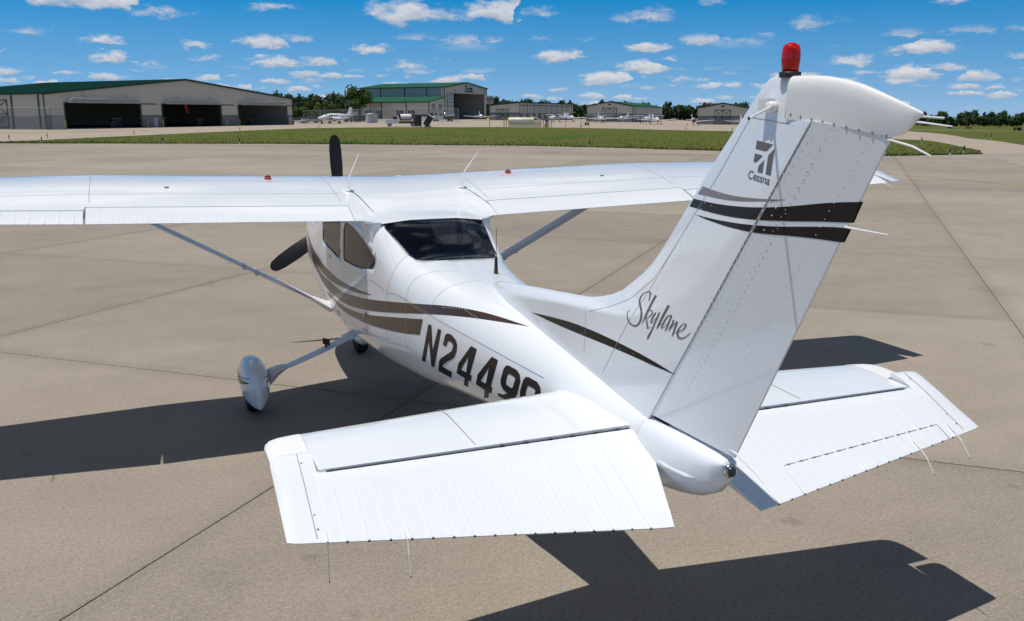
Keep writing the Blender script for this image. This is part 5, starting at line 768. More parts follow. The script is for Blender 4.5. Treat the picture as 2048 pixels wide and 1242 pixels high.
FIN={'fs_grey': [[-6.4134, 2.3638], [-6.4224, 2.3631], [-6.4394, 2.3615], [-6.4637, 2.359], [-6.4945, 2.3557], [-6.5268, 2.3527], [-6.5606, 2.3501], [-6.596, 2.3477], [-6.6329, 2.3458], [-6.6713, 2.3446], [-6.7111, 2.3441], [-6.7523, 2.3443], [-6.7948, 2.3453], [-6.8379, 2.3468], [-6.88, 2.3486], [-6.9086, 2.3501], [-6.902, 2.3408], [-6.8805, 2.3387], [-6.8339, 2.3342], [-6.7865, 2.3303], [-6.7409, 2.3272], [-6.6972, 2.3251], [-6.6556, 2.324], [-6.6117, 2.3235], [-6.5653, 2.3236], [-6.5161, 2.3245], [-6.4633, 2.3259], [-6.4213, 2.3269], [-6.3914, 2.3274], [-6.3752, 2.3276], [-6.3944, 2.3458]], 'rs_grey': [[-6.9229, 2.3505], [-6.9541, 2.3523], [-6.9812, 2.3537], [-6.999, 2.3547], [-7.0079, 2.3552], [-6.9853, 2.3516], [-6.9624, 2.3479], [-6.9392, 2.3442], [-6.9296, 2.3433], [-6.917, 2.3421]], 'fs_main': [[-6.3407, 2.3047], [-6.3573, 2.3046], [-6.387, 2.3042], [-6.4279, 2.3033], [-6.479, 2.3019], [-6.5302, 2.3012], [-6.5817, 2.3013], [-6.6337, 2.3022], [-6.6863, 2.3038], [-6.7378, 2.3061], [-6.7885, 2.3091], [-6.8375, 2.3127], [-6.8831, 2.3166], [-6.8852, 2.3168], [-6.8488, 2.265], [-6.8331, 2.2642], [-6.8056, 2.2627], [-6.7794, 2.2618], [-6.7507, 2.2605], [-6.6958, 2.2591], [-6.6432, 2.2588], [-6.5892, 2.2593], [-6.5334, 2.2604], [-6.4755, 2.2624], [-6.4148, 2.265], [-6.3662, 2.2668], [-6.331, 2.2678], [-6.3113, 2.268], [-6.3261, 2.2864]], 'rs_main': [[-6.9001, 2.3181], [-6.9189, 2.3199], [-6.9549, 2.3238], [-6.9891, 2.328], [-7.0216, 2.3325], [-7.054, 2.3372], [-7.0864, 2.3421], [-7.1189, 2.3473], [-7.1513, 2.3526], [-7.1849, 2.3575], [-7.2196, 2.362], [-7.2375, 2.364], [-7.2553, 2.3661], [-7.2737, 2.3679], [-7.292, 2.3697], [-7.319, 2.3723], [-7.3369, 2.3741], [-7.3467, 2.3751], [-7.3396, 2.3602], [-7.3325, 2.3452], [-7.3253, 2.3301], [-7.318, 2.315], [-7.3108, 2.2997], [-7.3034, 2.2992], [-7.2892, 2.2983], [-7.2692, 2.2971], [-7.242, 2.2955], [-7.2084, 2.2931], [-7.1883, 2.2915], [-7.1679, 2.2898], [-7.1442, 2.2877], [-7.1201, 2.2856], [-7.0926, 2.283], [-7.0645, 2.2804], [-7.0376, 2.278], [-7.0102, 2.2757], [-6.9839, 2.2736], [-6.9572, 2.2716], [-6.9317, 2.2698], [-6.9059, 2.268], [-6.8812, 2.2666], [-6.8631, 2.2655]], 'fs_low': [[-6.3836, 2.2397], [-6.3959, 2.2395], [-6.4201, 2.239], [-6.4553, 2.2383], [-6.5007, 2.2373], [-6.548, 2.2368], [-6.5971, 2.2368], [-6.6479, 2.2373], [-6.7002, 2.2382], [-6.7516, 2.2397], [-6.7991, 2.2415], [-6.8334, 2.2431], [-6.8132, 2.2145], [-6.8058, 2.2144], [-6.7606, 2.2148], [-6.7135, 2.2157], [-6.6645, 2.2172], [-6.6158, 2.2195], [-6.5671, 2.2228], [-6.5296, 2.2253], [-6.504, 2.227], [-6.491, 2.2278], [-6.4564, 2.2317], [-6.4207, 2.2357]], 'rs_low': [[-6.8475, 2.2433], [-6.8813, 2.2451], [-6.9194, 2.2474], [-6.9556, 2.2502], [-6.99, 2.2532], [-7.0226, 2.2567], [-7.0553, 2.2601], [-7.0879, 2.2635], [-7.1205, 2.2669], [-7.1532, 2.2703], [-7.1837, 2.2732], [-7.2124, 2.2755], [-7.2392, 2.2774], [-7.2641, 2.2787], [-7.2826, 2.2797], [-7.2961, 2.2805], [-7.3029, 2.281], [-7.2953, 2.2676], [-7.2877, 2.2541], [-7.28, 2.2406], [-7.2722, 2.227], [-7.2646, 2.2268], [-7.2501, 2.2267], [-7.2296, 2.2267], [-7.2019, 2.2267], [-7.1728, 2.2265], [-7.1423, 2.226], [-7.1104, 2.2251], [-7.0768, 2.224], [-7.0416, 2.2226], [-7.0045, 2.2208], [-6.9655, 2.2186], [-6.9246, 2.2162], [-6.884, 2.2146], [-6.8438, 2.2139], [-6.8267, 2.2138]], 'dorsal': [[-4.7025, 1.4759], [-4.7209, 1.4778], [-4.7572, 1.4816], [-4.8109, 1.4872], [-4.8811, 1.4945], [-4.952, 1.5016], [-5.0234, 1.5084], [-5.0954, 1.515], [-5.1678, 1.5214], [-5.2385, 1.5265], [-5.3075, 1.5305], [-5.3749, 1.5335], [-5.4408, 1.5353], [-5.5051, 1.5367], [-5.5681, 1.5375], [-5.6296, 1.5378], [-5.6898, 1.5377], [-5.7486, 1.5373], [-5.8062, 1.5367], [-5.8625, 1.5358], [-5.9177, 1.5348], [-5.9717, 1.5333], [-6.0246, 1.5315], [-6.0765, 1.5292], [-6.1273, 1.5266], [-6.174, 1.5238], [-6.2168, 1.5208], [-6.2558, 1.5177], [-6.2913, 1.5144], [-6.3176, 1.512], [-6.335, 1.5104], [-6.3436, 1.5096], [-6.3105, 1.5086], [-6.277, 1.5075], [-6.2429, 1.5064], [-6.2084, 1.5053], [-6.1733, 1.5042], [-6.1378, 1.503], [-6.1253, 1.503], [-6.1001, 1.5029], [-6.0617, 1.5027], [-6.0097, 1.5025], [-5.9521, 1.5018], [-5.8886, 1.5008], [-5.8188, 1.4993], [-5.7422, 1.4974], [-5.6632, 1.4952], [-5.5819, 1.4926], [-5.498, 1.4898], [-5.4115, 1.4866], [-5.3278, 1.4837], [-5.2474, 1.4813], [-5.1706, 1.4792], [-5.0978, 1.4776], [-5.0357, 1.4764], [-4.9851, 1.4756], [-4.9466, 1.4753], [-4.9206, 1.4755], [-4.9009, 1.4756], [-4.8877, 1.4757], [-4.8811, 1.4757], [-4.8227, 1.4758], [-4.7632, 1.4758]], 'script': [[[[-5.8912, 1.7227], [-5.887, 1.7204], [-5.8809, 1.717], [-5.8747, 1.713], [-5.8705, 1.709], [-5.869, 1.7051], [-5.8692, 1.7013], [-5.8709, 1.6974], [-5.8738, 1.6934], [-5.8766, 1.6888], [-5.8779, 1.683], [-5.8803, 1.6773], [-5.8842, 1.6718], [-5.89, 1.6666], [-5.8973, 1.6616], [-5.9055, 1.6571], [-5.9139, 1.6536], [-5.9226, 1.6512], [-5.9319, 1.6497], [-5.9415, 1.6492], [-5.9515, 1.6497], [-5.9617, 1.6515], [-5.9718, 1.6544], [-5.9814, 1.6582], [-5.9902, 1.6627], [-5.998, 1.6679], [-6.0049, 1.6738], [-6.0109, 1.6801], [-6.016, 1.6866], [-6.02, 1.6936], [-6.0231, 1.7009], [-6.0254, 1.7082], [-6.027, 1.7152], [-6.0278, 1.7219], [-6.0257, 1.7279], [-6.0221, 1.7335], [-6.0179, 1.739], [-6.0129, 1.7445], [-6.0071, 1.7499], [-6.0012, 1.755], [-5.9957, 1.7597], [-5.9904, 1.764], [-5.9852, 1.7679], [-5.9808, 1.7713], [-5.9773, 1.7747], [-5.9748, 1.7781], [-5.973, 1.7815], [-5.9719, 1.7849], [-5.9717, 1.7885], [-5.9723, 1.7925], [-5.9737, 1.7967], [-5.976, 1.8012], [-5.9795, 1.8058], [-5.9842, 1.8107], [-5.9901, 1.816], [-5.9967, 1.821], [-6.0035, 1.8251], [-6.011, 1.8285], [-6.0193, 1.8314], [-6.0277, 1.8336], [-6.0349, 1.8351], [-6.0407, 1.8357], [-6.0453, 1.8355], [-6.0485, 1.8348], [-6.0503, 1.8341], [-6.0506, 1.8336], [-6.0509, 1.8331], [-6.0514, 1.8318], [-6.0521, 1.8296], [-6.0527, 1.8265], [-6.053, 1.8226], [-6.0532, 1.8182], [-6.0535, 1.8137], [-6.054, 1.809], [-6.0545, 1.804], [-6.0551, 1.7994], [-6.0555, 1.7963]], [[-5.8949, 1.7216], [-5.8911, 1.7191], [-5.8855, 1.7157], [-5.8804, 1.7119], [-5.8774, 1.7084], [-5.8768, 1.7053], [-5.8775, 1.7022], [-5.8795, 1.6988], [-5.8827, 1.6952], [-5.8861, 1.6909], [-5.8877, 1.6857], [-5.8904, 1.6806], [-5.8944, 1.6759], [-5.9003, 1.6715], [-5.9078, 1.6672], [-5.9159, 1.6635], [-5.9239, 1.6608], [-5.9315, 1.6592], [-5.9393, 1.6584], [-5.9468, 1.6584], [-5.9536, 1.6591], [-5.96, 1.6604], [-5.9667, 1.6624], [-5.9731, 1.665], [-5.9789, 1.668], [-5.9843, 1.6718], [-5.9894, 1.6764], [-5.9942, 1.6816], [-5.9982, 1.687], [-6.0014, 1.6929], [-6.0039, 1.6994], [-6.0058, 1.7061], [-6.007, 1.7125], [-6.0077, 1.7186], [-6.0048, 1.7238], [-6.0013, 1.729], [-5.9975, 1.7341], [-5.9929, 1.7392], [-5.9876, 1.7443], [-5.982, 1.7493], [-5.9768, 1.754], [-5.9718, 1.7582], [-5.9668, 1.762], [-5.962, 1.766], [-5.9581, 1.7702], [-5.9554, 1.7744], [-5.9536, 1.7785], [-5.9529, 1.7828], [-5.9535, 1.7874], [-5.9553, 1.7921], [-5.9582, 1.797], [-5.9622, 1.802], [-5.9673, 1.8071], [-5.9734, 1.8123], [-5.9807, 1.8178], [-5.9887, 1.8231], [-5.997, 1.8277], [-6.006, 1.8314], [-6.0156, 1.8346], [-6.0248, 1.8371], [-6.0329, 1.8391], [-6.0403, 1.8406], [-6.0476, 1.8417], [-6.0545, 1.842], [-6.0607, 1.8415], [-6.0658, 1.84], [-6.0689, 1.8376], [-6.0702, 1.835], [-6.0707, 1.832], [-6.0704, 1.8282], [-6.0691, 1.8238], [-6.0675, 1.8193], [-6.0663, 1.8149], [-6.0654, 1.8102], [-6.0646, 1.805], [-6.064, 1.8004], [-6.0636, 1.7971]]], [[[-6.1088, 1.8363], [-6.1033, 1.8284], [-6.0953, 1.8172], [-6.0863, 1.804], [-6.078, 1.7907], [-6.0706, 1.777], [-6.0637, 1.7624], [-6.0576, 1.7479], [-6.0529, 1.7344], [-6.0459, 1.7202], [-6.0379, 1.7055], [-6.0312, 1.6927], [-6.0264, 1.6837]], [[-6.1311, 1.835], [-6.1256, 1.8272], [-6.1177, 1.816], [-6.1089, 1.803], [-6.1007, 1.79], [-6.0936, 1.7765], [-6.0871, 1.7621], [-6.0808, 1.7477], [-6.0736, 1.7339], [-6.0621, 1.7195], [-6.0499, 1.705], [-6.039, 1.6924], [-6.0313, 1.6835]]], [[[-6.0759, 1.7518], [-6.0804, 1.7532], [-6.0869, 1.7553], [-6.0934, 1.7572], [-6.0982, 1.758], [-6.1014, 1.758], [-6.1045, 1.7577], [-6.1066, 1.7571], [-6.1079, 1.7561], [-6.1088, 1.7538], [-6.1091, 1.7504], [-6.1081, 1.7466], [-6.1055, 1.7429], [-6.1016, 1.7393], [-6.0961, 1.7353], [-6.0898, 1.7312], [-6.0838, 1.7276], [-6.0779, 1.7244], [-6.0716, 1.7215], [-6.066, 1.7191], [-6.062, 1.7174]], [[-6.0735, 1.7533], [-6.0774, 1.7551], [-6.0832, 1.7579], [-6.0899, 1.7606], [-6.0967, 1.7625], [-6.1033, 1.7632], [-6.1095, 1.763], [-6.1152, 1.7616], [-6.1191, 1.7591], [-6.121, 1.7556], [-6.1213, 1.7514], [-6.1189, 1.7463], [-6.115, 1.7414], [-6.1091, 1.7368], [-6.102, 1.7325], [-6.0946, 1.7286], [-6.0877, 1.7251], [-6.081, 1.722], [-6.0742, 1.7191], [-6.0682, 1.7168], [-6.0641, 1.7152]]], [[[-6.0591, 1.7138], [-6.0605, 1.709], [-6.0624, 1.7021], [-6.0646, 1.6945], [-6.0668, 1.6877], [-6.0693, 1.6814], [-6.072, 1.6752], [-6.0745, 1.6698], [-6.0762, 1.6661]], [[-6.0704, 1.7167], [-6.0721, 1.7121], [-6.0745, 1.7054], [-6.0773, 1.698], [-6.08, 1.6915], [-6.0827, 1.6855], [-6.0857, 1.6795], [-6.0883, 1.6742], [-6.0902, 1.6705]]], [[[-6.0829, 1.6664], [-6.085, 1.6676], [-6.0879, 1.6694], [-6.0913, 1.6714], [-6.0947, 1.6735], [-6.0988, 1.6757], [-6.1034, 1.6783], [-6.1076, 1.6806], [-6.1105, 1.6822]], [[-6.0783, 1.6691], [-6.0806, 1.6703], [-6.0838, 1.6719], [-6.0876, 1.6737], [-6.0914, 1.6756], [-6.0958, 1.6777], [-6.1008, 1.6801], [-6.1053, 1.6822], [-6.1084, 1.6837]]], [[[-6.1403, 1.7602], [-6.1371, 1.7562], [-6.1316, 1.7502], [-6.1254, 1.7433], [-6.1199, 1.7364], [-6.1148, 1.7293], [-6.1098, 1.7218], [-6.1056, 1.7146], [-6.1032, 1.7089], [-6.103, 1.7048], [-6.105, 1.7019], [-6.1092, 1.7006], [-6.1146, 1.7015], [-6.1187, 1.7036], [-6.123, 1.7066], [-6.1283, 1.7108], [-6.1351, 1.7165], [-6.145, 1.725], [-6.1574, 1.7359], [-6.1692, 1.7463], [-6.1772, 1.7533]], [[-6.153, 1.7586], [-6.1492, 1.7544], [-6.1438, 1.7485], [-6.1379, 1.7418], [-6.1326, 1.7354], [-6.1276, 1.7286], [-6.1224, 1.7213], [-6.1179, 1.7146], [-6.1151, 1.7097], [-6.1138, 1.7068], [-6.1134, 1.7052], [-6.113, 1.7047], [-6.1131, 1.7044], [-6.1154, 1.7053], [-6.1192, 1.7079], [-6.1244, 1.7119], [-6.1312, 1.7175], [-6.1411, 1.726], [-6.1535, 1.7368], [-6.1653, 1.7472], [-6.1733, 1.7543]]], [[[-6.1741, 1.7671], [-6.1694, 1.7593], [-6.1625, 1.748], [-6.1547, 1.7352], [-6.1469, 1.7226], [-6.1392, 1.7102], [-6.131, 1.6973], [-6.1227, 1.6845], [-6.1148, 1.6727], [-6.1066, 1.6618], [-6.0981, 1.6514], [-6.0905, 1.642], [-6.0847, 1.6338], [-6.0817, 1.6273], [-6.0807, 1.6223], [-6.0808, 1.6187], [-6.0808, 1.6161]], [[-6.187, 1.7667], [-6.182, 1.7589], [-6.1749, 1.7476], [-6.1668, 1.7348], [-6.159, 1.7223], [-6.1516, 1.71], [-6.1438, 1.697], [-6.1361, 1.6842], [-6.1288, 1.6723], [-6.1219, 1.6612], [-6.1153, 1.6506], [-6.1091, 1.6412], [-6.1037, 1.6334], [-6.0988, 1.6273], [-6.0943, 1.6226], [-6.0904, 1.619], [-6.0877, 1.6163]]], [[[-6.2457, 1.8153], [-6.2406, 1.808], [-6.2333, 1.7976], [-6.2236, 1.785], [-6.214, 1.7721], [-6.2041, 1.7584], [-6.1935, 1.7433], [-6.1835, 1.7286], [-6.1753, 1.7158], [-6.1694, 1.7053], [-6.1651, 1.6961], [-6.1621, 1.6888], [-6.1599, 1.6835]], [[-6.2663, 1.8137], [-6.2604, 1.8062], [-6.2518, 1.7956], [-6.2421, 1.7832], [-6.2324, 1.7706], [-6.2226, 1.7571], [-6.2121, 1.7421], [-6.2017, 1.7275], [-6.1925, 1.715], [-6.1842, 1.7046], [-6.1765, 1.6957], [-6.17, 1.6885], [-6.1655, 1.6834]]], [[[-6.1663, 1.6864], [-6.169, 1.6889], [-6.1727, 1.6925], [-6.1772, 1.6966], [-6.182, 1.7006], [-6.1878, 1.7051], [-6.1946, 1.71], [-6.2009, 1.7144], [-6.2053, 1.7175]], [[-6.1615, 1.6875], [-6.1644, 1.69], [-6.1684, 1.6935], [-6.1732, 1.6976], [-6.1784, 1.7018], [-6.1844, 1.7063], [-6.1912, 1.7112], [-6.1975, 1.7157], [-6.2019, 1.7188]]], [[[-6.2865, 1.7763], [-6.2821, 1.7754], [-6.2756, 1.774], [-6.2679, 1.7721], [-6.2604, 1.7693], [-6.2537, 1.7659], [-6.2472, 1.762], [-6.2408, 1.7573], [-6.2346, 1.7519], [-6.2285, 1.7453], [-6.2224, 1.7378], [-6.2167, 1.7301], [-6.2117, 1.7228], [-6.2074, 1.7154], [-6.2036, 1.7079], [-6.2006, 1.7013], [-6.1985, 1.6967]], [[-6.2873, 1.7718], [-6.2828, 1.7708], [-6.2767, 1.7694], [-6.2703, 1.7676], [-6.2647, 1.7654], [-6.2598, 1.7625], [-6.2549, 1.759], [-6.25, 1.7548], [-6.2451, 1.7499], [-6.2399, 1.7439], [-6.2345, 1.7368], [-6.2292, 1.7293], [-6.2243, 1.7222], [-6.2195, 1.7152], [-6.2148, 1.7078], [-6.2106, 1.7013], [-6.2077, 1.6967]]], [[[-6.2044, 1.6952], [-6.2079, 1.6967], [-6.213, 1.6989], [-6.2192, 1.7019], [-6.226, 1.7058], [-6.2341, 1.7116], [-6.2435, 1.7186], [-6.2522, 1.7254], [-6.2581, 1.73]], [[-6.2019, 1.6982], [-6.2056, 1.6996], [-6.2106, 1.7014], [-6.2165, 1.7039], [-6.2229, 1.7073], [-6.2308, 1.7128], [-6.2401, 1.7198], [-6.2487, 1.7265], [-6.2547, 1.7311]]], [[[-6.2792, 1.7709], [-6.2747, 1.7639], [-6.2682, 1.754], [-6.261, 1.7427], [-6.2545, 1.7317], [-6.2483, 1.7204], [-6.2421, 1.7083], [-6.2366, 1.6973], [-6.2327, 1.6897]], [[-6.2914, 1.7703], [-6.2873, 1.7634], [-6.2814, 1.7535], [-6.2746, 1.7422], [-6.2678, 1.7313], [-6.2603, 1.7201], [-6.252, 1.7081], [-6.2444, 1.6972], [-6.2391, 1.6896]]], [[[-6.238, 1.6908], [-6.2408, 1.6929], [-6.2446, 1.6958], [-6.2496, 1.6996], [-6.2557, 1.7043], [-6.2643, 1.7109], [-6.2748, 1.7189], [-6.2848, 1.7265], [-6.2916, 1.7317]], [[-6.2334, 1.6926], [-6.2364, 1.6946], [-6.2406, 1.6974], [-6.2459, 1.701], [-6.2523, 1.7055], [-6.261, 1.712], [-6.2715, 1.7201], [-6.2814, 1.7277], [-6.2883, 1.7329]]], [[[-6.298, 1.7567], [-6.2956, 1.752], [-6.2921, 1.7453], [-6.2881, 1.7376], [-6.284, 1.7299], [-6.2795, 1.7214], [-6.2743, 1.7118], [-6.2696, 1.7031], [-6.2662, 1.697]], [[-6.3105, 1.7567], [-6.3082, 1.752], [-6.305, 1.7453], [-6.301, 1.7375], [-6.2964, 1.7296], [-6.2905, 1.721], [-6.2835, 1.7115], [-6.2769, 1.7028], [-6.2724, 1.6968]]], [[[-6.2756, 1.7022], [-6.2812, 1.7078], [-6.2892, 1.7159], [-6.2981, 1.7246], [-6.3064, 1.7321], [-6.3145, 1.7385], [-6.3231, 1.7446], [-6.3307, 1.7499], [-6.336, 1.7535]], [[-6.2716, 1.7029], [-6.2772, 1.7086], [-6.2851, 1.7167], [-6.2939, 1.7255], [-6.302, 1.7333], [-6.3098, 1.7401], [-6.3177, 1.7466], [-6.3247, 1.7522], [-6.3295, 1.756]]], [[[-6.3272, 1.754], [-6.3242, 1.748], [-6.32, 1.7395], [-6.3153, 1.7296], [-6.3107, 1.7198], [-6.3059, 1.709], [-6.3008, 1.697], [-6.2962, 1.6861], [-6.293, 1.6785]], [[-6.3413, 1.7541], [-6.3383, 1.7481], [-6.3342, 1.7396], [-6.3292, 1.7297], [-6.324, 1.7199], [-6.3177, 1.7091], [-6.3105, 1.6971], [-6.3039, 1.6862], [-6.2992, 1.6786]]], [[[-6.2995, 1.6809], [-6.3021, 1.6834], [-6.3058, 1.687], [-6.31, 1.691], [-6.3143, 1.6947], [-6.3192, 1.6984], [-6.3249, 1.7023], [-6.3301, 1.7058], [-6.3337, 1.7082]], [[-6.295, 1.6819], [-6.2977, 1.6844], [-6.3016, 1.688], [-6.3062, 1.692], [-6.3109, 1.6959], [-6.3163, 1.6996], [-6.3222, 1.7035], [-6.3276, 1.707], [-6.3314, 1.7094]]], [[[-6.3328, 1.7075], [-6.3391, 1.709], [-6.3482, 1.7111], [-6.3585, 1.7138], [-6.3681, 1.7172], [-6.3767, 1.7215], [-6.3851, 1.7264], [-6.3926, 1.7316], [-6.3988, 1.7366], [-6.4038, 1.7415], [-6.4077, 1.7465], [-6.4102, 1.7511], [-6.411, 1.755], [-6.4094, 1.7582], [-6.4053, 1.76], [-6.4001, 1.7603], [-6.3945, 1.7594], [-6.3886, 1.7574], [-6.3818, 1.7545], [-6.3748, 1.7508], [-6.368, 1.7466], [-6.3616, 1.7417], [-6.3553, 1.7362], [-6.3494, 1.7303], [-6.3444, 1.7246], [-6.3403, 1.7192], [-6.3368, 1.7137], [-6.3343, 1.7081], [-6.3332, 1.7027], [-6.3335, 1.6974], [-6.3352, 1.6922], [-6.338, 1.6875], [-6.3422, 1.6839], [-6.3479, 1.6816], [-6.3547, 1.6807], [-6.3621, 1.681], [-6.3697, 1.6822], [-6.3779, 1.6844], [-6.3866, 1.6874], [-6.3951, 1.691], [-6.4031, 1.6949], [-6.4104, 1.6992], [-6.4172, 1.704], [-6.4233, 1.7087], [-6.4289, 1.7129], [-6.4341, 1.7169], [-6.439, 1.7208], [-6.443, 1.7241], [-6.4459, 1.7264]], [[-6.3323, 1.71], [-6.3386, 1.7117], [-6.3474, 1.7141], [-6.3569, 1.717], [-6.365, 1.7203], [-6.3721, 1.7244], [-6.379, 1.7292], [-6.3853, 1.7342], [-6.3903, 1.7387], [-6.3941, 1.7429], [-6.3969, 1.7471], [-6.3987, 1.7507], [-6.3994, 1.7529], [-6.3995, 1.754], [-6.3991, 1.7549], [-6.3978, 1.7555], [-6.3953, 1.7555], [-6.391, 1.7541], [-6.3853, 1.7515], [-6.3792, 1.7481], [-6.3737, 1.7443], [-6.3685, 1.7398], [-6.3634, 1.7345], [-6.3588, 1.729], [-6.3551, 1.7237], [-6.3523, 1.7188], [-6.3503, 1.714], [-6.3491, 1.7096], [-6.3488, 1.7055], [-6.3493, 1.7014], [-6.3507, 1.6972], [-6.3528, 1.6937], [-6.3551, 1.6913], [-6.3577, 1.69], [-6.3608, 1.6893], [-6.3649, 1.6891], [-6.3699, 1.6895], [-6.3762, 1.6907], [-6.3837, 1.6928], [-6.3915, 1.6955], [-6.3988, 1.6985], [-6.4054, 1.7021], [-6.4119, 1.7063], [-6.4182, 1.7108], [-6.424, 1.7149], [-6.4295, 1.7187], [-6.4347, 1.7224], [-6.439, 1.7256], [-6.4421, 1.7279]]]], 'logo': [[[-6.7974, 2.5672], [-6.9079, 2.5543], [-6.8807, 2.5337], [-6.8746, 2.5295], [-6.8661, 2.5274], [-6.8564, 2.5274], [-6.7948, 2.5348]], [[-6.7934, 2.5168], [-6.8503, 2.5108], [-6.8192, 2.4875], [-6.8139, 2.4846], [-6.8068, 2.4832], [-6.7915, 2.4843]], [[-6.8634, 2.495], [-6.8611, 2.4438], [-6.8262, 2.4469], [-6.8284, 2.4677], [-6.8317, 2.4724], [-6.8379, 2.4773]], [[-6.9226, 2.5405], [-6.9163, 2.4379], [-6.8817, 2.4422], [-6.8845, 2.5085], [-6.8871, 2.5141], [-6.8932, 2.5197]]], 'logotext': [[-6.7627, 2.424], [-6.9139, 2.4061], [-6.7697, 2.4516]], 'finrivets': [[[-6.7209, 2.6339], [-5.5702, 1.1943]], [[-6.7309, 2.5278], [-6.0672, 1.8036], [-5.6721, 1.3729]], [[-7.1245, 2.5587], [-6.9829, 2.3529], [-6.7702, 2.0362], [-6.5212, 1.6903], [-6.2869, 1.3748]], [[-7.0991, 2.5931], [-6.9233, 2.3574], [-6.4957, 1.7513], [-6.218, 1.4035]], [[-6.2504, 2.1001], [-6.6086, 1.9258]], [[-5.8682, 1.5776], [-6.2005, 1.3497]], [[-7.0131, 2.6271], [-7.1577, 2.6079]], [[-6.6809, 2.6531], [-6.9969, 2.6323]], [[-5.65, 1.2992], [-6.2526, 1.2723]], [[-5.3444, 1.6814], [-5.4392, 1.3837]], [[-5.787, 1.7708], [-6.1356, 2.0386]]], 'rudrivets': [[[-7.1824, 2.586], [-7.0459, 2.385], [-6.8128, 2.052], [-6.5382, 1.6706], [-6.3072, 1.3428]], [[-7.1608, 2.5423], [-6.8129, 2.0217], [-6.2874, 1.2881]], [[-7.364, 2.5734], [-7.2112, 2.3354], [-7.0261, 2.0551], [-6.8136, 1.7229], [-6.5996, 1.3699], [-6.482, 1.2518]], [[-6.3241, 1.2918], [-6.7097, 1.2342]], [[-7.2039, 2.6204], [-7.4522, 2.5915]], [[-6.6509, 1.8583], [-6.7992, 1.7511]], [[-6.7992, 1.7511], [-6.8968, 1.8746]]], 'finseam': [[[-6.7243, 2.6474], [-6.5483, 2.4295], [-6.1932, 2.0354], [-5.8177, 1.5663], [-5.6468, 1.3392]], [[-6.7009, 2.657], [-6.9973, 2.6306]], [[-5.4802, 1.6364], [-5.6441, 1.6858], [-5.8636, 1.7726], [-6.0758, 1.9122], [-6.2391, 2.0874]], [[-5.4131, 1.6811], [-5.437, 1.5783], [-5.4263, 1.3947]]]}
WICKS=[[[-0.004, -7.4019, 2.5888], [-0.004, -7.4638, 2.5822], [-0.003, -7.5484, 2.5657], [-0.002, -7.6264, 2.5378]], [[-0.004, -7.2783, 2.2822], [-0.003, -7.3499, 2.2798], [-0.003, -7.4798, 2.278]], [[-0.006, -6.6615, 1.265], [-0.006, -6.7374, 1.2598], [-0.005, -6.8317, 1.2336], [-0.004, -6.9229, 1.2001]], [[0.0, -7.5425, 2.6427], [0.0, -7.6931, 2.629]], [[-1.6792, -6.35, 1.0436], [-1.6811, -6.4049, 1.0192], [-1.6802, -6.4023, 0.945], [-1.6792, -6.3996, 0.8467]], [[-1.3729, -6.4072, 1.0182], [-1.3708, -6.4566, 0.9962], [-1.3718, -6.4799, 0.939], [-1.3729, -6.5031, 0.8577]], [[1.6421, -6.3339, 1.0508], [1.637, -6.3839, 1.0286], [1.6396, -6.4396, 0.9859], [1.6421, -6.4952, 0.9191]], [[1.3419, -6.3963, 1.0231], [1.3367, -6.4505, 0.9989], [1.3393, -6.4995, 0.9583], [1.3419, -6.5485, 0.8937]]]
WHISK=[[-0.05, -6.8971, 2.692], [-0.42, -7.2662, 2.6516]]
# ------------------------------------------------------------------ the airplane
PL=thing('light_airplane','white high-wing light airplane with brown and black stripes, parked on the apron','airplane',(0,0,0))
_tab={}
def sect(y):
    "cross section resampled by arc length: s=0 belly, .5 roof, left side first"
    k=round(y,4)
    if k in _tab: return _tab[k]
    P=[fpt(k,1.5*pi-2*pi*i/360) for i in range(361)]; P=[(p[0],p[2]) for p in P]; L=[0]
    for a,b in zip(P,P[1:]): L.append(L[-1]+math.hypot(b[0]-a[0],b[1]-a[1]))
    _tab[k]=(P,[l/L[-1] for l in L],L[-1]); return _tab[k]
def fus_pt(y,s):
    P,S_,T=sect(y); lo,hi=0,360
    while hi-lo>1:
        m=(lo+hi)//2
        if S_[m]<=s: lo=m
        else: hi=m
    t=(s-S_[lo])/((S_[hi]-S_[lo]) or 1); return Vector((P[lo][0]+(P[hi][0]-P[lo][0])*t,y,P[lo][1]+(P[hi][1]-P[lo][1])*t))
def s_left(y,z):
    P,S_,T=sect(y)
    for i in range(1,181):
        if P[i][1]>=z: t=(z-P[i-1][1])/((P[i][1]-P[i-1][1]) or 1); return S_[i-1]+(S_[i]-S_[i-1])*t
    return .5
def s_top(x,y):
    P,S_,T=sect(y)
    for i in range(91,270):
        if P[i][0]>=x: t=(x-P[i-1][0])/((P[i][0]-P[i-1][0]) or 1); return S_[i-1]+(S_[i]-S_[i-1])*t
    return .5
def inpoly(p,poly):
    c=False; j=len(poly)-1
    for i in range(len(poly)):
        a,b=poly[i],poly[j]
        if (a[1]>p[1])!=(b[1]>p[1]) and p[0]<(b[0]-a[0])*(p[1]-a[1])/(b[1]-a[1])+a[0]: c=not c
        j=i
    return c
def cdt(loops,extra):
    V=[];E=[]
    for l in loops:
        b=len(V); V+=[Vector(p) for p in l]; E+=[(b+i,b+(i+1)%len(l)) for i in range(len(l))]
    V+=[Vector(p) for p in extra]
    r=geometry.delaunay_2d_cdt(V,E,[],0,1e-7); return [tuple(v) for v in r[0]],r[2]
SC=3.6
winL=[(y,s_left(y,z)) for y,z in WIN_DOOR]; winR=[(y,s_left(y,z)) for y,z in WIN_REAR]; winB=[(y,s_top(x,y)) for x,y in WIN_BACK]
WINS=[winL,winR,winB,[(y,1-s) for y,s in winL],[(y,1-s) for y,s in winR]]
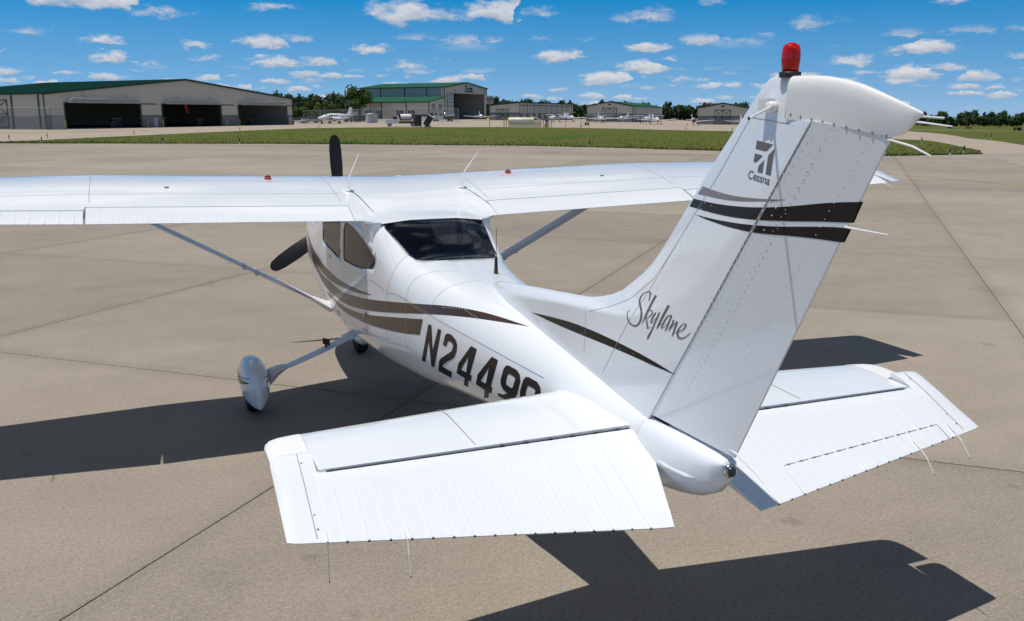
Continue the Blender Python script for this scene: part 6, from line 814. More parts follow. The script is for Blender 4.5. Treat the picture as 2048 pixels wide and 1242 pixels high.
ys=[1.10,1.05,.98]+[.9-.1*i for i in range(9)]+[-.0-.06*i for i in range(1,56)]; ys+=[ys[-1]-.12*i for i in range(1,200) if ys[-1]-.12*i>-6.12]+[-6.15]; NS=72
blocked={}; V=[];F=[]
def gv(i,k): return fus_pt(ys[i],(k%NS)/NS)
blocks=[]
for w in WINS:
    a0,a1=min(p[0] for p in w),max(p[0] for p in w); b0,b1=min(p[1] for p in w),max(p[1] for p in w)
    i0=max(i for i in range(len(ys)) if ys[i]>a1+.005); i1=min(i for i in range(len(ys)) if ys[i]<a0-.005); k0=int(b0*NS-.02); k1=int(b1*NS+.02)+1
    blocks.append((i0,i1,k0,k1))
def overlap(a,b): return not(a[1]<=b[0] or b[1]<=a[0] or a[3]<=b[2] or b[3]<=a[2])
groups=[]
for b,w in zip(blocks,WINS):
    hit=[g for g in groups if overlap(g[0],b)]
    nb=b; ws=[w]
    for g in hit: nb=(min(nb[0],g[0][0]),max(nb[1],g[0][1]),min(nb[2],g[0][2]),max(nb[3],g[0][3])); ws+=g[1]; groups.remove(g)
    groups.append((nb,ws))
cells=set()
for (i0,i1,k0,k1),_ in groups:
    for i in range(i0,i1):
        for k in range(k0,k1): cells.add((i,k%NS))
fm=MB()
for i in range(len(ys)-1):
    for k in range(NS):
        if (i,k) in cells: continue
        fm.add([gv(i,k),gv(i,k+1),gv(i+1,k+1),gv(i+1,k)],[(0,1,2,3)])
for (i0,i1,k0,k1),ws in groups:
    lat=[]
    for i in range(i0,i1+1):
        for k in range(k0,k1+1):
            p=(ys[i],k/NS*SC); edge=i in(i0,i1) or k in(k0,k1)
            if edge or all(min(math.hypot(p[0]-q[0],p[1]-q[1]*SC) for q in w)>.018 for w in ws): lat.append(p)
    loops=[[(y,s*SC) for y,s in w] for w in ws]; vv,ff=cdt(loops,lat)
    pts=[fus_pt(a,b/SC) for a,b in vv]; keep=[]
    for f_ in ff:
        c=(sum(vv[j][0] for j in f_)/3,sum(vv[j][1] for j in f_)/3)
        if not any(inpoly(c,l) for l in loops): keep.append(tuple(f_))
    fm.add(pts,keep)
fm.add([gv(0,k) for k in range(NS)],[tuple(range(NS))])
fus=fm.build('fuselage','fuselage_paint',PL); smooth_angle(fus,50)
sol=fus.modifiers.new('skin','SOLIDIFY'); sol.thickness=.012; sol.offset=-1
def surf_off(p,o): n=fnorm(p); return Vector(p)+Vector(n)*o
# glazing
def pane(name,w,off,material,parent):
    L=[(y,s*SC) for y,s in w]; a0,a1=min(p[0] for p in L),max(p[0] for p in L); b0,b1=min(p[1] for p in L),max(p[1] for p in L); ex=[]
    y=a0+.05
    while y<a1:
        z=b0+.05
        while z<b1:
            if inpoly((y,z),L) and min(math.hypot(y-q[0],z-q[1]) for q in L)>.02: ex.append((y,z))
            z+=.06
        y+=.06
    vv,ff=cdt([L],ex); ff=[f_ for f_ in ff if inpoly((sum(vv[j][0] for j in f_)/3,sum(vv[j][1] for j in f_)/3),L)]
    return smoothn(mesh(name,[surf_off(fus_pt(a,b/SC),off) for a,b in vv],ff,material,parent,True))
def ribbon3(pts,w,off,norm,closed=False):
    n=len(pts); V=[];F=[]
    for i,p in enumerate(pts):
        p=Vector(p); a=Vector(pts[(i-1)%n if closed else max(0,i-1)]); b=Vector(pts[(i+1)%n if closed else min(n-1,i+1)]); nn=Vector(norm(p)); t=(b-a).normalized(); e=nn.cross(t).normalized()*w/2
        V+=[p+e+nn*off,p-e+nn*off]
    for i in range(n if closed else n-1): j=(i+1)%n; F.append((2*i,2*i+1,2*j+1,2*j))
    return V,F
for nm,w in (('side_window',winL),('rear_quarter_window',winR),('rear_window',winB),('side_window',WINS[3]),('rear_quarter_window',WINS[4])):
    pn=pane(nm,w,-.004,'window_tint',PL); mesh('window_seal',*ribbon3([fus_pt(y,s) for y,s in w],.011,.0015,fnorm,True),'black_plastic',pn)
# windscreen: a tinted band lying just above the cowl
wsp=[]
for i in range(9):
    for k in range(13): wsp.append(surf_off(fus_pt(-.06-.56*i/8,.36+.28*k/12),.004))
mesh('windscreen',wsp,[(i*13+k,i*13+k+1,(i+1)*13+k+1,(i+1)*13+k) for i in range(8) for k in range(12)],'glass_dark',PL,True)
# decals that lie on the left and right fuselage sides, given by station and height
from mathutils.bvhtree import BVHTree
_bv={}
def snap(o,side,y,z,off,xf):
    "point on the skin of mesh object o at station y, height z"
    if o.name not in _bv:
        bm=bmesh.new(); bm.from_mesh(o.data); _bv[o.name]=BVHTree.FromBMesh(bm); bm.free()
    p,n,i,d=_bv[o.name].ray_cast(Vector((side*1.2,y,z)),Vector((-side,0,0)))
    if p is None or p.x*side<-.001: return Vector((side*(xf(y,z)+off),y,z))
    if n.x*side<0: n=-n
    return p+n*off
def patch(loops,side,xf,nf,off=.0015,step=.035,on=None):
    a0,a1=min(p[0] for p in loops[0]),max(p[0] for p in loops[0]); b0,b1=min(p[1] for p in loops[0]),max(p[1] for p in loops[0]); ex=[]; y=a0
    allp=[q for l in loops for q in l]
    while y<a1:
        z=b0
        while z<b1:
            if inpoly((y,z),loops[0]) and not any(inpoly((y,z),h) for h in loops[1:]) and min(math.hypot(y-q[0],z-q[1]) for q in allp)>step*.35: ex.append((y,z))
            z+=step
        y+=step
    vv,ff=cdt(loops,ex); out=[]
    for f_ in ff:
        c=(sum(vv[j][0] for j in f_)/3,sum(vv[j][1] for j in f_)/3)
        if inpoly(c,loops[0]) and not any(inpoly(c,h) for h in loops[1:]): out.append(tuple(f_) if side<0 else tuple(f_)[::-1])
    V=[]
    for y,z in vv:
        V.append(snap(on,side,y,z,off,xf))
    return V,out
for side in(-1,1):
    for nm in('T','M','L'):
        m_='stripe_brown' if nm!='M' else 'stripe_dark'
        smoothn(mesh('fuselage_stripe',*patch([STRIPES[nm]],side,fhalf,fnorm,.0015,.03,fus),'stripe_brown' if nm!='M' else 'stripe_brown',fus,True))
for k,l in GLYPHS.items(): mesh('registration_character',*patch(l,-1,fhalf,fnorm,.0026,.03,fus),'stripe_dark',fus,True)
dy=-.0; g9=GLYPHS['9']; c9=NINE_SHIFT
mesh('registration_character',*patch([[(y+c9[0],z+c9[1]) for y,z in l] for l in g9],-1,fhalf,fnorm,.0026,.03,fus),'stripe_dark',fus,True)
for sm in SEAMS: mesh('panel_seam',*ribbon3(sm,.003,.0018,fnorm),'seam',fus)
def domes(lines,step,r,norm,off=0.0):
    b=MB(); 
    for l in lines:
        P=[Vector(p) for p in l]; acc=0
        for a,c in zip(P,P[1:]):
            L=(c-a).length; 
            while acc<=L:
                p=a+(c-a)*(acc/L if L else 0); n=Vector(norm(p)); e=n.orthogonal().normalized(); g=n.cross(e); q=p+n*off
                b.add([q+(e*cos(k*pi/3)+g*sin(k*pi/3))*r for k in range(6)]+[q+n*r*.28+(e*cos(k*pi/3)+g*sin(k*pi/3))*r*.55 for k in range(6)]+[q+n*r*.38],[(k,(k+1)%6,6+(k+1)%6,6+k) for k in range(6)]+[(6+k,6+(k+1)%6,12) for k in range(6)]); acc+=step
            acc-=L
    return b
tag(domes(RIVETS,.034,.0052,fnorm).build('rivets','rivet',fus,True),kind='stuff')
# tail stinger
R=[]
for y,zb,zt,w,n in((-6.13,.912,1.246,.137,2.6),(-6.25,.925,1.245,.128,2.5),(-6.4,.95,1.24,.115,2.4),(-6.52,.985,1.232,.095,2.3),(-6.62,1.04,1.222,.07,2.2),(-6.675,1.10,1.212,.045,2.1),(-6.69,1.135,1.195,.025,2)):
    zm=(zb+zt)/2+.03; R.append([(w*math.copysign(abs(cos(a))**(2/n),cos(a)),y,zm+((zt-zm) if sin(a)>=0 else (zm-zb))*math.copysign(abs(sin(a))**(2/n),sin(a))) for a in [2*pi*k/36 for k in range(36)]])
sg=MB().loft(R).build('tail_fairing','white_paint',PL); smooth_angle(sg,45)
for s in(-1,1):
    b=MB(); b.tube([(s*.118,-6.22,1.10),(s*.108,-6.36,1.085),(s*.09,-6.5,1.085),(s*.062,-6.6,1.10)],[.006,.016,.014,.003],8); b.build('crease','white_paint',sg,True)
b=MB(); b.tube([(0,-6.675,1.166),(0,-6.70,1.166)],.03,14); tl=b.build('tail_light','chrome',PL,True); b=MB(); b.tube([(0,-6.70,1.166),(0,-6.712,1.166),(0,-6.722,1.166)],[.022,.02,.008],14); b.build('lens','glass_dark',tl,True)
# ---- fin and rudder
fz=[1.15+.05*i for i in range(10)]+[1.62,1.645,1.666,1.686,1.70,1.72,1.75,1.79,1.84,1.9]+[1.97+.06*i for i in range(11)]+[2.6,2.642,2.648,2.68,2.71,2.74,2.765,2.785,2.80,2.81,2.816]; fz=sorted(set(round(z,4) for z in fz))
NC=34; V=[];F=[]
for z in fz:
    l,a=_finle(z),fin_aft(z)
    if a>l-.02: a=l-.02
    row_=[]
    cs=[(i/NC)**1.5 for i in range(NC+1)]
    for c in cs: y=l+(a-l)*c; row_.append((-fin_ht(y,z),y,z))
    for c in cs[::-1]: y=l+(a-l)*c; row_.append((fin_ht(y,z),y,z))
    V+=row_
n=2*(NC+1)
for i in range(len(fz)-1):
    for k in range(n): j=(k+1)%n; F.append((i*n+k,i*n+j,(i+1)*n+j,(i+1)*n+k))
F.append(tuple(range((len(fz)-1)*n,len(fz)*n)))
fin=mesh('fin',V,F,'white_paint',PL); smooth_angle(fin,40)
def rud_pt(s,v):
    H=(-6.147-.971*v,1.262+1.366*v); T=(-6.72-.732*v,1.236+1.352*v); return H[0]+(T[0]-H[0])*s,H[1]+(T[1]-H[1])*s
V=[];F=[];NV=20
for i in range(NV+1):
    v=i/NV*1.010; row_=[]
    for k in range(9): y,z=rud_pt(k/8,v); row_.append((-(.069-.0235*v)*(1-k/8)-.004*k/8,y,z))
    for k in range(8,-1,-1): y,z=rud_pt(k/8,v); row_.append(((.069-.0235*v)*(1-k/8)+.004*k/8,y,z))
    y,z=rud_pt(-.03,v); row_.append((0,y,z)); V+=row_
n=19
for i in range(NV):
    for k in range(n): j=(k+1)%n; F.append((i*n+k,i*n+j,(i+1)*n+j,(i+1)*n+k))
F+=[tuple(range(n))[::-1],tuple(range(NV*n,NV*n+n))]
rud=mesh('rudder',V,F,'white_paint',PL); smooth_angle(rud,40)
capT=[(-6.972,2.803),(-7.05,2.802),(-7.13,2.797),(-7.221,2.784),(-7.31,2.763),(-7.388,2.738),(-7.455,2.715),(-7.50,2.699),(-7.535,2.686),(-7.56,2.677),(-7.578,2.668)]
capB=[2.648,2.643,2.636,2.627,2.615,2.604,2.593,2.602,2.630,2.652,2.662]
R=[]
for i,((y,zt),zb) in enumerate(zip(capT,capB)):
    w=(.0435,.042,.038,.033,.027,.021,.016,.012,.009,.006,.002)[i]; zm=zb+(zt-zb)*.60; wb=max(.0015,min(w,rud_ht(y,2.62)+.0015 if i<7 else w*.7)); half=[(wb,zb),(wb+(w-wb)*.75,zb+(zm-zb)*.5)]+[(w*cos(a)**.55,zm+(zt-zm)*sin(a)**.95) for a in [pi/2*k/9 for k in range(9)]]
    R.append([(x,y,z) for x,z in half]+[(0,y,zt)]+[(-x,y,z) for x,z in half[::-1]])
rc=MB().loft(R).build('rudder_cap','white_plastic',rud); smooth_angle(rc,50)
fn_=lambda p:(-1 if p[0]<=0 else 1,0,.02)
gp=MB(); gp.loft([[(-w,hinge_y(z)-.009,z),(w,hinge_y(z)-.009,z),(w,hinge_y(z)-.0115,z),(-w,hinge_y(z)-.0115,z)] for z,w in((1.262,.060),(2.628,.036))]); gp.build('rudder_gap_shade','gap_dark',fin)  # dark plate inside the gap, standing in for its shade
MB().box((0,-6.20,1.25),(.10,.12,.02)).build('rudder_hinge_bay','gap_dark',PL)
for side in(-1,1):
    for nm,mt in (('grey','stripe_grey'),('main','stripe_dark'),('low','stripe_dark')):
        mesh('fin_stripe',*patch([FIN['fs_'+nm]],side,fin_ht,fn_,.0007,.05,fin),mt,fin,True)
        if len(FIN['rs_'+nm])>3: mesh('rudder_stripe',*patch([FIN['rs_'+nm]],side,rud_ht,fn_,.0007,.05,rud),mt,rud,True)
    mesh('fin_stripe',*patch([FIN['dorsal']],side,fin_ht,fn_,.0007,.05,fin),'stripe_dark',fin,True)
    b=MB()
    for l in FIN['logo']: b.add(*patch([l],side,fin_ht,fn_,.0007,.03,fin))
    b.build('maker_emblem','script_grey',fin)
sc=MB()
for i,(L,R_) in enumerate(FIN['script']):
    n=len(L); sc.add([snap(fin,-1,y,z,.0007+.00004*i,fin_ht) for y,z in L]+[snap(fin,-1,y,z,.0007+.00004*i,fin_ht) for y,z in R_],[(k,k+1,n+k+1,n+k) for k in range(n-1)])
sc.build('model_script','script_grey',fin)
def flat_text(body,o,ex,ey,xf,off,name,material,parent):
    "lettering laid on the fin: o baseline start, ex advance of the whole word, ey cap height"
    cu=bpy.data.curves.new(name,'FONT'); cu.body=body; cu.size=1; cu.offset=.018; tmp=bpy.data.objects.new(name,cu); COL.objects.link(tmp); bpy.context.view_layer.update()
    me=bpy.data.meshes.new_from_object(tmp.evaluated_get(bpy.context.evaluated_depsgraph_get())); bpy.data.objects.remove(tmp)
    xs=[v.co.x for v in me.vertices]; x0,x1=min(xs),max(xs); y1=max(v.co.y for v in me.vertices)
    for v in me.vertices:
        a,b=(v.co.x-x0)/(x1-x0),v.co.y/y1; y=o[0]+ex[0]*a+ey[0]*b; z=o[1]+ex[1]*a+ey[1]*b; v.co=snap(parent,-1,y,z,off,xf)
    me.materials.clear(); me.materials.append(MATS[material]); ob=bpy.data.objects.new(name,me); COL.objects.link(ob); ob.parent=parent
o_,e_,c_=FIN['logotext']; flat_text('Cessna',(o_[0],o_[1]-.003),(e_[0]-o_[0],e_[1]-o_[1]),(c_[0]-o_[0],c_[1]-o_[1]+.004),fin_ht,.0007,'maker_lettering','script_grey',fin)
tofin=lambda l,h:[(-h(y,z),y,z) for y,z in l]
def densify(l,h,st=.03):
    o=[]
    for a,b in zip(l,l[1:]):
        n=max(1,int(math.hypot(b[0]-a[0],b[1]-a[1])/st)); o+=[(a[0]+(b[0]-a[0])*k/n,a[1]+(b[1]-a[1])*k/n) for k in range(n)]
    return tofin(o+[l[-1]],h)
for l in FIN['finseam']: mesh('panel_seam',*ribbon3(densify(l,fin_ht),.0028,.0008,fn_),'seam',fin)
tag(domes([densify(l,fin_ht) for l in FIN['finrivets']],.036,.0036,fn_).build('rivets','rivet',fin,True),kind='stuff'); tag(domes([densify(l,rud_ht) for l in FIN['rudrivets']],.036,.0034,fn_).build('rivets','rivet',rud,True),kind='stuff')
tag(domes([[tuple(snap(rc,-1,-7.0-.055*k,2.664-.0085*k,0,lambda y,z:.02)),tuple(snap(rc,-1,-7.001-.055*k,2.664-.0085*k,0,lambda y,z:.02))] for k in range(9)],9,.0058,fn_,.0003).build('cap_screws','screw',rc,True),kind='stuff')
# beacon
bc=MB(); bc.tube([(0,-6.93,2.798),(0,-6.93,2.817),(0,-6.93,2.819)],[.040,.040,.036],24); bcn=bc.build('beacon','black_plastic',PL,True)
b=MB(); b.loft([[((r_+(.0012 if k%4==0 else 0))*cos(2*pi*k/48),-6.93+(r_+(.0012 if k%4==0 else 0))*sin(2*pi*k/48),z) for k in range(48)] for z,r_ in((2.8195,.0285),(2.834,.030),(2.862,.0335),(2.885,.0335),(2.905,.030),(2.916,.0265),(2.917,.015),(2.9225,.013),(2.9225,.004))]); b.build('lens','red_lens',bcn,True)
MB().tube([(0,-6.93,2.83),(0,-6.93,2.900)],.012,10).build('bulb_post','black_plastic',bcn)
# ---- wing
UP=[(0,0),(.006,.015),(.0125,.022),(.025,.032),(.05,.046),(.1,.064),(.2,.083),(.3,.0895),(.4,.0885),(.5,.084),(.6,.0765),(.7,.065),(.8,.050),(.9,.028),(1,.001)]
LO=[(0,0),(.006,-.012),(.0125,-.018),(.05,-.031),(.1,-.037),(.2,-.040),(.3,-.038),(.5,-.028),(.7,-.016),(.9,-.005),(1,-.001)]
UPF=_pchip([a for a,b in UP],[b for a,b in UP]); LOF=_pchip([a for a,b in LO],[b for a,b in LO]); SLOPE=.115
def wsec(x):
    "leading edge y, chord, trailing edge z"
    ax_=abs(x); 
    if ax_<=2.63: le,te=-.74,-2.362
    else: t=(ax_-2.63)/2.75; le=-.74-.25*t; te=-2.362+.27*t
    return le,le-te,1.80+.0297*ax_
def wtop(x,y):
    le,c,zt=wsec(x); t=(le-y)/c; return zt+SLOPE*c*(1-t)+UPF(t)*c
def wpt(x,t,up):
    le,c,zt=wsec(x); return Vector((x,le-t*c,zt+SLOPE*c*(1-t)+(UPF(t) if up else LOF(t))*c))
TT=[0,.004,.01,.02,.035,.06,.1,.16,.24,.33,.42,.52,.62,.72]
def body_ring(x,th): 
    ts=TT+[th]; return [wpt(x,t,True) for t in ts]+[wpt(x,t,False) for t in ts[::-1][:-1]]
def part_ring(x,t0):
    ts=[t0+(1-t0)*k/8 for k in range(9)]; lo=[wpt(x,t,False) for t in ts[::-1]]; nose=(wpt(x,t0,True)+wpt(x,t0,False))/2+Vector((0,.024,0))
    return [wpt(x,t,True) for t in ts]+lo+[nose]
TF=(2.10-.74)/1.622; 
def ta(x): le,c,_=wsec(x); return 1-(.205-.03*max(0,(abs(x)-2.63)/2.7))/c
def bead(parent,pts,nrm,w=.013,hh=.0035,m_='white_paint'):
    "pressed stiffening bead: low rounded ridge along the chord"
    P=[Vector(p) for p in pts]; b=MB(); R=[]
    for i,p in enumerate(P):
        t=(P[min(i+1,len(P)-1)]-P[max(i-1,0)]).normalized(); n=Vector(nrm); e=t.cross(n).normalized()
        k=.7 if i==0 else 1; R.append([p-e*w/2-n*.001,p-e*w*.28+n*hh*k,p+e*w*.28+n*hh*k,p+e*w/2-n*.001])
    b.loft(R,True); return b.build('stiffener_bead',m_,parent,False)
for sx in(-1,1):
    xs=[.62,1.2,1.9,2.63]; R=[body_ring(sx*x,TF-.007) for x in xs]+[body_ring(sx*x,ta(x)-.010) for x in(2.632,3.2,3.9,4.6,5.22)]
    # drooped tip
    for x,k in((5.30,1.0),(5.38,.86),(5.43,.62),(5.46,.3)):
        ring=[]; th=.985; mid=[(wpt(sx*x,t,True)+wpt(sx*x,t,False))/2-Vector((0,0,.03*(1-k))) for t in TT+[th]]
        up=[wpt(sx*x,t,True) for t in TT+[th]]; lo=[wpt(sx*x,t,False) for t in TT+[th]]
        sh=Vector((0,-.10*(1-k)**1.5,0)); ring=[m_+(a-m_)*k+sh*(1-t) for m_,a,t in zip(mid,up,TT+[th])]+[m_+(a-m_)*k+sh*(1-t) for m_,a,t in list(zip(mid,lo,TT+[th]))[::-1][:-1]]; R.append(ring)
    wg=MB().loft(R).build('wing','white_paint',PL); smooth_angle(wg,30)
    fl=MB().loft([part_ring(sx*x,TF) for x in(.625,1.3,2.0,2.622)]).build('flap','white_paint',PL); smooth_angle(fl,30)
    al=MB().loft([part_ring(sx*x,ta(x)) for x in(2.64,3.5,4.4,5.2)]).build('aileron','white_paint',PL); smooth_angle(al,30)
    k=0; x=.70
    while x<2.60:
        bead(fl,[wpt(sx*x,TF+(1-TF)*q,True) for q in(.04,.3,.6,.995)],(0,.2,1),.010,.0034); x+=.083
    x=2.70
    while x<5.18:
        bead(al,[wpt(sx*x,ta(x)+(1-ta(x))*q,True) for q in(.06,.4,.7,.995)],(0,.2,1),.012,.004); x+=.098
    wn=lambda p:(0,.12,1)
    def wline(pts,w=.004,nm='panel_seam',mt='seam'): mesh(nm,*ribbon3([(sx*x,y,wtop(sx*x,y)) for x,y in pts],w,.0016,wn),mt,wg)
    wline([(.62+.12*i,-1.80) for i in range(36)]); wline([(2.60,-.80-.06*i) for i in range(21)]); wline([(.66,-.80-.06*i) for i in range(21)])
    wline([(4.0,-.95-.06*i) for i in range(18)])
    tag(domes([[(sx*(.7+.02*i),-.93,wtop(sx*(.7+.02*i),-.93)) for i in range(0,90)],[(sx*(.7+.02*i),-1.55,wtop(sx*(.7+.02*i),-1.55)) for i in range(0,90)]],.045,.0042,wn).build('rivets','rivet',wg,True),kind='stuff')
    # fuel cap with its placard
    x,y=sx*1.156,-1.278; z=wtop(x,y); fc=MB(); fc.tube([(x,y,z-.004),(x,y,z+.012),(x,y,z+.016)],[.031,.031,.027],18); fcap=fc.build('fuel_cap','cap_red',wg,True); b=MB(); b.box((x,y,z+.022),(.05,.011,.014)); b.tube([(x,y,z+.026),(x,y,z+.038)],.007,8); b.build('cap_handle','cap_red',fcap)
    fr=MB()
    for dx,dy,w_,l_ in((0,-.115,.2,.004),(0,.115,.2,.004),(-.1,0,.004,.23),(.1,0,.004,.23)):
        zz=wtop(x+dx,y+dy)+.002; a_=math.atan2(wtop(x+dx,y+dy-.02)-wtop(x+dx,y+dy+.02),.04); fr.box((x+dx,y+dy,zz),(w_,l_,.0015),m=Matrix.Rotation(-a_,3,'X'))
    fr.build('placard','placard',wg)
    MB().box((sx*2.02,-1.62,wtop(2.02,-1.62)+.004),(.035,.02,.008)).build('fuel_vent','screw',wg)
    # VHF antenna
    ax0,ay0=sx*.525,-1.70; az0=wtop(ax0,ay0); an=MB(); R=[]
    for yy,zz,ch,tk in((-1.70,az0-.01,.10,.028),(-1.705,az0+.02,.085,.024),(-1.745,az0+.09,.066,.018),(-1.80,az0+.155,.044,.012),(-1.83,az0+.175,.016,.008)): R.append([(ax0,yy+ch*.5,zz),(ax0+tk*.5,yy+ch*.1,zz),(ax0,yy-ch*.5,zz),(ax0-tk*.5,yy+ch*.1,zz)])
    ant=an.loft(R).build('antenna_mast','white_plastic',PL); smooth_angle(ant,60); MB().tube([(ax0,-1.81,az0+.16),(ax0,-2.145,az0+.335)],[.0065,.004],8).build('antenna_rod','white_plastic',ant); MB().tube([(ax0,ay0,az0-.006),(ax0,ay0,az0+.008)],[.058,.05],18).build('antenna_base','white_plastic',ant)
    # strut
    a=Vector((sx*.57,-.70,.80)); b_=Vector((sx*2.48,-1.10,1.922)); st=MB(); R=[]
    for k in range(9):
        t=k/8; p=a+(b_-a)*t; w=.112+.012*min(t*6,1,(1-t)*6) ; R.append([p+Vector((q*.0,0,0))+Vector((0,cy*w,0))+Vector((-sx*.49,0,.87))*cz for cy,cz in((1,0),(.6,.017),(0,.021),(-.6,.011),(-1.05,0),(-.6,-.011),(0,-.021),(.6,-.017))])
    so=st.loft(R).build('wing_strut','strut_paint',PL); smooth_angle(so,60)
    b=MB(); b.loft([[a+(b_-a)*t_+Vector((0,cy*w_,0))+Vector((-sx*.49,0,.87))*cz*q_ for cy,cz in((1,0),(.6,.017),(0,.024),(-.6,.013),(-1.05,0),(-.6,-.013),(0,-.024),(.6,-.017))] for t_,w_,q_ in((-.03,.115,2.2),(.015,.105,1.7),(.05,.094,1.25),(.075,.089,1.1))]); smooth_angle(b.build('strut_cuff','white_plastic',so),70)
    for t in(.36,.42): p=a+(b_-a)*t; MB().tube([p+Vector((0,-.1,.0)),p+Vector((0,.1,.0))],.024,8).build('tie_down_ring','white_plastic',so)
    # main gear
    lg=MB(); R=[]
    A_=Vector((sx*.42,-1.33,.64)); B_=Vector((sx*1.24,-1.36,.335))
    for k in range(9):
        t=k/8; p=A_+(B_-A_)*t+Vector((0,0,-.015*sin(pi*t))); w=.105-.035*t; R.append([p+Vector((0,cy*w,0))+Vector((sx*.36,0,.93))*cz for cy,cz in((1,0),(.55,.014),(-.4,.014),(-1,0),(-.4,-.014),(.55,-.014))])
    leg=lg.loft(R).build('main_gear_leg','strut_paint',PL); smooth_angle(leg,40)
    ck=MB(); ck.loft([[A_+(B_-A_)*t_+Vector((0,cy*w_,0))+Vector((sx*.36,0,.93))*cz for cy,cz in((1,0),(.55,.02),(-.4,.02),(-1,0),(-.4,-.02),(.55,-.02))] for t_,w_ in((.0,.14),(.08,.125),(.15,.112))]); ck.build('leg_fairing','strut_paint',leg)
    b=MB(); b.loft([[p+Vector((0,cy*w,0))+Vector((sx*.36,0,.93))*cz for cy,cz in((1,0),(.5,.03*q),(-.5,.03*q),(-1,0),(-.5,-.03*q),(.5,-.03*q))] for p,w,q in((B_+(A_-B_)*.17,.065,.7),(B_+(A_-B_)*.08,.085,1.2),(B_+Vector((sx*.05,0,-.05)),.12,2.2),(B_+Vector((sx*.07,0,-.11)),.12,2.0))]); smooth_angle(b.build('axle_fairing','strut_paint',leg),60)
    stp=MB(); p=A_+(B_-A_)*.36; stp.box(p+Vector((0,-.03,.06)),(.07,.075,.010),m=Matrix.Rotation(-sx*.35,3,'Y')@Matrix.Rotation(.5,3,'X')); stp.tube([p,p+Vector((0,-.02,.07))],.012,6); stp.build('step','black_plastic',leg)
    R=[]; wx=sx*1.392
    for y,zb,zt,w in((-.93,.27,.33,.02),(-.97,.21,.40,.065),(-1.07,.15,.455,.10),(-1.22,.115,.487,.125),(-1.36,.10,.49,.132),(-1.5,.10,.478,.128),(-1.62,.105,.45,.110),(-1.72,.115,.405,.076),(-1.79,.128,.365,.036),(-1.815,.135,.345,.006)):
        zm=zb+(zt-zb)*.5; R.append([(wx+w*math.copysign(abs(cos(a_))**(.85 if sin(a_)>=0 else .85),cos(a_)),y,zm+((zt-zm)*abs(sin(a_))**.9 if sin(a_)>=0 else -(zm-zb)*abs(sin(a_))**1.0)) for a_ in [2*pi*k/28 for k in range(28)]])
    wp=MB().loft(R).build('wheel_pant','white_paint',PL); smooth_angle(wp,60)
    ws=[]
    def pantx(y,z):
        rr=[(-.93,.27,.33,.02),(-.97,.21,.40,.065),(-1.07,.15,.455,.10),(-1.22,.115,.487,.125),(-1.36,.10,.49,.132),(-1.5,.10,.478,.128),(-1.62,.105,.45,.110),(-1.72,.115,.405,.076),(-1.79,.128,.365,.036),(-1.815,.135,.345,.006)]
        g_=[interp([(r_[0],r_[k]) for r_ in rr[::-1]],y) for k in(1,2,3)]; zm=g_[0]+(g_[1]-g_[0])*.5; q=min(.999,abs(z-zm)/((g_[1]-zm) if z>zm else (zm-g_[0]))); sn=q**(1/.9) if z>zm else q; return g_[2]*((1-sn*sn)**.5)**.85
    for s2 in(-1,1):
        for (z0,hh,mt) in((.335,.022,'stripe_brown'),(.372,.009,'stripe_grey')):
            L=[];U=[]
            for k in range(15):
                t=k/14; y=-1.0-.70*t; z=z0-.03*sin(pi*t)+.02*t; hw=hh*sin(pi*min(1,t*1.0))**.6; L.append((wx+s2*(pantx(y,z-hw)+.003),y,z-hw)); U.append((wx+s2*(pantx(y,z+hw)+.003),y,z+hw))
            mesh('pant_stripe',L+U,[(k,k+1,15+k+1,15+k) for k in range(14)],mt,wp)
    wh=MB(); wh.loft([[(wx+xx,-1.36+r_*cos(2*pi*k/28),.205+r_*sin(2*pi*k/28)) for k in range(28)] for xx,r_ in((-.075,.13),(-.075,.18),(-.05,.203),(.05,.203),(.075,.18),(.075,.13))]); wh.build('wheel','rubber',PL,True)
    # horizontal stabiliser
    def sring(x,le,te,h2):
        o=[]
        for t in(0,.02,.07,.2,.4,.65,1): o.append((sx*x,le+(te-le)*t,1.158+h2*(2.6*math.sqrt(t)-2.15*t+.05 if t<.6 else 1.0*(1-(t-.6)*.9)) if t>0 else 1.158))
        for t in(1,.65,.4,.2,.07,.02): o.append((sx*x,le+(te-le)*t,1.158-h2*(2.6*math.sqrt(t)-2.15*t+.05 if t<.6 else 1.0*(1-(t-.6)*.9))))
        return o
    def sr(x,le,te,h2):
        f_=lambda t: h2*(1.48*math.sqrt(t)-.63*t-1.76*t*t*.35)*1.25 if t<.5 else h2*(1-(t-.5)*.9)
        ts=(.0,.01,.03,.07,.14,.25,.4,.6,.8,1); m0=max(f_(.4),1e-6); g_=lambda t:h2*min(1,(t/.3)**.5*(1.25-.25*(t/.3))) if t<.3 else h2*(1-.45*((t-.3)/.7)**1.3)
        return [(sx*x,le+(te-le)*t,1.158+g_(t)) for t in ts]+[(sx*x,le+(te-le)*t,1.158-g_(t)) for t in ts[::-1][:-1]]
    sb_=MB().loft([sr(.03,-5.325,-6.045,.050),sr(.5,-5.385,-6.045,.046),sr(1.1,-5.46,-6.045,.042),sr(1.642,-5.525,-6.045,.038)]).build('horizontal_stabilizer','white_paint',PL); smooth_angle(sb_,35)
    cp=MB().loft([sr(1.643,-5.527,-5.86,.036),sr(1.69,-5.533,-5.86,.035),sr(1.745,-5.544,-5.86,.033),sr(1.785,-5.566,-5.86,.029),sr(1.808,-5.605,-5.858,.022),sr(1.818,-5.65,-5.855,.012)]).build('tip_cap','white_plastic',sb_); smooth_angle(cp,40)
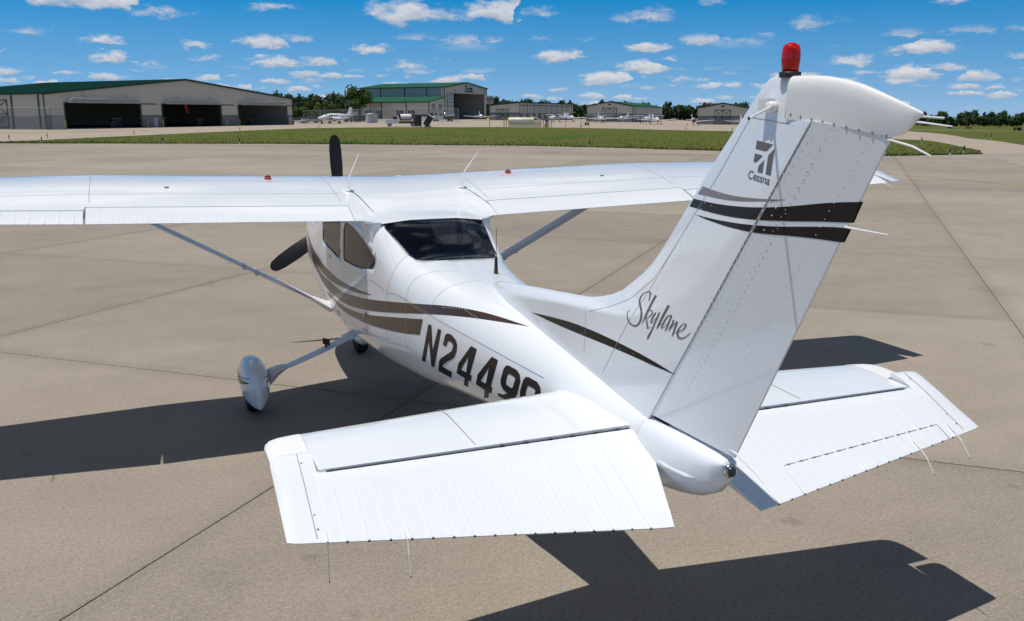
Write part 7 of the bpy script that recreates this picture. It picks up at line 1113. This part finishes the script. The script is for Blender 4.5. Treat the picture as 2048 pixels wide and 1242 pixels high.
    mesh('panel_seam',*ribbon3([(sx*.92,-5.42-.06*i,1.158+.044*(min(1,((.06*i+.001)/.62/.3)**.5*(1.25-.25*((.06*i)/.62/.3))) if .06*i/.62<.3 else 1-.45*((.06*i/.62-.3)/.7)**1.3)) for i in range(11)],.004,.0025,lambda p:(0,0,1)),'seam',sb_)
    tag(domes([[(sx*.13,-5.40,1.2055),(sx*.13,-5.95,1.196)]],.075,.006,lambda p:(0,0,1)).build('fairing_screws','screw',sb_,True),kind='stuff')
    # spar face and lightening holes; the slot's shade is put into their dark colours
    spar=MB().box((sx*.86,-6.052,1.155),(1.5,.006,.034)).build('rear_spar','spar_shade',sb_)
    for k in range(6): MB().tube([(sx*(.2+.12*k),-6.057,1.157),(sx*(.2+.12*k),-6.0555,1.157)],.020,12).build('lightening_hole','gap_dark',spar)
    # elevator, drooped
    DE=radians(22); av=Vector((0,-cos(DE),-sin(DE))); nv=Vector((0,-sin(DE),cos(DE))); O_=Vector((0,-6.094,1.132))
    def ete(x): return .575-(x-.24)/(1.82-.24)*.272
    def ep(x,e,h2): return Vector((sx*x,0,0))+O_+av*e+nv*h2
    def eth(e,x): E=ete(x); t=max(0,min(1,e/E)); return .026*(1-t)+.0028
    def ering(x,e0,xin=None):
        E=ete(x if xin is None else .245); ts=[e0+(E-e0)*k/7 for k in range(8)]; f_=lambda e:x if xin is None else xin(e)
        return [ep(f_(e),e,eth(e,x)) for e in ts]+[ep(f_(e),e,-eth(e,x)) for e in ts[::-1]]+[ep(f_(e0),e0-.045,.006)]
    edge=lambda e:.085+.155*max(0,e-.06)/.56
    el=MB().loft([ering(.12,-.03,edge),ering(.30,-.03),ering(.8,-.03),ering(1.3,-.03),ering(1.66,-.03)]).build('elevator','white_paint',PL); smooth_angle(el,35)
    hs=[]
    for x,e0,h2 in((1.652,-.208,1),(1.70,-.208,1),(1.77,-.206,1),(1.805,-.195,.85),(1.822,-.18,.6),(1.832,-.155,.25)):
        E=ete(min(x,1.82))-(.0 if x<1.8 else .012*(x-1.8)/.038); ts=[e0+(E-e0)*q for q in(0,.05,.12,.22,.36,.52,.68,.84,1)]; th=lambda e:(.026 if e>-.12 else .026*max(.12,1-((-.12-e)/.09)**2)**.5)*h2*(1 if e<0 else (1-e/E*.9))
        hs.append([ep(x,e,th(e)) for e in ts]+[ep(x,e,-th(e)) for e in ts[::-1]])
    hn=MB().loft(hs).build('horn','white_paint',el); smooth_angle(hn,40)
    mesh('panel_seam',*ribbon3([ep(1.715,-.18+.06*k,(.026 if k<3 else .026*(1-(-.18+.06*k)/ete(1.715)*.9))+.0005) for k in range(9)],.004,.0015,lambda p:nv),'seam',hn)
    tag(domes([[ep(1.705,-.12,.027),ep(1.705,.30,.009)]],.075,.005,lambda p:nv).build('screws','screw',hn,True),kind='stuff')
    x=.335
    while x<1.66:
        bead(el,[ep(x,e,eth(e,x)) for e in(.055,.2,.35,ete(x)-.002)] if ete(x)>.36 else [ep(x,e,eth(e,x)) for e in(.055,.15,.25,ete(x)-.002)],nv,.013,.0042); MB().box(ep(x,ete(x)+.001,0),(.010,.004,.004)).build('bead_end','gap_dark',el); x+=.0845
    tag(domes([[ep(.2,.03,eth(.03,.2)),ep(1.62,.03,eth(.03,1.6))],[ep(.32,ete(.32)-.012,.004),ep(1.62,ete(1.62)-.012,.004)]],.042,.0034,lambda p:nv).build('rivets','rivet',el,True),kind='stuff')
    if sx>0:      # trim tab, right elevator only
        def te_(x): return .345-(x-.5)/1.08*.105
        mesh('trim_tab_gap',*ribbon3([ep(.50,ete(.5),.004),ep(.50,.345,eth(.345,.5))]+[ep(.5+1.08*k/12,te_(.5+1.08*k/12),eth(te_(.5+1.08*k/12),.5+1.08*k/12)) for k in range(1,13)]+[ep(1.575,ete(1.575),.004)],.003,.0012,lambda p:nv),'gap_dark',el)
        for k in range(13): x=.54+.083*k; MB().box(ep(x,te_(x),eth(te_(x),x)+.003),(.012,.006,.003)).build('tab_hinge','screw',el)
    for k in range(2):
        w=WICKS[4+k] if sx<0 else WICKS[6+k]; b=MB(); b.tube(w,[.004,.0045,.0035,.002],6); wk=b.build('static_wick','white_plastic',el)
        MB().tube([w[-1],Vector(w[-1])+(Vector(w[-1])-Vector(w[-2])).normalized()*.008],.002,5).build('wick_tip','black_plastic',wk)
    for x0 in(3.4,4.4,5.1):
        p=wpt(sx*x0,1,True); MB().tube([p+Vector((0,.02,.003)),p+Vector((0,-.07,0)),p+Vector((0,-.17,-.03))],[.004,.004,.002],6).build('static_wick','white_plastic',wg)
for w,par in zip(WICKS[:4],(rud,rud,rud,rc)): MB().tube(w,[.0042]*(len(w)-1)+[.0025],6).build('static_wick','white_plastic',par)
for s in(-1,1):
    a,b_=[Vector((p[0]*-s,p[1],p[2])) for p in WHISK]; pk=MB(); pk.tube([(s*.03,-6.890,2.692),(s*.058,-6.892,2.692),(s*.063,-6.893,2.692)],[.022,.020,.013],16); pko=pk.build('antenna_puck','white_plastic',fin,True); MB().box((s*.045,-6.86,2.70),(.03,.06,.045)).build('puck_foot','white_plastic',pko)
    MB().tube([Vector((s*.055,a.y,a.z)),b_],[.0055,.004],8).build('antenna_rod','white_plastic',pko); MB().tube([b_,b_+(b_-a).normalized()*.006],.0045,6).build('rod_tip','black_plastic',pko)
# ---- roof over the cabin, running back to the rear window
xs=[-.62,-.56,-.5,-.44,-.36,-.2,0,.2,.36,.44,.5,.56,.62]; R=[]
def roof_te(x): t=max(0,min(1,(abs(x)-.40)/.22)); t=t*t*(3-2*t); return -2.49+(.12)*t
for x in xs:
    te=roof_te(x); ring=[]; ys_=[wpt(x,t,True).y for t in TT if wpt(x,t,True).y>-1.75]; ny=14; ys_+=[ys_[-1]+(te-ys_[-1])*k/ny for k in range(1,ny+1)]
    for y in ys_:
        za=wtop(x,max(y,-2.36)); q=max(0,min(1,(-1.85-y)/.60)); q=q*q*(3-2*q); xb=max(-.40,min(.40,x)); zb=ftop(xb,y)+.006
        t2=max(0,min(1,(abs(x)-.42)/.2)); zb=zb*(1-t2)+wtop(x,max(y,-2.36))*t2; ring.append((x,y,za+(zb-za)*q))
    low=[(x,y,min(z-.03,z)) for (_,y,z) in ring[::-1][1:-6]]; R.append(ring+low)
rf=MB().loft(R).build('cabin_roof','white_paint',PL); smooth_angle(rf,40)
for s in(-1,1):      # fillet under the trailing edge where wing meets cabin
    b=MB(); R=[]
    for k in range(13):
        t=k/12; y=-1.55-.93*t; q=max(0,min(1,(-2.34-y)/.15)); q=q*q*(3-2*q); xo=.62-.17*q; ye=max(y,-2.36); ze=min(wtop(.6,ye),1.83+.3*max(0,y+2.36))-.012; z2=ze-.15-.03*q; xf=fhalf(y,z2)-.004; xc=max(fhalf(y,ze-.06),xf)+.004
        bz=[((1-a)**2*xo+2*a*(1-a)*xc+a*a*xf,(1-a)**2*ze+2*a*(1-a)*(ze-.035)+a*a*z2) for a in(0,.15,.3,.5,.7,.85,1)]
        R.append([(s*x,y,z) for x,z in bz]+[(s*(xf-.08),y,z2),(s*(xf-.08),y,ze)])
    smooth_angle(b.loft(R).build('wing_root_fillet','white_paint',PL),70)
b=MB(); b.loft([[(.187+w*cos(2*pi*k/16),-.80+l*sin(2*pi*k/16),z) for k in range(16)] for w,l,z in((.05,.085,wtop(.187,-.8)-.02),(.05,.085,wtop(.187,-.8)+.006),(.04,.07,wtop(.187,-.8)+.02),(.02,.04,wtop(.187,-.8)+.026))]); b.build('gps_antenna','white_plastic',PL,True)
wx_,wy_,wz_=WHIP; b=MB(); b.tube([(wx_,wy_,wz_-.01),(wx_,wy_-.002,wz_+.05),(wx_,wy_-.004,wz_+.15)],[.018,.013,.009],12); wa=b.build('whip_antenna','black_plastic',PL,True); MB().tube([(wx_,wy_-.004,wz_+.15),(wx_+.006,wy_+.0,wz_+.33)],[.0022,.0016],6).build('whip_rod','black_plastic',wa); MB().tube([(wx_,wy_-.003,wz_+.095),(wx_,wy_-.004,wz_+.145)],.0098,12).build('whip_band','chrome',wa)
# ---- nose: propeller, spinner, nose wheel
HB=Vector((0,1.194,1.434)); b=MB(); b.tube([HB+Vector((0,-.12,0)),HB+Vector((0,0,0)),HB+Vector((0,.12,0)),HB+Vector((0,.2,0)),HB+Vector((0,.235,0))],[.17,.165,.12,.06,.01],20); sp_=b.build('spinner','white_paint',PL,True)
for k in range(3):
    a=radians(2.5)+k*2*pi/3; d=Vector((-sin(a),0,cos(a))); e=Vector((cos(a),0,sin(a))); b=MB(); R=[]
    for r_,w,tw,th in((.10,.045,.9,.03),(.22,.075,.8,.022),(.42,.088,.62,.016),(.65,.090,.45,.012),(.85,.082,.36,.010),(.95,.066,.32,.008),(.985,.045,.3,.006),(1.003,.014,.3,.004)):
        c=HB+d*r_; ch=e*cos(tw)+Vector((0,1,0))*sin(tw); nn=d.cross(ch); R.append([c+ch*w*q+nn*th*z for q,z in((1,0),(.5,.8),(0,1),(-.6,.6),(-1,0),(-.5,-.5),(0,-.6),(.6,-.4))])
    smooth_angle(b.loft(R).build('propeller_blade','prop_black',PL),60)
R=[]
for y,zb,zt,w in((.78,.24,.34,.02),(.72,.17,.42,.08),(.55,.12,.48,.12),(.35,.11,.47,.125),(.15,.13,.40,.1),(-.03,.2,.31,.03)): R.append([(w*cos(2*pi*k/20),y,(zb+zt)/2+(zt-zb)/2*sin(2*pi*k/20)) for k in range(20)])
smooth_angle(MB().loft(R).build('nose_wheel_pant','white_paint',PL),60); b=MB(); b.loft([[(xx,.38+r_*cos(2*pi*k/24),.18+r_*sin(2*pi*k/24)) for k in range(24)] for xx,r_ in((-.06,.1),(-.06,.16),(-.04,.178),(.04,.178),(.06,.16),(.06,.1))]); b.build('nose_wheel','rubber',PL,True); MB().tube([(0,.36,.4),(0,.28,.85)],.045,10).build('nose_strut','chrome',PL)
# belly drain, tie-down, door handle, static port
for p in((-.18,-4.55,.80),(-.12,-2.9,.63)): MB().tube([p,(p[0],p[1],p[2]-.05)],.008,6).build('belly_probe','white_plastic',PL)
for y,z,sz in((-.98,1.335,(.012,.03,.03)),(-1.12,.80,(.02,.12,.025)),(-2.30,1.02,(.012,.03,.03))): MB().box((-fhalf(y,z)-.006,y,z),sz).build('door_latch','chrome',fus)
# ---- cabin interior seen through the glass
MB().box((0,-1.5,.82),(.80,2.9,.04)).build('cabin_floor','cabin_dark',PL); MB().box((0,-3.12,1.10),(.62,.05,.55)).build('baggage_bulkhead','cabin_dark',PL); MB().box((0,-2.75,1.0),(.80,.62,.06)).build('baggage_shelf','cabin_dark',PL)
def seat(x,y,nm,ht=1.52):
    s_=bpy.data.objects.new(nm,None); COL.objects.link(s_); s_.parent=PL; R=[]
    b=MB(); b.loft([[(x+w*math.copysign(abs(cos(2*pi*k/20))**.5,cos(2*pi*k/20)),y-.06*(z-1)+.075*math.copysign(abs(sin(2*pi*k/20))**.7,sin(2*pi*k/20)),z) for k in range(20)] for z,w in((.82,.22),(1.1,.235),(ht-.1,.225),(ht-.03,.205),(ht,.17),(ht+.005,.1))]); smooth_angle(b.build('backrest','seat',s_),60)
    b=MB(); b.box((x,y-.06*(ht-1),ht-.008),(.34,.10,.018)); b.build('trim','seat_trim',s_); MB().box((x,y+.25,.88),(.46,.5,.14)).build('cushion','seat',s_)
    return s_
for x in(-.26,.26): seat(x,-2.18,'rear_seat',1.56); seat(x,-.95,'front_seat',1.58)
MB().box((0,-.10,1.42),(1.0,.12,.42)).build('instrument_panel','cabin_dark',PL)
